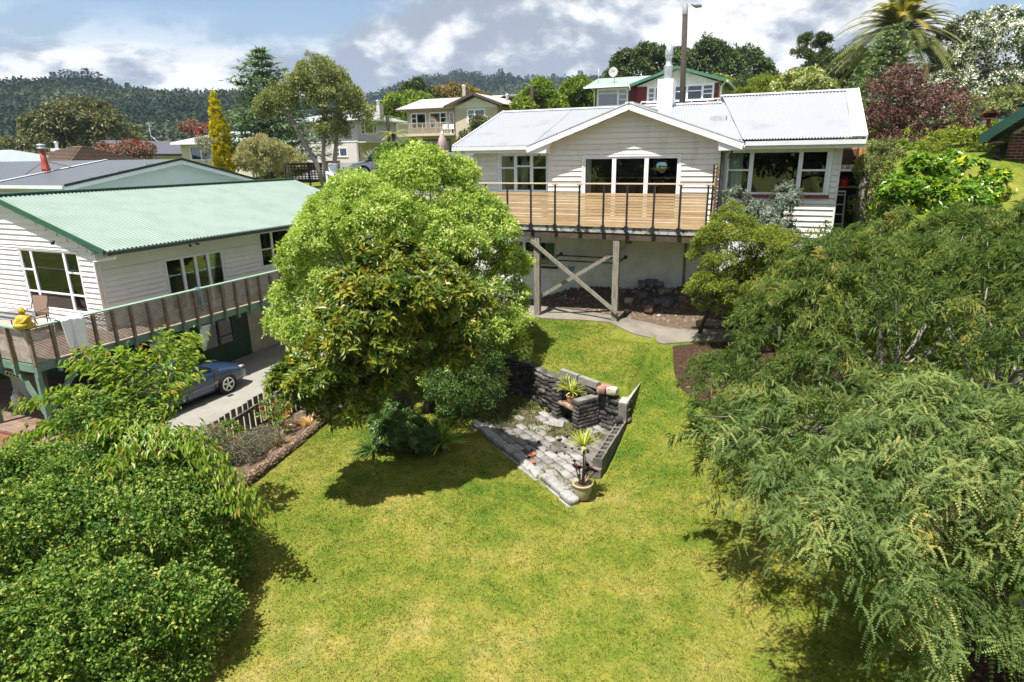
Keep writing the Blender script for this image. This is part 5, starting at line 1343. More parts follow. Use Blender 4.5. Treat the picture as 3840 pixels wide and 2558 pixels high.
L_POHUT = leafmat("pohutukawa_leaf", [(0, (.05, .065, .035)), (.45, (.15, .17, .11)), (.58, (.24, .25, .18)), (.62, (.24, .012, .015)), (1, (.42, .03, .03))], .55, .3, .12)
L_CREAMF = leafmat("cream_blossom_leaf", [(0, (.08, .12, .015)), (.5, (.22, .27, .035)), (.62, (.35, .38, .10)), (.68, (.60, .60, .36)), (1, (.75, .74, .52))], .55, .3, .2)
L_HEDGE = leafmat("hedge_leaf", [(0, (.05, .10, .016)), (.5, (.13, .21, .03)), (.9, (.24, .32, .06)), (.95, (.6, .6, .55)), (1, (.75, .75, .7))], .5, .3, .25)
L_CAMEL = leafmat("camellia_leaf", [(0, (.03, .08, .008)), (.45, (.09, .20, .015)), (.75, (.22, .34, .02)), (.9, (.45, .42, .015)), (1, (.62, .52, .02))], .25, .5, .25)
def bt(name, label, cat, blobs, mat, n, per, cr, L, Wd, seed, basez=None, r0=.2, **kw):
    n = int(n * .7); L *= 1.14; Wd *= 1.16
    mr = np.mean([b[3] for b in blobs]); kw.setdefault('billow', (9 / mr ** .7, .32 * mr ** .4))
    c = np.average(np.array(blobs)[:, :3], axis=0, weights=[b[3] for b in blobs]); b0 = blobs[0]
    base = (float(c[0]), float(c[1]), gz(c[0], c[1]) if basez is None else basez)
    return tree(name, label, cat, base, blobs, mat, n, per, cr, L, Wd, seed, r0=r0, **kw)
# left distance
bt("tree", "broad olive-brown tree standing behind the tiled roof house", "tree", [(-55.5, 86, 10.3, 4.4, 4, 3.0), (-59, 85, 9.2, 3.0, 3, 2.6), (-51.5, 86, 9.4, 2.8, 3, 2.6), (-56, 84, 7.5, 4, 3.4, 2.5)], L_OLIVE, 800, 24, .75, .42, .22, 61, r0=.35, nlimb=10, fill=.2)
bt("tree", "low bushy green tree at the far left edge beside the pale blue roof", "tree", [(-60, 80, 6.2, 4, 3, 2.2), (-54.5, 78, 5.4, 2.6, 2.4, 1.6), (-66, 82, 6.5, 3.5, 3, 2.6)], L_OLIVE, 520, 20, .7, .4, .2, 62, fill=.15, nlimb=4)
def red_heads(lv, rng, p, nr): pass
bt("tree", "pohutukawa covered in red flowers before the dark purple roof", "tree", [(-32.9, 55, 6.6, 1.9, 1.6, 1.1), (-31.2, 55, 6.4, 1.6, 1.5, .9)], L_POHUT, 420, 20, .32, .17, .085, 63, nlimb=4, spread=.30, tipgain=.22, tone=.52)
bt("tree", "second red flowering tree peeping over the pale roof by the cypress", "tree", [(-35.3, 75, 8.8, 1.7, 1.4, 1.3)], L_POHUT, 160, 20, .42, .24, .12, 64, nlimb=3, spread=.3, tone=.56)
bt("tree", "slender golden yellow cypress spire", "tree", [(-21.0, 48, 6.0, .66, .62, 1.6), (-21.05, 48, 7.6, .55, .52, 1.5), (-21.1, 48, 9.0, .34, .32, 1.2), (-21.1, 48, 9.9, .16, .16, .7)], L_GOLD, 900, 20, .14, .15, .07, 65, basez=4.2, r0=.1, nlimb=0, inner=.9, lump=.08, low=-.9, droop=-.9, fill=.1, billow=None)
bt("shrub", "pale straw-green feathery bush at the end of the green roof", "shrub", [(-14.1, 38, 6.0, 1.5, 1.3, 1.15), (-13.2, 38, 5.7, 1.0, 1.0, .9), (-15.0, 38, 5.7, .9, .9, .9)], leafmat("straw_leaf", ramp4((.16, .155, .065), (.28, .265, .125), (.42, .39, .22), (.55, .5, .32)), .6, .2, .2), 480, 24, .22, .15, .04, 66, r0=.08, nlimb=10, up=.2, droop=-.4)
def cedar(name, label, base, top, r, seed, mat, tiers, L=.3):
    rng = np.random.default_rng(seed); root = thing(name, label, "tree", base, grid=False); lv = Leaves(); mb = MB()
    mb.tube([(base[0], base[1], base[2] - .2), (base[0] + .1, base[1], (base[2] + top) / 2), (base[0], base[1], top)], [.28, .17, .03], 8)
    for i in range(tiers):
        u = i / (tiers - 1); z = base[2] + (top - base[2]) * (.10 + .88 * u); nb = 6 if u < .8 else 4
        for j in range(nb):
            a = j * 6.283 / nb + i * 1.1 + rng.uniform(-.3, .3); ln = r * (1 - u) ** .75 * rng.uniform(.7, 1.15) + .25
            d = np.array([math.cos(a), math.sin(a), .12 + .25 * u]); tip = np.array([base[0], base[1], z]) + d * ln
            mb.tube([(base[0], base[1], z), tuple(tip)], [.05, .01], 4, cap=False)
            m = int(26 + ln * 34); s = rng.random(m) ** .6
            P = np.array([base[0], base[1], z]) + d * (ln * s)[:, None] + rng.normal(size=(m, 3)) * np.array([1, 1, .22]) * (.10 + .28 * ln * .4)
            A = d * .7 + rng.normal(size=(m, 3)) * np.array([.8, .8, .3]) - np.array([0, 0, .12])
            lv.kite(P, A, np.array([0, 0, 1.]) + rng.normal(size=(m, 3)) * .3, L * rng.uniform(.7, 1.3, m), L * .38 * rng.uniform(.7, 1.2, m), rng.normal(.5, .2, m) + rng.normal(0, .08), .2)
    link("crown", lv.mesh("crown", mat, base), root); mb.build("trunk", M_TRUNK, root); return root
cedar("cedar_tree", "blue-green layered cedar behind the golden cypress", (-18.9, 52, 4.2), 14.0, 3.9, 67, L_CEDAR, 17, .42)
tree("kanuka_tree", "tall open kanuka tree with bare leaning trunks and tufted olive crown", "tree", (-9.6, 34, gz(-9.6, 34)),
     [(-9.5, 34, 9.6, 1.3, 1.2, 1.2), (-8.9, 34, 8.9, 1.3, 1.2, 1.0), (-11.6, 34, 8.7, 1.0, .9, .75), (-7.9, 34, 8.2, .9, .9, .65), (-9.1, 34, 7.3, .85, .9, .9), (-10.4, 34, 9.2, .9, .9, .8), (-12.3, 34, 8.3, .6, .6, .5)],
     L_KAN, 900, 26, .24, .15, .06, 68, trunks=[[(-9.7, 34, 4.2), (-10.1, 34, 5.8), (-10.9, 34, 7.4), (-11.3, 34, 8.3)], [(-9.6, 34.1, 4.2), (-9.7, 34, 6), (-9.4, 34, 8.2)], [(-9.2, 34, 4.2), (-9.1, 34, 6), (-8.7, 34, 8.0)]], r0=.15, bark=M_PALETRUNK, nlimb=26, fill=.12, up=.3, droop=-.25, limb_r=.05)
# along the street
bt("shrub", "leafy hedge shrub dotted with white flowers, right of the parked van", "shrub", [(-4.95, 27, 5.75, .72, .7, .75), (-4.8, 27.2, 5.2, .75, .7, .7)], L_HEDGE, 380, 26, .15, .09, .045, 69, r0=.05, nlimb=4)
bt("shrub", "taller white flowering hedge shrub beside the folded umbrella", "shrub", [(-3.6, 26, 5.9, .72, .65, .85), (-3.3, 25.8, 5.2, .8, .7, .8), (-2.7, 25.6, 5.3, .6, .6, .6)], L_HEDGE, 460, 26, .15, .09, .045, 70, r0=.05, nlimb=4)
bt("tree", "lime green tree at the left of the cream house", "tree", [(-11.7, 75, 11.2, 2.1, 2, 1.6), (-13.2, 75, 10.2, 1.6, 1.6, 1.4), (-10.3, 76, 11.6, 1.5, 1.5, 1.2)], L_LIME, 330, 22, .5, .3, .16, 71, r0=.15, nlimb=4)
bt("tree", "dark pine rising behind the lime green tree", "tree", [(-11.2, 80, 13.2, 1.1, 1.1, 1.6), (-9.0, 80, 12.6, .8, .8, 1.3), (-12.2, 80, 12.4, .9, .9, 1.2)], L_DARK, 260, 22, .42, .32, .12, 72, r0=.15, nlimb=4)
bt("tree", "rounded bronze-brown tree over the cream house roof", "tree", [(-6.8, 86, 12.9, 3.4, 3, 1.7), (-4.5, 86, 12.4, 2.4, 2.4, 1.3)], L_BROWN, 420, 24, .5, .3, .16, 73, r0=.2, nlimb=4)
bt("tree", "leafy green tree with drooping fern-like top, right of the cream house", "tree", [(2.4, 55, 10.0, 1.6, 1.5, 1.3), (3.6, 55, 9.6, 1.2, 1.2, 1.1), (1.4, 55, 9.4, 1.1, 1.1, 1.0), (2.6, 55, 11.0, .8, .8, .8)], L_LIME, 420, 24, .36, .24, .10, 74, r0=.15, nlimb=6, tone=.42)
bt("tree", "round green tree left of the red house", "tree", [(6.0, 58, 10.8, 1.35, 1.3, 1.4), (6.9, 58, 10.0, 1.2, 1.2, 1.1), (5.2, 58, 10.0, 1.0, 1.0, 1.0)], L_LIME, 380, 24, .34, .22, .11, 75, r0=.15, nlimb=4, tone=.38)
bt("tree", "low olive tree before the cream house wall", "tree", [(-1.7, 40, 7.3, 1.1, 1.0, .8), (-2.3, 40, 6.8, .8, .8, .6), (-.9, 40, 7.2, .7, .7, .6)], L_OLIVE, 300, 24, .24, .14, .07, 76, r0=.08, nlimb=6)
# behind the red house and up the right bank
bt("tree", "spreading dark evergreen behind the red house, left mass", "tree", [(15.0, 75, 14.2, 3.6, 3.2, 2.9), (12.6, 75, 13.0, 2.4, 2.4, 2.1), (18.0, 76, 14.6, 2.4, 2.4, 2.4)], L_DARK, 620, 26, .6, .34, .17, 77, r0=.3, nlimb=8)
bt("tree", "spreading dark evergreen behind the red house, wider right mass", "tree", [(22.5, 78, 15.2, 3.8, 3.4, 2.8), (26.5, 78, 14.6, 3.2, 3, 2.6), (29.2, 78, 13.2, 2.4, 2.4, 2.2)], L_DARK, 700, 26, .6, .34, .17, 78, r0=.3, nlimb=8)
bt("tree", "yellow-green shrubby tree just over the red house gable", "tree", [(20.0, 66, 12.0, 1.7, 1.5, 1.1), (22.0, 66, 11.8, 1.3, 1.2, 1.0)], L_LIME, 260, 22, .4, .24, .12, 79, r0=.1, nlimb=3)
bt("tree", "flat topped windswept tree on the skyline", "tree", [(25.0, 56, 14.5, 1.3, 1.1, .55), (24.2, 56, 13.6, .9, .9, .45), (25.6, 56, 13.3, .7, .7, .4)], L_DARK, 240, 24, .26, .2, .08, 80, r0=.12, nlimb=10, fill=0)
bt("tree", "tree with cream blossom above the white roof", "tree", [(19.7, 45, 10.3, 1.6, 1.3, .95), (18.6, 45, 9.8, 1.0, 1.0, .75), (20.9, 45, 9.8, 1.0, 1.0, .75)], L_CREAMF, 420, 24, .24, .15, .08, 81, r0=.12, nlimb=4, spread=.3, tipgain=.35)
bt("tree", "flat layered yellow-green tree beside the cream blossom tree", "tree", [(19.3, 51, 10.9, 1.3, 1.2, .5), (18.6, 51, 10.2, 1.5, 1.3, .5), (20.2, 51, 9.7, 1.4, 1.2, .5)], L_TOTARA, 320, 24, .26, .18, .07, 82, r0=.12, nlimb=6)
for i, (bl, sd, lab) in enumerate((
        ([(30.5, 62, 12.4, 3.4, 3, 2.6), (27.2, 61, 11.6, 2.4, 2.4, 2.0)], 83, "dark green tree mass left of the palm"),
        ([(22.6, 48, 9.6, 2.0, 1.8, 1.5), (24.4, 48, 10.4, 1.6, 1.6, 1.4)], 84, "dark green tree behind the end of the white roof"),
        ([(24.0, 66, 11.6, 2.8, 2.4, 1.6), (21.4, 64, 11.0, 2.2, 2, 1.4)], 85, "olive green tree row over the red house side wall"))):
    bt("tree", lab, "tree", bl, L_DARK, 420, 24, .42, .26, .12, sd, r0=.2, nlimb=4, tone=.45)
bt("tree", "purple leaved plum tree beside the end of the white roof", "tree", [(15.1, 26, 8.2, .95, .9, .95), (17.1, 26, 7.6, 1.0, .9, .85), (14.8, 26, 7.1, .85, .8, .8), (17.6, 26, 6.7, .9, .8, .6), (16.1, 26, 7.4, 1.0, .9, .9), (15.7, 26, 6.8, .8, .8, .6), (15.0, 25.6, 6.2, 1.0, .8, .5), (17.0, 25.6, 6.0, 1.1, .8, .5)], L_PLUM, 1200, 22, .16, .075, .045, 86, basez=5.4, r0=.07, nlimb=40, bark=M_TRUNK, fill=.08, inner=.35, spread=.26, limb_r=.02, billow=None, flat=1.0, up=.2, shoots=(160, .5))
bt("tree", "huge rounded tree smothered in white blossom at the top right", "tree", [(27.6, 39, 10.6, 3.2, 2.8, 2.7), (24.9, 38, 8.8, 2.2, 2.0, 2.0), (27.8, 37, 8.0, 2.4, 2.0, 2.0), (31, 39, 9.5, 3, 2.6, 3.0), (25.4, 38, 10.0, 1.5, 1.5, 1.4)], L_WHITEF, 1900, 26, .28, .15, .08, 87, basez=6.5, r0=.3, nlimb=12, lump=.1, spread=.34, tipgain=.4, tone=.50, inner=.85, fill=.5)
bt("shrub", "olive green bushy shrub under the white blossom tree", "shrub", [(23.6, 33.5, 7.4, 1.2, 1.0, 1.2), (24.8, 33, 7.9, 1.0, .9, 1.0), (22.4, 33.5, 6.9, .9, .8, .8)], L_KAN, 380, 24, .22, .12, .05, 88, r0=.08, nlimb=8)
cedar("conifer_tree", "spiky grey-green young conifer in front of the palm", (19.2, 34, 6.6), 11.9, 1.9, 89, L_CEDAR, 15, .24)
bt("shrub", "glossy green camellia with yellow young leaves behind the weeping tree", "shrub", [(10.9, 17, 5.1, 1.0, .8, .7), (12.0, 17.1, 5.2, .9, .7, .7), (10.2, 16.8, 4.6, .8, .7, .7), (11.3, 16.7, 4.3, 1.4, .9, .8), (12.9, 17.4, 4.9, .7, .6, .6)], L_CAMEL, 700, 14, .10, .14, .065, 90, r0=.05, nlimb=6, mode='rosette', tone=.5)
bt("shrub", "upright olive conifer shrub at the corner of the storage bay", "shrub", [(9.95, 18, 5.0, .5, .5, .9), (10.5, 18.2, 5.4, .45, .45, .85), (10.1, 17.6, 4.4, .55, .5, .6)], L_KAN, 420, 26, .13, .07, .025, 91, r0=.05, nlimb=6, droop=-.5, tone=.4)
bt("shrub", "dense yellow-green shrub on the bank right of the camellia", "shrub", [(14.6, 21, 5.9, 1.1, .8, .8), (15.8, 21.4, 5.7, .8, .7, .7), (13.6, 20.6, 5.5, .9, .7, .7)], L_TOTARA, 420, 24, .16, .085, .04, 120, r0=.04, nlimb=6, shoots=(60, .4))
bt("shrub", "low green shrub under the purple plum tree", "shrub", [(14.2, 24.5, 5.95, .9, .7, .45), (16.0, 24.6, 6.0, .9, .7, .4)], L_LIME, 260, 22, .16, .09, .045, 121, r0=.03, nlimb=4, tone=.4)
bt("shrub", "golden yellow flowering bush glimpsed under the white eave end", "shrub", [(12.9, 27, 6.3, .6, .5, .5)], leafmat("yellow_flower_leaf", [(0, (.12, .15, .01)), (.5, (.4, .36, .01)), (1, (.7, .6, .02))], .5, .3, .2), 120, 22, .15, .09, .05, 92, nlimb=2, r0=.04)
bt("shrub", "thin green shrub on the grass bank beside the brick house", "shrub", [(17.4, 23.6, 6.3, .55, .5, .65), (17.2, 23.5, 5.7, .4, .4, .4)], L_TOTARA, 180, 22, .13, .08, .035, 93, r0=.04, nlimb=10, fill=.1)
bt("shrub", "orange flowering shrub at the foot of the brick wall", "shrub", [(13.1, 15.6, 4.7, .45, .4, .25)], leafmat("orange_flower_leaf", [(0, (.10, .14, .02)), (.45, (.3, .25, .02)), (1, (.7, .38, .02))], .5, .3, .2), 90, 20, .11, .06, .035, 94, nlimb=2, r0=.03)
bt("shrub", "twiggy grey shrub in front of the house by the cypress", "shrub", [(-21.6, 46.5, 6.5, .8, .6, 1.0)], leafmat("grey_twig_leaf", ramp4((.16, .15, .09), (.22, .21, .14), (.3, .29, .2), (.36, .34, .26)), .6, .2, .15), 110, 16, .2, .14, .04, 95, r0=.05, nlimb=14, fill=0)

def frond_plant(name, label, base, top, n, L, Wd, seed, stops, trunk_r, el=(-.3, 1.1), droop=.8, pairs=26, dead=0):
    rng = np.random.default_rng(seed); root = thing(name, label, "tree", base, grid=False); lv = Leaves()
    a = rng.uniform(0, 6.283, n); e = rng.uniform(el[0], el[1], n)
    A = np.stack([np.cos(a) * np.cos(e), np.sin(a) * np.cos(e), np.sin(e)], -1); P = np.tile(np.array((base[0], base[1], top), float), (n, 1))
    lv.pinnate(P, A, np.array([0, 0, 1.]) + A * .1, L * rng.uniform(.8, 1.1, n), np.full(n, Wd), np.clip(rng.normal(.5, .2, n) + .25 * np.sin(e), 0, 1), pairs, droop, 1.0, .38, .06)
    lv.strap(P, A, L * np.full(n, .98), np.full(n, L * .018), np.full(n, .5), droop, 8)
    link("fronds", lv.mesh("fronds", leafmat(name + "_frond_%d" % seed, stops, .5, .35, .2), base), root)
    mb = MB(); mb.tube([(base[0], base[1], base[2] - .2), (base[0], base[1], (base[2] + top) / 2), (base[0], base[1], top)], [trunk_r * 1.1, trunk_r, trunk_r * 1.2], 10); mb.build("trunk", M_DKTRUNK, root)
    return root
frond_plant("palm_tree", "large phoenix palm with arching fronds at the top of the picture", (22.9, 40, 7.0), 12.7, 170, 3.9, .55, 96, [(0, (.06, .07, .03)), (.5, (.15, .17, .05)), (.8, (.28, .27, .08)), (1, (.44, .34, .08))], .5, (-.5, 1.3), .95, 34)
frond_plant("tree_fern", "bright lime tree fern in front of the lilac house", (-7.9, 45, 5.7), 7.55, 16, 1.35, .22, 97, [(0, (.16, .21, .02)), (1, (.40, .42, .05))], .12, (.0, .6), .6, 18)
frond_plant("tree_fern", "green tree fern poking out above the trees right of the cream house", (1.9, 54, 8.0), 11.3, 14, 1.5, .24, 98, [(0, (.08, .13, .02)), (1, (.22, .28, .05))], .12, (.0, .7), .7, 18)
frond_plant("tree_fern", "tree fern hanging between the lilac and cream houses", (-9.5, 52, 6.0), 9.1, 14, 1.7, .26, 99, [(0, (.06, .11, .02)), (1, (.18, .25, .05))], .12, (-.2, .5), .9, 18)
strap_plant("flax", "golden flax clump behind the parked van", "plant", (-9.3, 44, 5.6), 70, 1.25, .09, [(0, (.30, .24, .04)), (1, (.58, .45, .12))], 53, .75, .35)
strap_plant("cabbage_tree", "yellow spiky cabbage tree head above the right white roof", "plant", (16.6, 40, 7.8), 80, .75, .06, [(0, (.30, .27, .06)), (1, (.6, .52, .2))], 54, .8, .3, head=1.15)

# ------------------------------------------------------------------ bed by the fence
def wb(s, t): w = W(s, t); return (w.x, w.y, float(ground(s, t)))
L_RED = leafmat("red_tipped_leaf", [(0, (.035, .08, .012)), (.5, (.10, .18, .02)), (.8, (.22, .28, .03)), (.88, (.5, .07, .03)), (1, (.6, .10, .06))], .35, .45, .25)
for i, (s, t, h, lab) in enumerate(((-10.75, 10.45, .55, "red tipped photinia shrub in the bed before the paling fence"), (-10.7, 11.7, .6, "orange tipped shrub at the far end of the fence bed"), (-10.85, 9.1, .45, "small red flowered shrub low against the paling fence"))):
    x, y, z = wb(s, t)
    tree("shrub", lab, "shrub", (x, y, z), [(x, y, z + h, .42, .4, h * .75), (x + .2, y - .2, z + h * .7, .3, .3, h * .5)], L_RED, 110, 12, .09, .07, .03, 101 + i, r0=.015, nlimb=12, mode='rosette', fill=.15, spread=.3, tone=.55)
L_GREYS = leafmat("grey_shrub_leaf", ramp4((.06, .06, .035), (.12, .115, .075), (.19, .18, .125), (.27, .25, .18)), .6, .25, .15)
for i, (s, t, h, lab) in enumerate(((-10.7, 8.6, .55, "grey-green wiry shrub at the near end of the fence bed"), (-10.2, 8.9, .35, "low grey wiry shrub right of the tall one in the fence bed"), (-10.3, 9.6, .28, "small grey wiry cushion shrub next to the straw tussock"))):
    x, y, z = wb(s, t)
    tree("shrub", lab, "shrub", (x, y, z), [(x, y, z + h * .8, .36, .34, h)], L_GREYS, 170, 22, .10, .035, .016, 111 + i, r0=.015, nlimb=10, fill=.2)
x, y, z = wb(-10.05, 9.75); strap_plant("tussock", "straw coloured tussock clump before the fence", "plant", (x, y, z), 70, .55, .02, [(0, (.26, .18, .08)), (1, (.52, .40, .20))], 55, .8, .5)
x, y, z = wb(-10.1, 10.9); strap_plant("tussock", "orange-brown flax clump sprawling onto the log", "plant", (x, y, z), 60, .5, .026, [(0, (.34, .17, .04)), (1, (.55, .36, .14))], 56, 1.1, .6)
# weeds on the patio
def weeds():
    rng = np.random.default_rng(77); lv = Leaves(); c = []
    for (s, t, r, n) in ((-5.9, 12.95, .9, 900), (-4.15, 12.35, .45, 260), (-4.75, 12.3, .3, 160), (-3.6, 12.3, .35, 160), (-3.7, 10.3, .3, 120), (-6.3, 13.6, .7, 500), (-3.2, 10.0, .2, 80)):
        a = rng.uniform(0, 6.283, n); q = r * np.sqrt(rng.random(n)); ss, tt = s + q * np.cos(a), t + q * np.sin(a)
        keep = (tt < np.interp(ss, WALL_S, WALL_T) - .03) & (ss < -3.0); c.append(np.stack([ss, tt], -1)[keep])
    c = np.concatenate(c); n = len(c); P = np.stack([c[:, 0] * CA + c[:, 1] * SA, -c[:, 0] * SA + c[:, 1] * CA, np.full(n, .01)], -1)
    a = rng.uniform(0, 6.283, n); e = rng.uniform(.3, 1.3, n); A = np.stack([np.cos(a) * np.cos(e), np.sin(a) * np.cos(e), np.sin(e)], -1)
    lv.kite(P, A, np.array([0, 0, 1.]) + rng.normal(size=(n, 3)) * .4, rng.uniform(.05, .14, n), rng.uniform(.012, .03, n), rng.random(n), .2, .25)
    me = lv.mesh("weeds", leafmat("weed_leaf", ramp4((.05, .10, .012), (.12, .17, .02), (.2, .22, .04), (.34, .28, .10)), .5, .3, .25), (0, 0, 0))
    tag(link("weeds", me), "weeds and grass growing over the patio pavers", "weeds", kind='stuff')
weeds()

# ------------------------------------------------------------------ hills with forest
def hills():
    rng = np.random.default_rng(9)
    m1 = nmat("bush_hillside", (.028, .042, .024), .95, .4, .05, col2=(.065, .075, .042), patch=.55, soft=.15)
    h1 = [(-900,50),(-640,56),(-438,58),(-362,58),(-347,55),(-332,57),(-321,59),(-298,59),(-286,56),(-275,54),(-260,51),(-240,48),(-219,48),(-198,49),(-177,48),(-145,44),(-117,38),(-89,28),(-40,15),(20,6)]
    h2 = [(-900,60),(-500,66),(-290,73),(-236,78),(-196,84),(-174,87),(-159,92),(-119,99),(-77,107),(-52,109),(-27,103),(-5,104),(28,98),(56,101),(98,100),(140,95),(212,87),(357,72),(600,60),(900,50)]
    L_H1 = leafmat("far_bush_leaf", ramp4((.012, .024, .016), (.027, .044, .026), (.052, .068, .038), (.095, .11, .062)), .8, .05, .15)
    for nm, lab, prof, y0, depth, tr, ntree, ev in (("hill", "dark bush covered ridge across the valley on the left", h1, 480, 300, 6.5, 3300, 3.0), ("hill", "further forested hill with a grassy spur in the middle distance", h2, 900, 420, 9.5, 2600, 6.0)):
        px = np.array([p[0] for p in prof], float); pz = np.array([p[1] for p in prof], float) - ev
        nx, ny = 120, 26; xs = np.linspace(px[0], px[-1], nx); us = np.linspace(-.45, 1.15, ny)
        def surf(x, u):
            # u 0 at the ridge, 1 at the foot towards the viewer
            zr = np.interp(x, px, pz); foot = -8
            prof_ = np.where(u < 0, 1 - (u * 1.3) ** 2, np.cos(np.clip(u, 0, 1) * np.pi / 2) ** 1.25)
            gully = 1 - .13 * np.abs(np.sin(x * .021 + 1.2 * np.sin(x * .008))) * np.sin(np.clip(u, 0, 1) * np.pi)
            return foot + (zr - foot) * prof_ * gully
        X, U = np.meshgrid(xs, us); Zz = surf(X, U); Yv = y0 - U * depth
        v = np.stack([X, Yv, Zz], -1).reshape(-1, 3); i = np.arange(nx * ny).reshape(ny, nx)
        f = np.stack([i[:-1, :-1], i[1:, :-1], i[1:, 1:], i[:-1, 1:]], -1).reshape(-1, 4)
        me = raw_mesh("hill", v, f, smooth=True); me.materials.append(m1)
        tag(link(nm, me), lab, "hill", kind='structure')
        # forest: leaf clusters shaped as tree crowns, all over the visible slope
        lv = Leaves(); n = ntree
        lim = (prof[0][0] * .72, -30) if y0 < 600 else (-330, 420)
        x = rng.uniform(lim[0], lim[1], n); u = rng.uniform(-.06, .86, n)
        y = y0 - u * depth
        if y0 > 600:
            keep = ~((x > -205) & (x < -140) & (u < .16)); x, u, y = x[keep], u[keep], y[keep]; n = len(x)
        z = surf(x, u); tone = np.clip(.45 + .28 * np.sin(x * .03 + u * 9) * np.sin(x * .013 - u * 5) + rng.normal(0, .16, n), 0, 1)
        per = 34; dirs = unit(rng.normal(size=(n * per, 3)) + np.array([0, -.25, .35])); r = np.repeat(rng.uniform(.5, 1.15, n) * tr, per)
        P = np.repeat(np.stack([x, y, z + tr * .35], -1), per, 0) + dirs * r[:, None] * np.array([1, 1, .8]) * rng.uniform(.8, 1.05, (n * per, 1))
        lv.kite(P, rng.normal(size=(n * per, 3)), dirs + np.array([0, 0, .3]) + rng.normal(size=(n * per, 3)) * .35, np.full(n * per, tr * .42), np.full(n * per, tr * .26), np.repeat(tone, per) + rng.normal(0, .12, n * per), .15, 0)
        me = lv.mesh("forest", L_H1, (0, 0, 0))
        tag(link("forest", me), "dense native bush clothing the " + ("near ridge" if y0 < 600 else "distant hill"), "forest", kind='stuff')
        if y0 > 600:
            gm = nmat("dry_hill_grass", (.17, .16, .075), .95, .25, .08)
            q = [(xx, y0 - uu * depth, float(surf(np.array(xx), np.array(uu))) + 1.0) for xx, uu in ((-212, .0), (-190, -.02), (-150, -.02), (-142, .06), (-165, .10), (-190, .14), (-215, .10))]
            gmB = MB(); gmB.add(q, [tuple(range(len(q)))]); tag(link("hill_grass", gmB.mesh("hill_grass", mats=[gm])), "dry grassy patch on the shoulder of the distant hill", "grass", kind='structure')
    # single pines on the skyline
    spots = [(-352, 480, 9, "first"), (-330, 478, 8, ""), (-322, 479, 12, ""), (-312, 478, 13, ""), (-306, 480, 12, ""), (-299, 479, 14, ""), (-292, 478, 13, ""), (-283, 480, 11, ""), (-270, 478, 10, ""), (-252, 478, 9, ""), (-181, 478, 15, ""), (-174, 480, 11, ""),
             (-128, 900, 12, ""), (-92, 900, 14, ""), (-72, 898, 15, ""), (-40, 900, 15, ""), (-10, 900, 20, ""), (2, 900, 16, ""), (30, 900, 18, ""), (60, 900, 16, ""), (96, 900, 20, ""), (-66, 895, 16, ""), (-20, 900, 13, ""), (14, 900, 15, "")]
    for i, (x, y, h, _) in enumerate(spots):
        prof = h1 if y < 600 else h2; z = float(np.interp(x, [p[0] for p in prof], [p[1] for p in prof])) - (3 if y < 600 else 6) - 1
        rg = np.random.default_rng(200 + i); lv = Leaves(); m = 170; u = rg.random(m) ** .8
        round_ = i % 3 == 0; wd = h * (.34 if round_ else .20)
        rad = wd * ((1 - u) ** .8 + .12) if not round_ else wd * np.sqrt(np.clip(1 - ((u - .62) / .42) ** 2, .02, 1)); a = rg.uniform(0, 6.283, m); q = np.sqrt(rg.random(m))
        base = (x, y, z); zz = z + h * (.22 + .8 * u)
        P = np.stack([x + rad * q * np.cos(a), y + rad * q * np.sin(a), zz], -1)
        lv.kite(P, np.stack([np.cos(a), np.sin(a), 0 * a - .1], -1), np.array([0, 0, 1.]) + rg.normal(size=(m, 3)) * .5, np.full(m, h * .17), np.full(m, h * .09), rg.normal(.25, .12, m), .1, .1)
        side = "near ridge skyline" if y < 600 else "distant hill skyline"
        root = thing("pine_tree", "small dark pine silhouette on the " + side, "tree", base, grid=False, group="pines on the " + side)
        link("crown", lv.mesh("crown", L_H1, base), root); mb = MB(); mb.tube([(x, y, z - 2), (x, y, z + h * .9)], [h * .02, h * .008], 5); mb.build("trunk", M_DKTRUNK, root)
hills()
# ------------------------------------------------------------------ houses further off
M_CREAMP = nmat("cream_plaster", (.46, .405, .315), .85, .05, 2)
M_BEIGEROOF = nmat("pale_beige_roof", (.36, .34, .30), .5, .05, 2)
M_BROWNTRIM = nmat("brown_trim", (.07, .05, .045), .6)
M_DKPANE = glassmat("far_glass", (.45, .48, .5), .10)
def gable_roof(H, mat, face, a0, a1, aa, ez, az, d_front, d_back, over=.12, barge=None, name="roof"):
    """roof over a gable wall: ridge runs back from the face"""
    for e in (a0, a1):
        P = [face.pt(e, d_front, ez), face.pt(aa, d_front, az), face.pt(aa, -d_back, az), face.pt(e, -d_back, ez)]
        mb = MB(); mb.ext(P, (0, 0, over * .5)); o = mb.build(name, mat, H)
        if barge:
            b = MB(); p, q = Vector(face.pt(e, d_front + .02, ez - .02)), Vector(face.pt(aa, d_front + .02, az - .02)); b.bar(p, q, .06, .2); b.build("barge_board", barge, o)
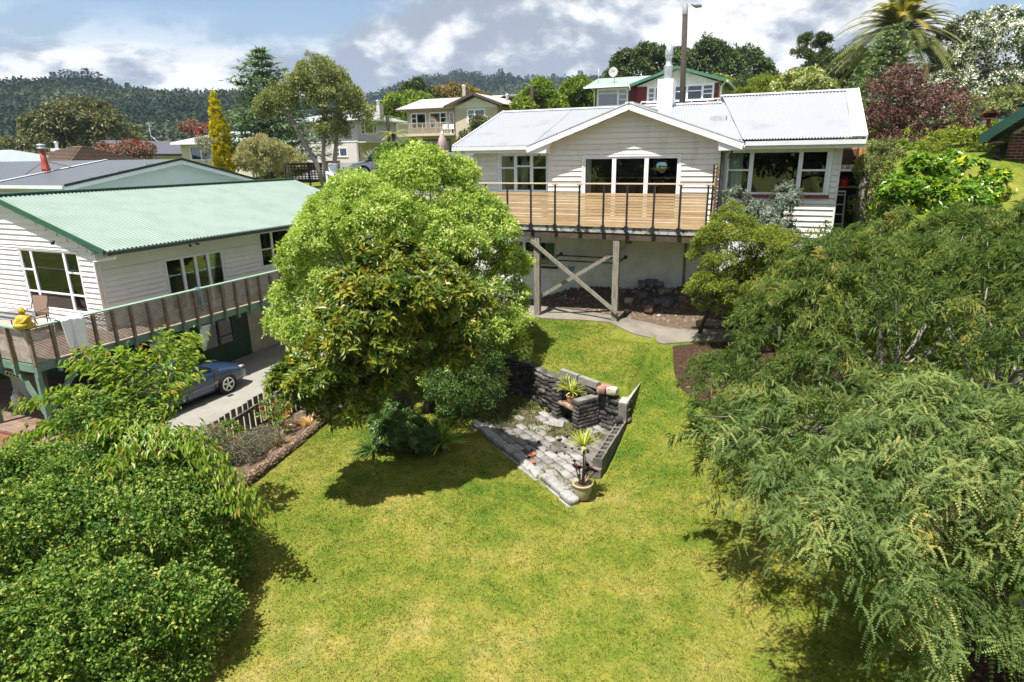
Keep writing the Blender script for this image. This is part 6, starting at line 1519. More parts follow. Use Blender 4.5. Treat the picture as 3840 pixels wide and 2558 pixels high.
def cream_house():
    D = 52.07; H = thing("house", "two storey cream plaster house with beige roof, balcony and garage door", "house", (-28, 54, 6.0))
    F, FP = Face('front', D), Face('front', D - 2)
    ops = [(-32.35, -30.85, 8.5, 9.78), (-30.4, -28.7, 8.5, 9.78), (-28.35, -27.98, 7.95, 9.75), (-32.4, -28.5, 6.2, 7.4)]
    wall(H, "front_wall", M_CREAMP, F, -32.8, -26.7, 5.6, 10.0, ops, .2)
    window(H, F, *ops[0], [(.8, [.33, .66]), (1.4, [])], M_WHITE, .06, .06, None, [(.02, .3), (.8, .98)], glass=M_DKPANE)
    w = window(H, F, *ops[1], [(1.3, []), (.8, [.33, .66])], M_WHITE, .06, .06, None, [(.42, .6), (.75, .98)], glass=M_DKPANE)
    for i, c in enumerate(((.55, .16, .15), (.55, .35, .2), (.75, .7, .45), (.25, .5, .45), (.10, .30, .55), (.3, .4, .6))):
        r1 = .98 - i * .11; m = MB(); cx, cz = -30.36, 8.56; n = 10; vs = []
        for k in range(n + 1):
            a = math.pi / 2 * k / n
            for r in (r1, r1 - .105): vs.append((cx + r * math.cos(a), D - .022 + .0, cz + r * math.sin(a)))
        m.add(vs, [(2 * k, 2 * k + 2, 2 * k + 3, 2 * k + 1) for k in range(n)]); m.build("rainbow_band", nmat("rainbow_%d" % i, c, .7, .03), w)
    window(H, F, *ops[2], [(1, [.5])], M_WHITE, .05, .05, None, (), name="door", glass=M_DKPANE)
    gd = MB(); F.box(gd, -32.4, -28.5, -.12, -.08, 6.2, 7.4)
    for k in range(5): F.box(gd, -32.35, -28.55, -.079, -.06, 6.24 + k * .235, 6.45 + k * .235)
    gd.build("garage_door", nmat("grey_garage_door", (.33, .33, .36), .6), H)
    gf = MB()
    for b in ((-32.5, -32.4, 5.8, 7.5), (-28.5, -28.4, 5.8, 7.5), (-32.5, -28.4, 7.4, 7.5)): F.box(gf, b[0], b[1], 0, .05, b[2], b[3])
    gf.build("garage_frame", M_BROWNTRIM, H)
    pw = (-25.55, -23.95, 8.7, 9.75)
    wall(H, "projecting_wall", M_CREAMP, FP, -26.75, -22.8, 5.6, 10.0, [pw], .2, gable=(-24.8, 10.75))
    window(H, FP, *pw, [(.8, [.33, .66]), (1.2, [])], M_WHITE, .06, .06, None, [(.05, .35), (.85, .98)], glass=M_DKPANE)
    gb = MB()
    for k in range(26):
        a = -26.7 + k * .15; h = 10.75 - abs(a + .07 + 24.8) * .37
        if h > 10.0: FP.box(gb, a, a + .14, .0, .04, 9.88, h - .05)
    o = gb.build("gable_cladding", nmat("cream_white_boards", (.62, .60, .53), .6), H); o["kind"] = "stuff"
    sd = MB(); sd.box(-26.75, -26.6, D - 2 + .2, D, 5.6, 10); sd.box(-22.95, -22.8, D - 1.8, 60, 5.6, 10); sd.box(-32.8, -32.6, D + .2, 60, 5.6, 10); sd.box(-32.8, -22.8, 60, 60.2, 5.6, 10); sd.box(-32.6, -23, D + .2, 60, 7.8, 7.9); sd.box(-32.6, -23, 55, 55.1, 5.6, 10); sd.build("side_walls", M_CREAMP, H)
    # roofs: long ridge along the front, and the projecting gable
    m = MB(); m.ext([(-33.65, D - .6, 10.08), (-24.8, D - .6, 10.08), (-24.8, D + 4, 11.25), (-33.65, D + 4, 11.25)], (0, 0, .08)); r = m.build("roof", M_BEIGEROOF, H)
    m = MB(); m.ext([(-33.65, D + 4, 11.25), (-22.2, D + 4, 11.25), (-22.2, D + 8.6, 10.0), (-33.65, D + 8.6, 10.0)], (0, 0, .08)); m.build("rear_slope", M_BEIGEROOF, r)
    gable_roof(H, M_BEIGEROOF, FP, -27.6, -22.15, -24.8, 10.02, 10.98, .45, 6.2, barge=M_BROWNTRIM)
    g = MB(); g.box(-33.6, -27.4, D - .72, D - .6, 9.98, 10.12); g.build("gutter", M_BROWNTRIM, H)
    ch = MB(); ch.lathe((-28.9, 56, 11.1), [(.16, 0), (.16, 1.05), (.2, 1.06), (.2, 1.25), (.14, 1.3), (0, 1.3)], 12); ch.lathe((-23.6, 54, 10.7), [(.15, 0), (.15, .3), (.22, .35), (.18, .5), (0, .5)], 10); ch.build("flue", nmat("galvanised_steel", (.5, .55, .57), .38), H)
    # balcony
    b = MB(); b.box(-33.2, -26.78, D - 1.2, D, 7.78, 7.9); bal = b.build("balcony", M_CREAMP, H)
    m = MB(); m.box(-33.2, -27.8, D - 1.2, D - 1.16, 8.86, 8.90); m.box(-33.2, -33.16, D - 1.16, D, 8.86, 8.9); m.box(-33.2, -27.8, D - 1.2, D - 1.16, 7.96, 7.99); m.build("balcony_rail", M_CREAMP, bal)
    m = MB(); 
    for k in range(54): m.box(-33.18 + k * .1, -33.165 + k * .1, D - 1.19, D - 1.17, 7.99, 8.86)
    for k in range(5): m.box(-33.2 + k * 1.33, -33.15 + k * 1.33, D - 1.2, D - 1.16, 7.9, 8.9)
    o = m.build("balusters", M_CREAMP, bal); o["kind"] = "stuff"
cream_house()
for i in range(2):
    c = MB(); x0 = .0
    c.box(-.25, .25, -.25, .25, .40, .44)
    for sx in (-.23, .19):
        for sy in (-.23, .19): c.box(sx, sx + .04, sy, sy + .04, 0, .4)
    c.box(-.25, .25, .21, .25, .44, .85); c.box(-.27, -.22, -.25, .25, .6, .64); c.box(.22, .27, -.25, .25, .6, .64); c.box(-.26, -.23, -.24, -.2, .44, .6); c.box(.23, .26, -.24, -.2, .44, .6)
    solo(c, "garden_chair", nmat("white_plastic", (.75, .75, .74), .5), "white plastic chair on the cream house balcony, " + ("nearer the door" if i else "nearer the rainbow"), "chair", (-28.6 + i * .55, 51.3 + i * .2, 7.9), local=True)

M_LILAC = nmat("lilac_grey_boards", (.53, .51, .55), .7, .05, 2)
M_LILACP = nmat("lilac_plaster", (.52, .47, .47), .85, .05, 2)
def lilac_house():
    S, T = -40.0, 54.1; H = thing("house", "pale lilac two storey house with white roof behind the kanuka trunks", "house", (-43, 57, 5.6))
    FR, FF = Face('right', S), Face('front', T)
    w1 = (54.8, 57.5, 8.3, 9.45)
    o = wall(H, "upper_wall", M_LILAC, FR, T, 66, 7.5, 9.6, [w1], .2); boards(o, M_LILAC, FR, T, 66, 7.52, 9.6, .2, [(w1[0] - .06, w1[1] + .06, w1[2], w1[3] + .06)])
    window(H, FR, *w1, [(.6, [.33, .66]), (1.4, []), (.6, [.33, .66])], M_WHITE, .06, .05, True, [(.25, .75, nmat("pale_green_curtain", (.52, .60, .56), .9))], glass=M_DKPANE)
    wall(H, "lower_wall", M_LILACP, FR, T, 66, 5.3, 7.5, (), .2)
    w2 = (-42.95, -41.4, 6.15, 6.95)
    wall(H, "front_wall", M_LILACP, FF, -48, S, 5.3, 7.5, [w2], .2); o = wall(H, "front_wall", M_LILAC, FF, -48, S, 7.5, 9.6, [(-42.6, -41.2, 8.3, 9.3)], .2); boards(o, M_LILAC, FF, -48, S, 7.52, 9.6, .2, [(-42.66, -41.14, 8.3, 9.36)])
    window(H, FF, *w2, [(.8, [.55]), (1.2, [])], M_WHITE, .06, .06, True, (), glass=M_DKPANE); window(H, FF, -42.6, -41.2, 8.3, 9.3, [(1, []), (1, [])], M_WHITE, .06, .06, True, (), glass=M_DKPANE)
    gm = MB(); FR.box(gm, 55.2, 58.4, .0, .04, 5.4, 7.0); gm.build("garage_door", nmat("pale_garage_door", (.5, .47, .46), .7), H)
    sh = MB(); sh.box(-48, S - .2, 66, 66.2, 5.3, 9.6); sh.box(-48, -47.8, T + .2, 66, 5.3, 9.6); sh.box(-47.8, S - .2, T + .2, 66, 7.4, 7.5); sh.box(-44, -43.9, T + .2, 66, 5.4, 9.6); sh.build("rear_walls", M_LILAC, H)
    for q in ([(-39.3, T - .6, 9.62), (-39.3, 66.5, 9.62), (-43.5, 63, 10.75), (-43.5, T + 3.4, 10.75)], [(-39.3, T - .6, 9.62), (-43.5, T + 3.4, 10.75), (-48.6, T - .6, 9.62)], [(-48.6, T - .6, 9.62), (-43.5, T + 3.4, 10.75), (-43.5, 63, 10.75), (-48.6, 66.5, 9.62)]):
        m = MB(); m.ext(q, (0, 0, .06)); m.build("roof", M_WROOF, H)
    g = MB(); g.box(-39.3, -39.18, T - .6, 66, 9.55, 9.68); g.box(-48.6, -39.2, T - .72, T - .6, 9.55, 9.68); g.build("gutter", M_WHITE, H)
    c = MB(); c.box(-39.9, -39.2 + .05, 57.0, 57.7, 9.6, 11.1); co = c.build("chimney", nmat("lilac_masonry", (.5, .46, .46), .8), H); c = MB(); c.lathe((-39.5, 57.35, 11.1), [(.16, 0), (.16, .35), (.22, .36), (.22, .5), (0, .52)], 10); c.build("flue", nmat("galvanised_steel", (.5, .55, .57), .38), co)
    b = MB(); b.box(S, S + 1.0, T, 62, 7.45, 7.55); bo = b.build("balcony", M_LILAC, H)
    m = MB(); m.box(S + .96, S + 1.0, T, 62, 8.35, 8.4)
    for k in range(52): m.box(S + .97, S + .985, T + .05 + k * .155, T + .065 + k * .155, 7.55, 8.35)
    m.build("balcony_rail", nmat("silver_rail", (.5, .5, .53), .5), bo)
    l = MB()
    for k in range(14):
        l.bar((S + 1.02, 59.6 + k * .18, 7.5), (S + 1.02, 60.5 + k * .18, 8.4), .02, .03); l.bar((S + 1.05, 60.5 + k * .18, 7.5), (S + 1.05, 59.6 + k * .18, 8.4), .02, .03)
    lo = l.build("lattice", M_WHITE, bo); lo["kind"] = "stuff"
lilac_house()

M_RED = nmat("barn_red_boards", (.15, .024, .021), .6, .1, 2, rnd=.06)
M_PGREEN = nmat("pale_green_roof", (.24, .31, .27), .5, .06, 2)
def red_house():
    D = 50.88; H = thing("house", "barn red weatherboard house with pale green roof above the white roof", "house", (-9, 54, 8.0))
    F, FG = Face('front', D), Face('front', D - .6)
    w0 = (-14.5, -12.15, 9.6, 10.85)
    o = wall(H, "left_wall", M_RED, F, -14.67, -11.3, 7.8, 11.0, [w0], .2); boards(o, M_RED, F, -14.67, -11.3, 9.0, 10.95, .15, [(w0[0] - .06, w0[1] + .06, w0[2] - .06, w0[3] + .06)])
    window(H, F, *w0, [(1.7, [.75]), (.75, [.35, .68])], M_WHITE, .08, .08, True, (), glass=M_DKPANE)
    w1, w2 = (-10.45, -9.3, 9.7, 10.75), (-8.6, -5.75, 9.72, 10.76)
    o = wall(H, "gable_wall", M_RED, FG, -11.3, -5.35, 7.8, 10.85, [w1, w2], .2); boards(o, M_RED, FG, -11.3, -5.35, 9.0, 10.85, .15, [(w[0] - .07, w[1] + .07, w[2] - .07, w[3] + .07) for w in (w1, w2)])
    window(H, FG, *w1, [(.8, [.3, .62]), (1, [])], M_WHITE, .07, .07, True, (), glass=M_DKPANE); window(H, FG, *w2, [(1.15, [.62]), (1.25, [.62]), (.85, [.4, .68])], M_WHITE, .07, .07, True, (), glass=M_DKPANE)
    gt = MB()
    for k in range(30):
        a = -11.25 + k * .2; h = 11.88 - abs(a + .1 + 8.33) * .345
        if h > 10.9: FG.box(gt, a, a + .185, -.1, .05, 10.83, h)
    go = gt.build("gable_cladding", nmat("white_vertical_boards", (.68, .68, .66), .6), H); go["kind"] = "stuff"
    sd = MB(); sd.box(-5.55, -5.35, D - .4, 62, 7.8, 11); sd.box(-14.67, -14.5, D + .2, 60, 7.8, 11); sd.box(-14.67, -5.35, 60, 60.2, 7.8, 11); sd.box(-14.5, -5.5, 54.5, 54.6, 8, 11); sd.box(-14.5, -5.5, D + .2, 60, 8.9, 9.0); so = sd.build("side_walls", nmat("pale_green_boards", (.5, .53, .47), .7), H); boards(so, nmat("pale_green_boards", (.5, .53, .47), .7), Face('right', -5.35), D - .6, 62, 8.9, 10.95, .15, [(52.2, 53.6, 9.8, 10.7)])
    window(H, Face('right', -5.35), 52.2, 53.6, 9.8, 10.7, [(1, []), (1, [])], M_WHITE, .06, .06, None, (), glass=M_DKPANE)
    c = corrugated(H, "roof", M_PGREEN, (-15.5, D - .5, 11.02), (-8.35, D - .5, 11.02), (-8.35, D + 3.4, 12.02), (-15.5, D + 3.4, 12.02), pitch=.15, amp=.015)
    m = MB(); m.ext([(-15.5, D + 3.4, 12.02), (-8.35, D + 3.4, 12.02), (-8.35, 59, 10.9), (-15.5, 59, 10.9)], (0, 0, -.05)); m.build("rear_slope", M_PGREEN, c)
    gable_roof(H, M_PGREEN, FG, -11.75, -4.85, -8.33, 10.93, 12.0, .5, 11, barge=nmat("green_barge", (.07, .17, .125), .5))
    g = MB(); g.box(-15.5, -11.8, D - .62, D - .5, 10.92, 11.04); g.box(-4.85, -4.73, D - 1, 61, 10.82, 10.96); g.build("gutter", M_WHITE, H)
    dp = MB(); dp.tube([(-14.9, D - .55, 10.95), (-14.75, D - .1, 10.7), (-14.75, D - .1, 9.0)], .05, 6); dp.tube([(-4.9, D - .9, 10.85), (-5.2, D - .65, 10.55), (-5.2, D - .65, 9.0)], .05, 6); dp.tube([(-11.75, D - 1.0, 11.0), (-11.75, D - 1.0, 10.6)], .06, 6); dp.build("downpipe", M_WHITE, H)
    dm = MB(); dm.box(-11, -5.0, D - 2.2, D - .6, 8.5, 8.6)
    for s in (-10.6, -9.4, -8.2, -7.0, -5.9, -5.2): dm.box(s - .04, s + .04, D - 2.2, D - 2.12, 8.6, 9.6)
    dm.box(-10.6, -5.1, D - 2.22, D - 2.1, 9.6, 9.68); dm.build("porch_rail", M_WHITE, H)
    fl = MB(); fl.lathe((-9.55, 53, 11.6), [(.13, 0), (.13, 1.1), (.18, 1.12), (.18, 1.25), (0, 1.3)], 10); fl.build("flue", nmat("galvanised_steel", (.5, .55, .57), .38), H)
    an = MB(); an.tube([(-14.8, 52, 11.4), (-14.8, 52, 12.5)], .025, 5); an.bar((-15.6, 52, 12.3), (-14.7, 52, 12.3), .02)
    for k in range(9): an.bar((-15.6 + k * .1, 51.8, 12.3), (-15.6 + k * .1, 52.2, 12.3), .012)
    an.build("antenna", nmat("aluminium", (.6, .6, .6), .4, metal=.5), H)
    di = MB(); di.tube([(-13.5, 52, 11.3), (-13.5, 52, 11.9)], .03, 6); di.lathe((-13.55, 51.8, 12.15), [(0, .1), (.15, .08), (.28, .02), (.36, -.06), (.35, -.065), (0, .08)], 16, axis='y'); di.build("satellite_dish", nmat("dish_grey", (.5, .5, .5), .5), H)
red_house()

def dark_house():
    S = -26.0; H = thing("house", "white house with dark grey metal roof and red flue behind the green roof", "house", (-30, 20, 1.5))
    FR = Face('right', S); t0, t1, ta, ez, az = 15.9, 25.4, 21.3, 5.12, 6.05
    w = wall(H, "gable_wall", nmat("cool_white_boards", (.66, .70, .71), .6, .03, 2), FR, t0 + .5, t1 - .2, 1.5, ez + .02, (), .2, gable=(ta, az - .06))
    boards(w, nmat("cool_white_boards", (.66, .70, .71), .6), FR, t0 + .5, t1 - .5, 3.0, az - .1, .24, lim=lambda z: (t0 + .5, t1 - .4) if z < ez else (t0 + .4 + (z - ez) * 5.4, t1 - .3 - (z - ez) * 4.1), prof=(.018, .014))
    dm = nmat("dark_grey_roof", (.075, .085, .10), .4, .06, 1.5, spec=.5)
    a = corrugated(H, "roof", dm, (S + .45, t0, ez), (-44, t0, ez), (-44, ta, az), (S + .45, ta, az), pitch=.2, amp=.012, seg=4)
    b = corrugated(H, "roof", dm, (S + .45, t1 + .3, ez - .15), (-44, t1 + .3, ez - .15), (-44, ta, az), (S + .45, ta, az), pitch=.2, amp=.012, seg=4)
    for p, q in (((t0, ez), (ta, az)), ((t1 + .3, ez - .15), (ta, az))):
        m = MB(); m.bar((S + .47, p[0], p[1] + .01), (S + .47, q[0], q[1] + .01), .05, .1); m.build("roof_trim", nmat("charcoal_trim", (.025, .03, .035), .5), a)
        m = MB(); m.bar((S + .44, p[0], p[1] - .12), (S + .44, q[0], q[1] - .12), .04, .16); m.build("barge_board", M_WHITE, H)
        m = MB(); m.ext([(S + .42, p[0], p[1] - .16), (S + .42, q[0], q[1] - .16), (S, q[0], q[1] - .16), (S, p[0], p[1] - .16)], (0, 0, .02)); m.build("soffit", M_WHITE, H)
    m = MB(); m.box(S - .3, S + .43, t0 + .02, t0 + .5, ez - .42, ez - .15); m.build("eave_return", M_WHITE, H)
    m = MB(); m.box(S - .02, S + .02, t1 - .2, t1 + .25, 3.5, ez - .2); m.build("brick_return", nmat("red_brown_brick", (.20, .06, .045), .9, .2, 8), H)
    fw_ = wall(H, "front_wall", nmat("cool_white_boards", (.66, .70, .71), .6), Face('front', t0 + .5), -44, S - .2, 1.5, ez, [(-30.6, -28.9, 3.9, 4.75)], .2)
    window(H, Face('front', t0 + .5), -30.6, -28.9, 3.9, 4.75, [(1, []), (1, [])], M_WHITE, .06, .06)
    g = MB(); g.box(-44, S + .45, t0 - .1, t0, ez - .12, ez); g.build("gutter", nmat("white_gutter", (.6, .62, .64), .5), H)
    m = MB(); m.bar((-30.6, t0, ez + .035), (-30.6, ta, az + .035), .18, .02); m.build("roof_flashing", nmat("pale_flashing", (.5, .54, .58), .4), a)
    rf = nmat("red_flue", (.30, .055, .035), .55, .15, 6); f = MB(); f.lathe((-30.75, 18.5, 5.55), [(.17, 0), (.17, .13), (.165, .15)], 14); f.lathe((-30.75, 18.5, 5.7), [(.19, 0), (.17, .05), (.125, .3), (.12, .85), (.0, .85)], 14); fo = f.build("flue", rf, H)
    f = MB(); f.lathe((-30.75, 18.5, 6.5), [(.12, .05), (.19, .08), (.2, .12), (.13, .14), (.13, .2), (.19, .2), (.17, .26), (0, .28)], 14); f.build("cowl", nmat("galvanised_steel", (.5, .55, .57), .38), fo)
    f = MB()
    for e in ((-31.5, 18.0), (-30.2, 18.2), (-30.3, 19.5)): f.tube([(-30.75, 18.5, 6.05), (e[0], e[1], ez + (e[1] - t0) * .17)], .015, 5)
    f.build("stay", rf, fo)
dark_house()

def cottage(label, base, rz, L, Wd, h, rh, rmat, wmat, wins=(), over=.4, hip=False, barge=None, tile=False, grid=False, zlow=2.5):
    H = thing("house", label, "house", base, grid=grid, rz=rz, local=True)
    F = Face('front', -Wd / 2); FR = Face('right', L / 2); FL_ = Face('left', -L / 2)
    ops = [w for w in wins if w[0] == 'f']; ol = [w for w in wins if w[0] == 'l']
    wall(H, "front_wall", wmat, F, -L / 2, L / 2, -zlow, h, [w[1:5] for w in ops], .15)
    for fc, oo in ((FR, []), (FL_, ol)):
        wall(H, "end_wall", wmat, fc, -Wd / 2 + .15, Wd / 2, -zlow, h, [w[1:5] for w in oo], .15, gable=None if hip else (0, h + rh - .05))
    b = MB(); b.box(-L / 2, L / 2, Wd / 2 - .15, Wd / 2, -zlow, h); b.box(-L / 2 + .2, L / 2 - .2, 0, .1, 0, h); b.build("rear_wall", wmat, H)
    for w in ops: window(H, F, *w[1:5], [(1, []), (1, [])] if len(w) < 6 else w[5], M_WHITE, .06, .06, True, [(.05, .4), (.6, .95)] if len(w) > 6 else (), glass=M_DKPANE)
    for w in ol: window(H, FL_, *w[1:5], [(1, []), (1, [])], M_WHITE, .06, .06, True, (), glass=M_DKPANE)
    x0, x1, y0, y1 = -L / 2 - over, L / 2 + over, -Wd / 2 - over, Wd / 2 + over; r = (Wd / 2 + over if hip else 0)
    A, B = (x0 + r, 0, h + rh), (x1 - r, 0, h + rh); zz = h - over * rh / (Wd / 2)
    quads = [[(x0, y0, zz), (x1, y0, zz), B, A], [(x1, y1, zz), (x0, y1, zz), A, B]]
    if hip: quads += [[(x0, y1, zz), (x0, y0, zz), A], [(x1, y0, zz), (x1, y1, zz), B]]
    rows = None
    for q in quads:
        m = MB(); m.ext(q, (0, 0, .08)); ro = m.build("roof", rmat, H)
        if tile and len(q) >= 3:
            n = 11; t = MB()
            e0, e1 = Vector(q[0]), Vector(q[1]); r1, r0 = Vector(q[2]), Vector(q[-1])
            for k in range(n):
                p, s_ = e0.lerp(r0, (k + .02) / n), e1.lerp(r1, (k + .02) / n)
                if (p - s_).length > .3: t.bar(p + Vector((0, 0, .11)), s_ + Vector((0, 0, .11)), .2, .05)
            to = t.build("tile_courses", rmat, ro); to["kind"] = "stuff"
    g = MB(); g.box(x0, x1, y0 - .1, y0, zz - .1, zz + .06); g.build("gutter", barge or M_WHITE, H)
    if not hip:
        for sx in (x0, x1):
            m = MB(); m.bar((sx, y0, zz), (sx, 0, h + rh), .06, .2); m.bar((sx, y1, zz), (sx, 0, h + rh), .06, .2); m.build("barge_board", barge or M_WHITE, H)
    return H
M_CRB = nmat("pale_cream_boards", (.62, .58, .46), .7, .05, 2)
# ridge of this one runs back along the site grid
hp = cottage("cream house with dark purple-grey roof behind the red flowering tree", (-58.9, 46.0, 5.0), math.pi / 2, 9.6, 5.4, 1.75, 1.05, nmat("purple_grey_roof", (.075, .072, .095), .4, .08, 2), M_CRB,
        [('f', -4.2, -2.9, .6, 1.4), ('f', -2.4, -1.2, .6, 1.4), ('f', 1.0, 2.2, .6, 1.4), ('l', .8, 1.9, .2, 1.2)], .55, barge=nmat("charcoal_trim", (.025, .03, .035), .5), grid=True)
a = MB(); a.tube([(0, 0, 2.6), (0, 0, 4.6)], .03, 5); a.tube([(0, 0, 3.4), (.5, -.9, 2.3)], .025, 5)
for k in range(5): a.bar((-.35, 0, 4.25 + k * .1), (.35, 0, 4.25 + k * .1), .02)
a.build("antenna", nmat("aluminium", (.6, .6, .6), .4, metal=.5), hp)
cottage("house with brown tiled hip roof between the red flue and the flowering tree", (-34.2, 52, 4.4), -AZ, 6.5, 5.5, 1.7, 1.0, nmat("brown_tile", (.17, .12, .088), .8, .2, 6), M_CRB, (), .4, hip=True, tile=True)
cottage("house with pale blue-grey roof at the left edge", (-38.5, 50, 4.4), -AZ, 8, 6, 1.6, .85, nmat("pale_blue_roof", (.24, .28, .315), .5, .06, 2), M_CRB, (), .4, hip=True)
cottage("cream boarded house with pale roof partly hidden by the golden cypress", (-23.6, 57.2, 5.0), -AZ + .25, 7.5, 5, 2.5, .75, nmat("pale_grey_roof", (.34, .36, .375), .5, .06, 2), M_CRB, [('f', -2.9, -1.0, 1.0, 2.1, [(1, []), (1, [])], 1)], .5, hip=True)
c = MB(); c.box(-.35, .35, -.3, .3, 0, .85); 
ch = solo(c, "chimney_stack", nmat("white_painted_masonry", (.74, .75, .76), .7), "white chimney with metal cowl behind the brown tiled roof", "chimney", (-36.5, 53, 6.2), grid=False, local=True)
c = MB(); c.lathe((0, 0, .85), [(.13, 0), (.13, .4), (.2, .42), (.2, .5), (0, .52)], 10); c.build("cowl", nmat("galvanised_steel", (.5, .55, .57), .38), ch)

# white carport between the cream house and the deck
def carport():
    H = thing("carport", "flat white roofed carport at the left end of the main house", "carport", (-11.6, 24.5, 4.0))
    m = MB(); m.box(-12.8, -10.0, 23.0, 27.0, 6.0, 6.12); m.box(-12.85, -9.95, 22.95, 23.0, 5.92, 6.16); m.build("roof", M_WROOF, H)
    m = MB(); m.box(-12.7, -10.1, 26.5, 26.6, 4.0, 6.0); m.build("rear_wall", M_CREAM, H)
    for s in (-12.7, -10.3):
        m = MB(); m.box(s, s + .1, 23.05, 23.15, 3.0, 6.0); m.build("post", M_WHITE, H)
carport()

# brick house at the right edge
def brick_house():
    T, s0 = 23.2, 5.72; H = thing("house", "dark red brick house with green bargeboard at the right edge", "house", (5.72, 23.2, 4.2), rz=-R(24))
    F = Face('front', T); mort = nmat("pale_mortar", (.42, .38, .34), .95, .1, 8)
    wn = (6.42, 7.6, 5.62, 6.32)
    w = wall(H, "gable_wall", mort, F, s0, 10.5, 3.8, 6.4, [wn], .2)
    m = MB(); m.ext([(s0, T, 6.4), (10.5, T, 6.4), (10.5, T, 7.6), (7.6, T, 7.9)], (0, .2, 0)); m.build("gable_peak", mort, H)
    bm_ = nmat("dark_red_brick", (.115, .04, .032), .9, .2, 12, .3, 60, rnd=.45)
    b = MB(); b.box(0, .222, -.006, .04, 0, .075); be = b.mesh("brick", mats=[bm_]); b = MB(); b.box(0, .105, -.006, .04, 0, .075); bh = b.mesh("brick", mats=[bm_])
    z = 4.0; row = 0
    while z < 7.2:
        s = s0 + .004; 
        if row % 2: piece(bh, "brick", w, (s, T, z)); s += .116
        while s < 8.2:
            if not (wn[0] - .23 < s < wn[1] and wn[2] - .13 < z < wn[3] + .15) and z < 6.35 + (s - s0) * .8: piece(be, "brick", w, (s, T, z))
            s += .233
        z += .0865; row += 1
    w2 = window(H, F, *wn, [(1, []), (1, [])], M_WHITE, .06, 0, None, ()); m = MB(); m.box(wn[0] - .12, wn[1] + .1, T - .06, T + .02, wn[2] - .12, wn[2] - .003); m.build("sill", nmat("grey_sill", (.07, .07, .075), .7), w2)
    sol = MB()
    for k in range(12): sol.box(wn[0] - .1 + k * .11, wn[0] + k * .11, T - .008, T + .03, wn[3] + .01, wn[3] + .23)
    so = sol.build("soldier_course", bm_, w); so["kind"] = "stuff"
    gm = nmat("deep_green_barge", (.012, .05, .035), .5)
    m = MB(); m.bar((5.15, T - .62, 6.22), (8.6, T - .62, 9.0), .06, .2); m.build("barge_board", gm, H)
    m = MB(); m.ext([(5.1, T - .64, 6.3), (8.6, T - .64, 9.1), (8.6, T + 7.0, 9.1), (5.1, T + 7.0, 6.3)], (0, 0, .08)); m.build("roof", gm, H)
    m = MB(); m.ext([(5.3, T - .58, 6.16), (8.4, T - .58, 8.7), (8.4, T, 8.7), (5.3, T, 6.16)], (0, 0, .02)); m.box(5.15, 5.72, T - .6, T + .02, 6.16, 6.2); m.build("soffit", nmat("dark_soffit", (.03, .022, .02), .8), H)
    m = MB(); m.box(s0, s0 + .2, T + .2, T + 8, 3.8, 6.3); m.build("side_wall", mort, H)
    for z in (6.02, 5.82):
        m = MB(); m.lathe((5.55, T - .3, z - .1), [(0, .16), (.03, .15), (.05, .06), (.075, 0), (0, 0)], 10); m.build("hanging_bell", M_BLK, H)
brick_house()
# ------------------------------------------------------------------ vehicles
def carpaint(name, col, rough=.28):
    return nmat(name, col, rough, .04, 3, spec=.5, coat=.6, metal=.25)
M_TYRE = nmat("tyre_rubber", (.018, .018, .019), .85, .1, 8)
M_ALLOY = nmat("alloy", (.62, .62, .60), .35, .05, 6, metal=.5)
M_CARGLASS = nmat("car_glass", (.012, .016, .018), .05, .1, 2, spec=.7)
def wheel(root, x, y, r, side, spokes=5):
    w = MB(); w.lathe((x, y, r), [(r * .62, -.09), (r * .9, -.1), (r, -.06), (r, .06), (r * .9, .1), (r * .70, .1), (r * .68, .06), (0, .05)], 24, axis='y')
    o = w.build("wheel", M_TYRE, root); f = side * .101
    q = MB(); q.lathe((x, y + f * .98, r), [(r * .60, -.012), (r * .72, -.012), (r * .74, .006), (r * .70, .012), (r * .60, .004)], 24, axis='y')
    for k in range(spokes):
        a = 2 * math.pi * k / spokes + .3
        q.bar((x + math.cos(a) * r * .08, y + f * .9, r + math.sin(a) * r * .08), (x + math.cos(a) * r * .66, y + f * .95, r + math.sin(a) * r * .66), r * .17, .02, up=(0, 1, 0))
    q.lathe((x, y + f * .92, r), [(0, -.012), (r * .16, -.012), (r * .16, .012), (0, .012)], 12, axis='y')
    q.build("rim", M_ALLOY, o)
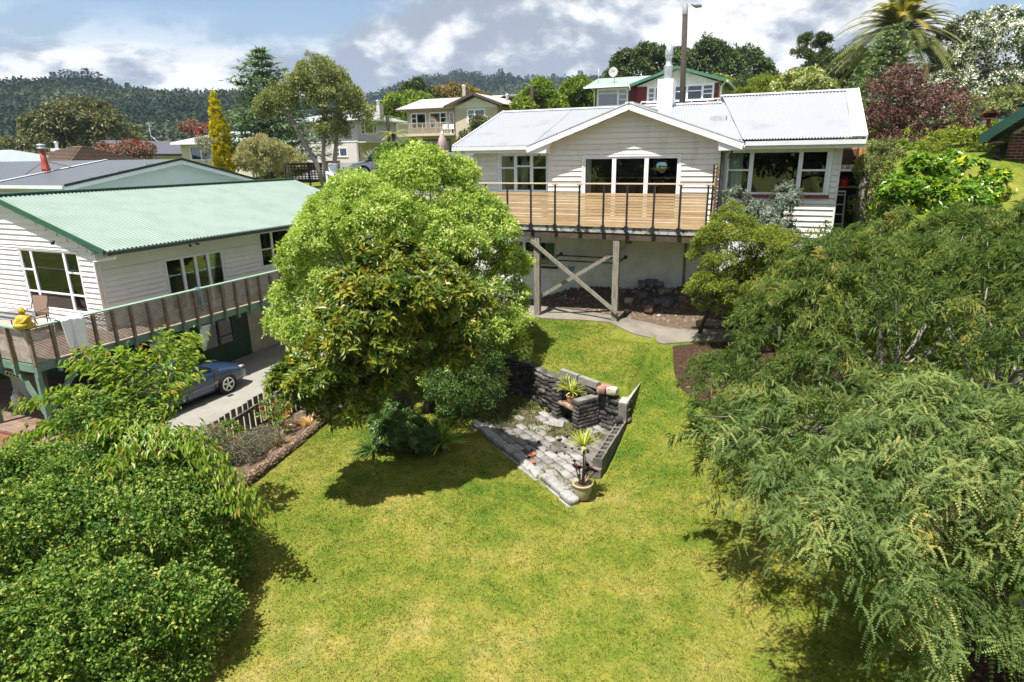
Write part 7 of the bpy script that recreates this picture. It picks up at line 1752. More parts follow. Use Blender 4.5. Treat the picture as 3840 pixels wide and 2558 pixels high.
def car(label, org, rz, paint, L=4.9, Wd=1.86, H=1.42, grid=True, st=None, gh=None, wheels=(-1.42, 1.42), wr=.32, cat="car", name="parked_car", bed=False):
    root = thing(name, label, cat, org, grid=grid, rz=rz, local=True); hw = Wd / 2
    # stations: x, half width share, bottom, shoulder, top
    st = st or [(-L/2, .80, .42, .78, .86), (-L/2 + .06, .90, .30, .84, .95), (-L/2 + .35, .97, .24, .88, 1.0), (-1.35, 1.0, .22, .90, 1.0), (-.6, 1.0, .21, .90, .98), (.6, 1.0, .21, .89, .97), (1.0, 1.0, .21, .87, .96), (1.5, .99, .22, .80, .90), (2.0, .95, .22, .70, .80), (L/2 - .12, .86, .24, .60, .70), (L/2 - .02, .74, .30, .52, .60), (L/2, .66, .38, .46, .50)]
    ring = [(.90, 0.0), (.985, .16), (1.0, .48), (.99, .82), (.955, 1.0)]
    vs = []; n = 0
    for x, w, zb, zs, zt in st:
        r = [(hw * w * a, zb + (zs - zb) * b) for a, b in ring]; r += [(hw * w * .80, zs + (zt - zs) * .62), (hw * w * .45, zs + (zt - zs) * .94)]
        full = [(-a, z) for a, z in r] + [(0, zt)] + [(a, z) for a, z in r[::-1]]
        n = len(full); vs += [(x, a, z) for a, z in full]
    fs = []
    for i in range(len(st) - 1):
        for k in range(n):
            k2 = (k + 1) % n; fs.append((i * n + k, (i + 1) * n + k, (i + 1) * n + k2, i * n + k2))
    fs += [tuple(range(n)), tuple(range((len(st) - 1) * n, len(st) * n))[::-1]]
    b = MB(); b.add(vs, fs, True); body = b.build("body", paint, root)
    # cabin: x, z, half width at each of windscreen base, roof front, roof rear, rear window base
    g = gh or [(1.05, .93, .80), (.25, H - .02, .62), (-.95, H, .61), (-1.75, .96, .76)]
    (ax, az, aw), (bx, bz, bw), (cx, cz, cw), (dx, dz, dw) = g
    roof = MB(); vs = []; m = 6
    for i in range(m + 1):
        u = i / m; x = bx + (cx - bx) * u; z = bz + (cz - bz) * u + .035 * math.sin(math.pi * u); w = bw + (cw - bw) * u
        vs += [(x, -w * hw / .93, z - .05), (x, -w * hw * .8, z), (x, 0, z + .02), (x, w * hw * .8, z), (x, w * hw / .93, z - .05)]
    roof.add(vs, [(i * 5 + k, i * 5 + k + 1, i * 5 + k + 6, i * 5 + k + 5) for i in range(m) for k in range(4)], True); roof.build("roof", paint, root)
    gl = MB(); q = .985
    gl.add([(ax, -aw * hw, az), (ax, aw * hw, az), (bx, bw * hw * .96, bz - .01), (bx, -bw * hw * .96, bz - .01)], [(0, 1, 2, 3)]); gl.build("windscreen", M_CARGLASS, root)
    gl = MB(); gl.add([(dx, -dw * hw, dz), (cx, -cw * hw * .96, cz - .01), (cx, cw * hw * .96, cz - .01), (dx, dw * hw, dz)], [(0, 1, 2, 3)]); gl.build("rear_window", M_CARGLASS, root)
    for sd in (-1, 1):
        bt_ = hw * .90 * sd; mid = (bx + cx) / 2
        def P(u, top):       # along the side glass
            xb, xt = ax + (dx - ax) * u, bx + (cx - bx) * u
            zb, zt = (az + (dz - az) * u), (bz + (cz - bz) * u) - .045
            wb_, wt = hw * .93, (bw + (cw - bw) * u) * hw * 1.06
            return (xt, wt * sd, zt) if top else (xb, wb_ * sd, zb - .02)
        for u0, u1 in ((.02, .47), (.51, .97)):
            w_ = MB(); w_.add([P(u0, 0), P(u1, 0), P(u1, 1), P(u0, 1)], [(0, 1, 2, 3)]); w_.build("side_window", M_CARGLASS, root)
        pl = MB()
        for u in (0, .49, 1): pl.bar(P(u, 0), P(u, 1), .07, .05, up=(0, 1, 0))
        pl.bar(P(0, 1), P(1, 1), .05, .06); pl.build("pillar", paint, root)
        mi = MB(); mi.box(ax - .22, ax - .05, (hw + .02) * sd, (hw + .17) * sd, az - .02, az + .1); mi.build("mirror", paint, root)
        for x in (.05, -.95):
            h_ = MB(); h_.box(x - .1, x + .1, (hw * 1.0 - .01) * sd, (hw + .025) * sd, .76, .80); h_.build("door_handle", paint, root)
        tr = MB(); tr.box(-1.0, 1.0, (hw - .01) * sd, (hw + .012) * sd, .48, .53); tr.build("side_trim", nmat("trim_grey", (.18, .19, .2), .5), root)
        ln = MB()
        for x in (.95, -.12, -1.15): ln.box(x - .006, x + .006, (hw - .02) * sd, (hw + .004) * sd, .27, .88)
        ln.build("door_gap", nmat("black_gap", (.01, .01, .012), .8), root)
        hl = MB(); hl.bar((L/2 - .30, hw * .78 * sd, .66), (L/2 - .06, hw * .62 * sd, .60), .14, .10); hl.build("headlight", nmat("headlight_lens", (.75, .77, .78), .1), root)
        ol = MB(); ol.box(wheels[1] - .5, wheels[1] - .38, (hw - .0) * sd, (hw + .014) * sd, .50, .56); ol.build("side_indicator", nmat("amber_lens", (.55, .20, .02), .2), root)
        tl = MB(); tl.box(-L/2 + .0, -L/2 + .1, hw * .55 * sd, hw * .88 * sd, .68, .82); tl.build("tail_light", nmat("red_lens", (.3, .01, .01), .2), root)
        for x in wheels:
            ar = MB(); ar.lathe((x, (hw - .02) * sd, wr), [(0, -.03), (wr * 1.13, -.03), (wr * 1.13, .028), (wr * 1.03, .03), (0, .022)], 28, axis='y'); ar.build("wheel_arch", nmat("black_gap", (.01, .01, .012), .8), root)
            wheel(root, x, (hw - .075) * sd, wr, sd)
    return root
car("metallic blue sedan with five spoke alloy wheels parked beside the green house", (-17.25, 12.62, -1.40), math.pi / 2, carpaint("metallic_blue_paint", (.022, .045, .10)))
car("silver grey van parked on the street behind the flowering hedge", (-6.4, 35.2, gz(-6.4, 35.2) + .06), math.pi + .15, carpaint("silver_paint", (.45, .46, .46)), L=4.4, Wd=1.75, H=1.6, grid=False,
    gh=[(1.35, .95, .84), (.75, 1.58, .74), (-1.9, 1.58, .74), (-2.1, .95, .84)], name="parked_van", cat="van")
car("dark teal four wheel drive parked on the bank behind the red bird table", (25.3, 33.4, gz(25.3, 33.4) + .05), math.pi + .75, carpaint("teal_paint", (.02, .11, .14)), L=4.5, Wd=1.8, H=1.75, grid=False, wr=.38,
    st=[(-2.25, .9, .5, 1.0, 1.1), (-2.1, .98, .42, 1.05, 1.12), (-.6, 1, .4, 1.08, 1.12), (.8, 1, .4, 1.06, 1.12), (1.2, .99, .4, 1.0, 1.08), (1.9, .96, .4, .95, 1.02), (2.15, .9, .42, .85, .92), (2.25, .84, .5, .8, .84)], gh=[(.95, 1.08, .82), (.45, 1.73, .72), (-1.8, 1.75, .72), (-2.1, 1.1, .84)])
def pickup():
    pt = carpaint("black_paint", (.012, .014, .017), .22); L = 5.1
    r = car("black pickup truck half hidden by the climbing mound at the left edge", (-13.75, 6.1, -1.40), math.pi / 2, pt, L=L, Wd=1.84, H=1.72, wr=.36, wheels=(-1.55, 1.6), name="pickup_truck", cat="pickup",
            st=[(-.25, .98, .38, .98, 1.04), (0, 1, .36, 1.02, 1.08), (1.1, 1, .36, 1.02, 1.1), (1.4, .99, .36, .98, 1.06), (2.1, .95, .36, .92, 1.0), (2.45, .86, .4, .8, .88), (2.55, .78, .5, .72, .76)], gh=[(1.25, 1.08, .82), (.7, 1.70, .70), (-.1, 1.72, .70), (-.3, 1.06, .78)])
    bd = MB(); hw = .92
    bd.box(-2.5, -.26, -hw, -hw + .09, .42, 1.04); bd.box(-2.5, -.26, hw - .09, hw, .42, 1.04); bd.box(-2.55, -2.47, -hw, hw, .45, 1.02); bd.box(-2.48, -.26, -hw + .09, hw - .09, .5, .56)
    b = bd.build("tray", pt, r); m = MB()
    for k in range(13): m.box(-2.46, -.3, -.78 + k * .125, -.72 + k * .125, .561, .58)
    m.build("tray_liner", nmat("tray_rubber", (.06, .065, .07), .6), b)
    rb = MB(); rb.tube([(-.5, -.85, 1.04), (-.45, -.8, 1.5), (-.45, .8, 1.5), (-.5, .85, 1.04)], .035, 8); rb.build("roll_bar", pt, r)
pickup()

# ------------------------------------------------------------------ things on and under the balcony
def statue():
    o = thing("seated_statue", "mustard yellow seated garden statue on the corner of the balcony rail", "statue", (-17.62, 9.27, 1.942), local=True)
    m = nmat("mustard_paint", (.38, .27, .02), .6, .15, 8, .3, 20)
    b = MB(); b.lathe((0, 0, 0), [(0, 0), (.21, 0), (.225, .03), (.22, .07), (.18, .10), (.155, .15), (.165, .2), (.16, .26), (.12, .32), (.06, .345), (.045, .36), (.045, .375)], 20); b.tube([(-.2, -.05, .09), (-.05, -.19, .08), (.08, -.18, .08), (.2, -.05, .09)], [.06, .065, .065, .06], 8); b.tube([(-.155, 0, .28), (-.17, -.1, .18), (-.04, -.16, .14)], [.05, .042, .035], 7); b.tube([(.155, 0, .28), (.17, -.1, .18), (.04, -.16, .14)], [.05, .042, .035], 7); b.build("body", m, o)
    h = MB(); h.lathe((0, 0, .36), [(0, -.01), (.05, 0), (.075, .04), (.078, .08), (.065, .12), (.045, .145), (.03, .16), (.02, .185), (0, .19)], 16); h.tube([(0, -.075, .42), (0, -.088, .40)], [.012, .016], 6); h.tube([(-.075, 0, .45), (-.08, .005, .37)], .014, 6); h.tube([(.075, 0, .45), (.08, .005, .37)], .014, 6); h.build("head", m, o)
statue()
def duvet():
    n, k = 26, 22; vs = []; rg = random.Random(5)
    for i in range(n + 1):
        u = i / n                                    # from inside the rail over the top and down the outside
        for j in range(k + 1):
            v = j / k; t = 10.0 + .62 * v
            fold = .035 * math.sin(v * 9 + u * 2) + .02 * math.sin(v * 21 + u * 5)
            if u < .12: s, z = -17.72, 1.6 + (u / .12) * .36
            elif u < .22: s, z = -17.72 + (u - .12) / .1 * .26, 1.985 + .02 * math.sin((u - .12) * 31)
            else:
                drop = (u - .22) / .78; end = .85 + (.0 if v < .45 else (v - .45) * 1.5)
                s, z = -17.42 + fold * (.4 + drop) + .02, 1.97 - drop * end
                t += (.10 * drop if v < .45 else -.04 * drop * (1 - v) + .05 * drop)
            vs.append((s, t, z))
    m = MB(); m.add(vs, [(i * (k + 1) + j, (i + 1) * (k + 1) + j, (i + 1) * (k + 1) + j + 1, i * (k + 1) + j + 1) for i in range(n) for j in range(k)], True)
    o = solo(m, "duvet", nmat("white_duvet", (.74, .75, .78), .9, .04, 4, .3, 14), "white duvet hung over the balcony rail to air", "bedding", (-17.5, 10.3, 1.0))
    md = o.modifiers.new("thick", 'SOLIDIFY'); md.thickness = .025
duvet()
r_ = MB(); pts = [(-17.48, 14.47 + .02 * math.sin(i * 2.1), 1.98 - i * .05) for i in range(17)]; r_.tube(pts, [.025 + .012 * math.sin(i * 2.6) for i in range(17)], 7); r_.tube([(-17.75, 14.45, 1.9), (-17.6, 14.47, 1.975), (-17.48, 14.47, 1.97)], .02, 6)
solo(r_, "rope", nmat("blue_rope", (.05, .19, .26), .8, .3, 30), "bundle of blue rope hanging from the balcony rail", "rope", (-17.5, 14.47, 1.2))
def barbecue():
    o = thing("barbecue", "stainless gas barbecue with closed hood under the green balcony", "barbecue", (-21.2, 10.9, -1.1), local=True, rz=-.1)
    st_ = nmat("brushed_steel", (.42, .43, .46), .35, .1, 8, metal=.6); bk_ = nmat("bbq_black", (.02, .02, .02), .5)
    m = MB(); m.box(-.65, .65, -.26, .26, .82, .9); m.box(-.62, .62, -.34, -.26, .78, .92); m.build("cook_top", st_, o)
    m = MB(); m.ext([(-.42, -.26, .9), (-.42, .26, .9), (-.42, .26, 1.08), (-.42, .10, 1.22), (-.42, -.08, 1.2), (-.42, -.26, 1.0)], (.84, 0, 0)); h = m.build("hood", st_, o)
    m = MB(); m.tube([(-.3, -.27, 1.0), (-.3, -.31, 1.0), (.3, -.31, 1.0), (.3, -.27, 1.0)], .014, 6); m.build("handle", bk_, h)
    m = MB(); m.box(-.6, .6, -.24, .24, .06, .81); m.build("cabinet", nmat("pale_cabinet", (.36, .35, .32), .6), o)
    for k in range(5):
        m = MB(); m.lathe((-.42 + k * .21, -.34, .85), [(0, -.03), (.03, -.03), (.034, 0), (0, 0)], 10, axis='y'); m.build("knob", bk_, o)
barbecue()
for i, (s, t, lab, c) in enumerate(((-19.75, 11.15, "grey gas bottle standing by the dark glass door", (.42, .45, .46)), (-20.75, 10.25, "white gas bottle on the deck in front of the barbecue", (.66, .66, .64)))):
    o = thing("gas_bottle", lab, "gas bottle", (s, t, -1.1), local=True); m = MB(); m.lathe((0, 0, 0), [(0, .03), (.12, .03), (.155, .06), (.16, .1), (.16, .3), (.15, .36), (.1, .42), (.03, .44), (.03, .48), (0, .48)], 16); m.lathe((0, 0, 0), [(.12, 0), (.12, .04)], 14); m.build("cylinder", nmat("gas_grey_%d" % i, c, .5, .05), o)
    m = MB(); m.tube([(-.09, 0, .42), (-.09, 0, .54), (.09, 0, .54), (.09, 0, .42)], .013, 6); m.tube([(0, -.09, .42), (0, -.09, .53), (0, .09, .53), (0, .09, .42)], .013, 6); m.build("collar", nmat("gas_grey_%d" % i, c, .5), o)
def patio_set():
    o = thing("glass_table", "glass topped outdoor table behind the balcony rail", "table", (-20.7, 10.7, .95), local=True, rz=.15)
    m = MB(); m.box(-.9, .75, -.5, .5, .70, .712); m.build("table_top", glassmat("table_glass", (.6, .72, .7), .12), o); m = MB()
    for x in (-.8, .65):
        for y in (-.42, .42): m.tube([(x, y, 0), (x, y, .7)], .018, 6)
    m.tube([(-.8, -.42, .69), (.65, -.42, .69), (.65, .42, .69), (-.8, .42, .69), (-.8, -.42, .69)], .014, 6); m.build("table_frame", M_BLK, o)
    c = thing("outdoor_chair", "brown mesh outdoor armchair at the left edge of the balcony", "chair", (-21.25, 11.5, .95), local=True, rz=.2)
    m = MB(); m.box(-.27, .27, -.25, .25, .40, .43); m.ext([(-.27, .22, .43), (-.27, .26, .43), (-.27, .36, 1.02), (-.27, .32, 1.02)], (.54, 0, 0)); m.build("sling", nmat("brown_mesh", (.22, .15, .11), .8, .15, 30), c); m = MB()
    for x in (-.29, .29): m.tube([(x, -.28, 0), (x, -.26, .62), (x, .2, .64), (x, .36, 1.04)], .014, 6); m.tube([(x, .3, 0), (x, .2, .45)], .014, 6)
    m.tube([(-.29, .36, 1.04), (.29, .36, 1.04)], .014, 6); m.build("chair_frame", M_BLK, c)
patio_set()

# ------------------------------------------------------------------ garden pots and stones
def pot(label, org, r, h, col, grid=True):
    o = thing("plant_pot", label, "pot", org, grid=grid, local=True); m = MB()
    m.lathe((0, 0, 0), [(0, 0), (r * .62, 0), (r * .68, .02), (r * .95, h * .62), (r * .93, h * .82), (r * .98, h * .88), (r * 1.08, h * .93), (r * 1.08, h), (r * .92, h), (r * .88, h * .85), (0, h * .84)], 22); m.build("pot_body", nmat(label[:18].replace(" ", "_"), col, .6, .12, 8, .15, 40), o)
    m = MB(); m.lathe((0, 0, 0), [(0, h * .9), (r * .9, h * .88)], 16); m.build("potting_soil", M_DIRT, o); return o
pot("cream glazed plant pot at the front corner of the patio", (-2.90, 9.78, .0), .175, .31, (.36, .30, .20))
pot("cobalt blue plant pot on the fireplace shelf", (-4.36, 13.13, .485), .12, .22, (.02, .04, .16))
pot("terracotta plant pot on the fireplace shelf beside the blue one", (-4.13, 12.92, .485), .13, .2, (.42, .25, .14))
Y_STOPS = [(0, (.16, .21, .03)), (.6, (.32, .36, .05)), (1, (.50, .48, .10))]
def wz(s, t, z): w = W(s, t); return (w.x, w.y, z)
strap_plant("yucca", "yellow-green yucca growing from the blue pot", "plant", wz(-4.36, 13.13, .66), 55, .36, .034, Y_STOPS, 57, .85, .2, head=.1)
strap_plant("yucca", "yellow-green yucca in the terracotta pot with leaves over the shelf edge", "plant", wz(-4.13, 12.92, .66), 60, .40, .036, Y_STOPS, 58, .9, .3, head=.1)
b = wz(-2.90, 9.80, .30)
o = strap_plant("yucca", "lone yucca on a thin stem rising from the cream pot", "plant", b, 70, .33, .032, Y_STOPS, 59, 1.0, .12, head=.74)
def aeonium():
    base = wz(-2.9, 9.76, .29); root = thing("aeonium", "cluster of near black succulent rosettes in the cream pot", "plant", base, grid=False); rg = np.random.default_rng(8); lv = Leaves(); mb = MB()
    for i in range(12):
        a = rg.uniform(0, 6.283); q = rg.uniform(.05, .24); c = np.array(base) + np.array([q * math.cos(a), q * math.sin(a), rg.uniform(.16, .42)]); r = rg.uniform(.05, .085)
        mb.tube([(base[0], base[1], base[2] - .02), (base[0] + q * .5 * math.cos(a), base[1] + q * .5 * math.sin(a), base[2] + .1), tuple(c)], [.012, .011, .01], 5)
        n = 46; aa = rg.uniform(0, 6.283, n); e = rg.uniform(.1, 1.2, n); A = np.stack([np.cos(aa) * np.cos(e), np.sin(aa) * np.cos(e), np.sin(e)], -1)
        lv.kite(np.tile(c, (n, 1)), A, np.array([0, 0, 1.]) + A * -.3, np.full(n, r) * (1.1 - e * .35), np.full(n, r * .45), rg.random(n), .3, -.1)
    link("rosettes", lv.mesh("rosettes", leafmat("aeonium_leaf", [(0, (.018, .004, .008)), (.8, (.06, .012, .02)), (1, (.12, .03, .04))], .35, .4, .05), base), root); mb.build("stem", nmat("succulent_stem", (.25, .2, .13), .8), root)
aeonium()
BC = [("pale angular", (.30, .28, .25)), ("grey", (.16, .155, .15)), ("reddish brown", (.17, .11, .095)), ("dark blue-grey", (.09, .10, .115)), ("buff", (.33, .28, .20))]
rk = [(-4.02, 17.95, .28, 0, "leaning by the red stake"), (-3.98, 17.62, .16, 0, "smallest, nearest the path"), (-3.78, 18.55, .36, 1, "against the white wall, left of the heap"), (-3.52, 18.68, .42, 1, "topmost of the heap by the wall"), (-3.28, 18.62, .3, 1, "beside the black plastic sheet"), (-3.33, 17.72, .40, 2, "large, at the front of the heap"), (-3.68, 18.12, .42, 3, "dark, in the middle of the heap"),
      (-3.12, 17.95, .34, 3, "with a pale top, right of the big brown one"), (-2.82, 17.9, .46, 3, "largest at the right of the heap"), (-3.15, 18.3, .24, 4, "below the black plastic sheet"), (-2.95, 18.3, .28, 1, "rounded, under the plastic sheet edge"), (-2.5, 18.0, .26, 2, "at the right end of the heap"), (-3.05, 17.55, .15, 0, "lying loose in the soil before the heap")]
for i, (s, t, z_, c, w) in enumerate(rk):
    o = solo(rough_box(300 + i, .25), "boulder", nmat("rock_%d" % c, BC[c][1], .9, .3, 6, .5, 25), BC[c][0] + " rock " + w, "rock", (s, t, float(ground(s, t)) + z_ * .2 + (.12 if t > 18.4 else 0)), local=True, rz=i * .9)
    o.scale = (z_ * .85, z_ * .65, z_ * .55)
m = MB(); m.bar((-4.05, 18.35, 1.5), (-4.13, 18.4, 2.05), .10, .09); solo(m, "timber_stake", nmat("dark_red_stain", (.14, .035, .025), .7), "short dark red timber stake standing by the rocks", "stake", (-4.1, 18.38, 1.5))
m = MB(); n = 12; vs = []
for i in range(n + 1):
    for j in range(n + 1):
        u, v = i / n, j / n; vs.append((-3.3 + .85 * u + .1 * v, 18.35 + .42 * v, 1.74 + .16 * v + .03 * math.sin(u * 9 + v * 5) - .08 * (1 - v) ** 3))
m.add(vs, [(i * (n + 1) + j, (i + 1) * (n + 1) + j, (i + 1) * (n + 1) + j + 1, i * (n + 1) + j + 1) for i in range(n) for j in range(n)], True)
o = solo(m, "plastic_sheet", nmat("black_polythene", (.014, .014, .016), .3, .2, 6), "black plastic sheet draped over the rocks by the wall", "sheet", (-2.9, 18.55, 1.8)); o.modifiers.new("thick", 'SOLIDIFY').thickness = .012
m = MB(); m.bar((-1.95, 16.95, 1.6), (-.9, 17.25, 1.62), .06, .14); solo(m, "edging_board", M_OLDT, "weathered timber edging board beside the path under the yellow shrub", "board", (-1.4, 17.1, 1.5))
def gravel():
    rg = np.random.default_rng(4); n = 900; s = rg.uniform(-9, -1.5, n); t = rg.uniform(17.5, 18.8, n); ok = t > np.interp(s, [-9, -6.2, -4.4, -3.4, -2.4, -1.3], [17.9, 17.68, 17.5, 17.2, 16.9, 17.2]); s, t = s[ok], t[ok]; n = len(s)
    z = ground(s, t) + .03; sz = rg.uniform(.012, .045, n); base = np.array([[1, 0, 0], [-1, 0, 0], [0, 1, 0], [0, -1, 0], [0, 0, 1], [0, 0, -1]], float)
    fc = np.array([[0, 2, 4], [2, 1, 4], [1, 3, 4], [3, 0, 4], [2, 0, 5], [1, 2, 5], [3, 1, 5], [0, 3, 5]])
    P = np.stack([s * CA + t * SA, -s * SA + t * CA, z], -1); v = P[:, None] + base[None] * sz[:, None, None] * rg.uniform(.6, 1.3, (n, 6, 1)); f = fc[None] + np.arange(n)[:, None, None] * 6
    me = raw_mesh("rubble", v.reshape(-1, 3), f.reshape(-1, 3), np.repeat(rg.random(n), 6)); me.materials.append(leafmat("rubble_stone", [(0, (.06, .045, .035)), (.6, (.14, .11, .09)), (.9, (.26, .24, .21)), (1, (.5, .5, .48))], .9, .2, 0)); tag(link("rubble", me), "loose gravel and rubble in the soil under the deck", "rubble", kind='stuff')
gravel()

# ------------------------------------------------------------------ right side: storage bay, bank, bird table
def bay():
    H = thing("storage_bay", "open storage bay with a shelf beside the right end of the main house", "storage bay", (1.55, 22.6, 3.3))
    cm = nmat("bare_concrete", (.30, .28, .25), .9, .2, 2, .4, 30)
    m = MB(); m.box(1.98, 2.14, 21.5, 23.3, 3.2, 5.38); m.build("side_wall", cm, H); m = MB(); m.box(1.16, 1.97, 23.2, 23.35, 3.2, 5.38); m.build("rear_wall", nmat("dark_block", (.05, .048, .045), .9), H)
    m = MB(); m.box(1.2, 2.2, 22.35, 22.45, 5.40, 5.47); m.box(1.2, 2.14, 22.46, 23.4, 5.40, 5.46); m.build("lintel", M_WHITE, H); m = MB(); m.box(1.18, 1.97, 22.5, 23.19, 4.90, 4.95); m.build("shelf", M_OLDT, H)
bay()
def can():
    o = thing("watering_can", "red plastic watering can on the storage bay shelf", "watering can", (1.55, 22.68, 4.952), local=True); r = nmat("red_plastic", (.45, .015, .012), .4)
    m = MB(); m.lathe((0, 0, 0), [(0, 0), (.11, 0), (.115, .02), (.105, .16), (.08, .19), (0, .19)], 14); m.build("can_body", r, o); m = MB(); m.tube([(-.08, 0, .17), (-.02, 0, .27), (.07, 0, .25), (.1, 0, .12)], .014, 6); m.tube([(.1, 0, .06), (.2, 0, .2)], [.025, .015], 6); m.build("handle", r, o)
can()
m = MB(); m.lathe((0, 0, 0), [(0, 0), (.055, 0), (.06, .02), (.06, .15), (.03, .19), (.025, .22), (0, .22)], 12); m.tube([(.05, 0, .14), (.09, 0, .1), (.06, 0, .05)], .01, 5); solo(m, "plastic_bottle", nmat("milky_plastic", (.6, .6, .58), .4), "white plastic bottle beside the red watering can", "bottle", (1.32, 22.7, 4.952), local=True)
m = MB()
for x in (-.18, .18): m.bar((x, -.12, 0), (x * .8, .1, 1.25), .03, .05); m.bar((x, .4, 0), (x * .8, .12, 1.25), .025, .04)
for k in range(4): m.box(-.17, .17, -.13 + k * .055, -.03 + k * .055, .28 + k * .29, .31 + k * .29)
m.box(-.16, .16, .02, .2, 1.24, 1.28); solo(m, "step_ladder", nmat("white_ladder", (.6, .6, .6), .5), "white step ladder standing in the storage bay", "ladder", (1.45, 22.0, 3.55), local=True)
def bank_():
    H = thing("timber_retaining_wall", "new timber retaining posts holding the bark bank above the storage bay", "wall", (1.9, 23.5, 5.4)); tm = nmat("treated_pine", (.42, .22, .07), .7, .12, 4, .1, 30)
    for s, t in ((1.88, 22.75), (2.05, 22.6)):
        m = MB(); m.box(s - .07, s + .07, t - .07, t + .07, 5.3, 6.15); m.build("post", tm, H)
    m = MB(); m.box(1.1, 2.0, 24.9, 24.98, 5.9, 6.14); m.build("rail", tm, H)
    for k in range(3):
        m = MB(); m.box(1.98, 2.03, 22.8, 25.0, 5.45 + k * .21, 5.65 + k * .21); m.build("plank", tm, H)
bank_()
m = MB(); m.add([(1.16, 23.36, 5.47), (1.97, 23.36, 5.47), (1.97, 24.9, 6.05), (1.16, 24.9, 6.05), (1.16, 22.5, 5.45), (1.97, 22.5, 5.45)], [(4, 5, 1, 0), (0, 1, 2, 3)]); tag(solo(m, "mulch_bank", M_BARK, "bark mulch slope above the storage bay", "bank", (1.5, 24, 5.5)), "bark mulch slope above the storage bay", "bank", kind='structure')
for i in range(6):
    o = solo(rough_box(400 + i, .2), "edge_stone", nmat("pale_pink_stone", (.45, .34, .27), .9, .2, 6, .3), ("pale stone along the foot of the bark bank, number %d from the house" % (i + 1)).replace("number 1", "first").replace("number 2", "second").replace("number 3", "third").replace("number 4", "fourth").replace("number 5", "fifth").replace("number 6", "last"), "stone", (1.24 + i * .12, 22.62 + (i % 2) * .12, 5.53), local=True); o.scale = (.14, .12, .11)
def bird_table():
    x, y = 16.55, 22.8; z = max(6.35, gz(16.55, 22.8) + .05); o = thing("bird_table", "dark red wooden bird house on a post on the grass bank", "bird house", (x, y, z), grid=False, rz=-.5, local=True); r = nmat("oxblood_paint", (.16, .03, .022), .6, .12, 6)
    m = MB(); m.box(-.055, .055, -.055, .055, -.6, .55); m.build("post", r, o); m = MB(); m.box(-.22, .22, -.17, .17, .55, .58); m.box(-.2, -.17, -.16, .16, .58, .75); m.box(.17, .2, -.16, .16, .58, .75); m.box(-.17, .17, .12, .15, .58, .75); m.build("box", r, o)
    for sd in (-1, 1):
        m = MB(); m.bar((sd * .27, 0, .70), (0, 0, .89), .42, .025, up=(0, 0, 1)); m.build("roof", r, o)
bird_table()
def concrete_wall():
    H = thing("concrete_wall", "grey concrete boundary wall in shade at the bottom right corner", "wall", (2.98, 8, -.3)); cm = nmat("shaded_concrete", (.22, .215, .205), .9, .2, 3, .3, 40, col2=(.13, .125, .115), patch=.55)
    for k in range(4):
        m = MB(); m.box(3.2, 3.35, 4.0 + k * 2.01, 6.0 + k * 2.01, -.5, .42 + k * .03); m.build("panel", cm, H)
    m = MB()
    for k in range(5): m.box(3.15, 3.199, 3.93 + k * 2.01, 4.06 + k * 2.01, -.5, .45 + k * .03)
    m.build("pilasters", cm, H)
concrete_wall()
strap_plant("yucca", "dark yucca in the shade at the foot of the concrete wall", "plant", wz(2.15, 6.6, float(ground(2.15, 6.6))), 60, .6, .05, [(0, (.02, .05, .012)), (1, (.07, .13, .03))], 60, .9, .3, head=.1)

# ------------------------------------------------------------------ street things
def lamp():
    x, y = 9.35, 36; z0 = gz(x, y); H = thing("street_lamp", "tall dark timber pole with a street lamp rising behind the white roof", "street lamp", (x, y, z0), grid=False, local=True); hh = 13.4 - z0
    m = MB(); m.tube([(.12, 0, -.2), (-.12, 0, hh)], [.17, .13], 10); m.build("pole", nmat("dark_pole", (.045, .036, .03), .9, .2, 5, .3), H); m = MB(); m.lathe((-.12, 0, hh - .5), [(.14, 0), (.14, .5), (0, .5)], 10); m.build("pole_cap", nmat("weathered_steel", (.2, .21, .22), .6), H)
    m = MB(); m.tube([(-.1, 0, hh - .1), (.12, 0, hh + .0), (.3, 0, hh - .02)], .025, 6); m.build("bracket", nmat("galvanised_steel", (.5, .55, .57), .38), H); m = MB(); m.tube([(.25, 0, hh - .03), (.45, 0, hh - .07), (.72, 0, hh - .09)], [.06, .12, .07], 10); m.build("lamp_head", nmat("lamp_grey", (.22, .23, .25), .5), H)
lamp()
def umbrella():
    x, y = -2.75, 27; z0 = 4.9; H = thing("umbrella", "closed dusky pink sun umbrella beside the hedge", "umbrella", (x, y, z0), grid=False, local=True); n = 16; vs = []
    prof = [(.03, 2.02), (.12, 1.8), (.17, 1.55), (.15, 1.45), (.20, 1.0), (.26, .62), (.24, .55)]
    for r, h in prof:
        for k in range(n): a = 2 * math.pi * k / n; q = r * (1 + .25 * math.cos(k * math.pi)); vs.append((q * math.cos(a), q * math.sin(a), h))
    m = MB(); m.add(vs, [(i * n + k, (i + 1) * n + k, (i + 1) * n + (k + 1) % n, i * n + (k + 1) % n) for i in range(len(prof) - 1) for k in range(n)], True); m.build("canopy", nmat("dusky_pink_cloth", (.42, .30, .30), .9, .08, 4), H); m = MB(); m.tube([(0, 0, -.3), (0, 0, 2.1)], .025, 8); m.build("pole", M_WHITE, H)
umbrella()
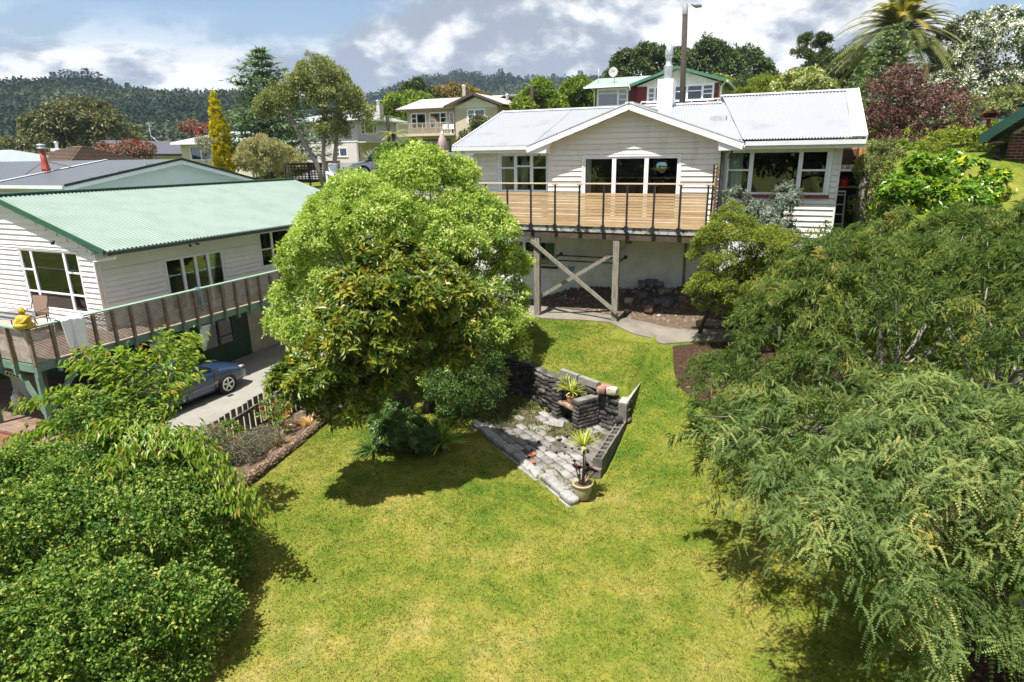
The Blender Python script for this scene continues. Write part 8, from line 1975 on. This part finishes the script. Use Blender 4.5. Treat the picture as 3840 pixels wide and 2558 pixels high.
def rail_fence():
    P = [(-9.45, 33.5, 5.35), (-8.95, 33.3, 5.13), (-8.5, 33.1, 4.9), (-7.9, 32.9, 4.6), (-7.2, 32.6, 4.3)]
    H = thing("rail_fence", "sloping white painted rail fence beside the kanuka trunks", "fence", (P[0][0], P[0][1], 4.3), grid=False)
    for p in P:
        m = MB(); m.box(p[0] - .05, p[0] + .05, p[1] - .05, p[1] + .05, p[2] - 1.3, p[2]); m.build("post", M_WHITE, H)
    for dz, h in ((-.04, .12), (-.75, .12)):
        for p, q in zip(P, P[1:]):
            m = MB(); m.bar((p[0], p[1] - .06, p[2] + dz), (q[0], q[1] - .06, q[2] + dz), .03, h); m.build("rail", M_WHITE, H)
    m = MB()
    for p, q in zip(P, P[1:]): m.add([(p[0], p[1], p[2] - .75), (q[0], q[1], q[2] - .75), (q[0], q[1], q[2] - .06), (p[0], p[1], p[2] - .06)], [(0, 1, 2, 3)])
    m.build("wire_mesh", glassmat("fine_mesh", (.75, .76, .76), .02), H)
rail_fence()
m = MB(); m.box(-.35, .35, -.3, .3, -.6, .95); m.box(-.38, .38, -.33, .33, .95, 1.02); solo(m, "gate_pillar", nmat("tan_stone", (.36, .29, .2), .9, .15, 5, .4, 20), "tan stone gate pillar beside the street", "pillar", (-9.55, 35, 4.85), grid=False, local=True)
m = MB(); m.box(-.2, .2, -.15, .15, .35, .9); m.box(-.05, .05, -.05, .05, -.6, .35); m.ext([(-.22, -.17, .9), (.22, -.17, .9), (.22, 0, 1.0), (-.22, 0, 1.0)], (0, .34, 0)); solo(m, "letterbox", M_WHITE, "white letterbox at the top of the rail fence", "letterbox", (-9.2, 33.9, 4.75), grid=False, local=True)
def lattice():
    H = thing("lattice_screen", "dark timber lattice screen behind the kanuka trunks", "screen", (-11, 35.5, 4.7), grid=False, local=True); dm = nmat("dark_lattice", (.035, .028, .022), .8)
    m = MB()
    for k in range(15): m.box(-1.3 + k * .18, -1.25 + k * .18, -.02, .0, .1, 1.0)
    for k in range(7): m.box(-1.3, 1.3, .001, .02, .12 + k * .14, .165 + k * .14)
    o = m.build("lattice_strips", dm, H); o["kind"] = "stuff"; m = MB(); m.box(-1.35, 1.35, -.04, .04, 1.0, 1.07)
    for x in (-1.35, 0, 1.3): m.box(x, x + .08, -.04, .04, -.6, 1.0)
    m.build("lattice_frame", dm, H)
lattice()

# ------------------------------------------------------------------ trees on the slope behind the viewpoint, mirrored in the windows
for i, (x, y, h, r, lab) in enumerate(((-13, -6.5, 9, 3.6, "broad dark tree behind the viewpoint, nearest on the left"), (-21, -12, 11, 4.6, "tall dark tree behind the viewpoint on the far left"), (-30, -14, 11, 5, "dark tree behind the viewpoint, furthest left"), (-7, -15, 10, 4.4, "dark tree behind the viewpoint, second on the left"), (3, -15, 9, 4.4, "dark tree straight behind the viewpoint"), (13, -12, 9, 4.6, "leafy tree behind the viewpoint on the right"))):
    bt("tree", lab, "tree", [(x, y, h * .62, r, r * .8, h * .42), (x + 2.2, y - 1, h * .5, r * .7, r * .6, h * .34)], L_DARK, 230, 24, .7, .55, .28, 400 + i, r0=.3, nlimb=4, group="trees behind the viewpoint")

# ------------------------------------------------------------------ the air over the valley
def haze():
    mb = MB(); mb.box(-2600, 2600, -1800, 2700, -30, 150)
    m = bpy.data.materials.new("valley_haze"); m.use_nodes = True; nt = m.node_tree; nt.nodes.remove(nt.nodes["Principled BSDF"])
    v = nt.nodes.new("ShaderNodeVolumePrincipled"); v.inputs["Color"].default_value = (.55, .73, 1.0, 1); v.inputs["Density"].default_value = .00016; v.inputs["Anisotropy"].default_value = .2
    nt.links.new(v.outputs[0], nt.nodes["Material Output"].inputs["Volume"])
    tag(link("haze", mb.mesh("haze", mats=[m])), "thin blue summer haze in the valley air", "haze", kind='stuff')
haze()
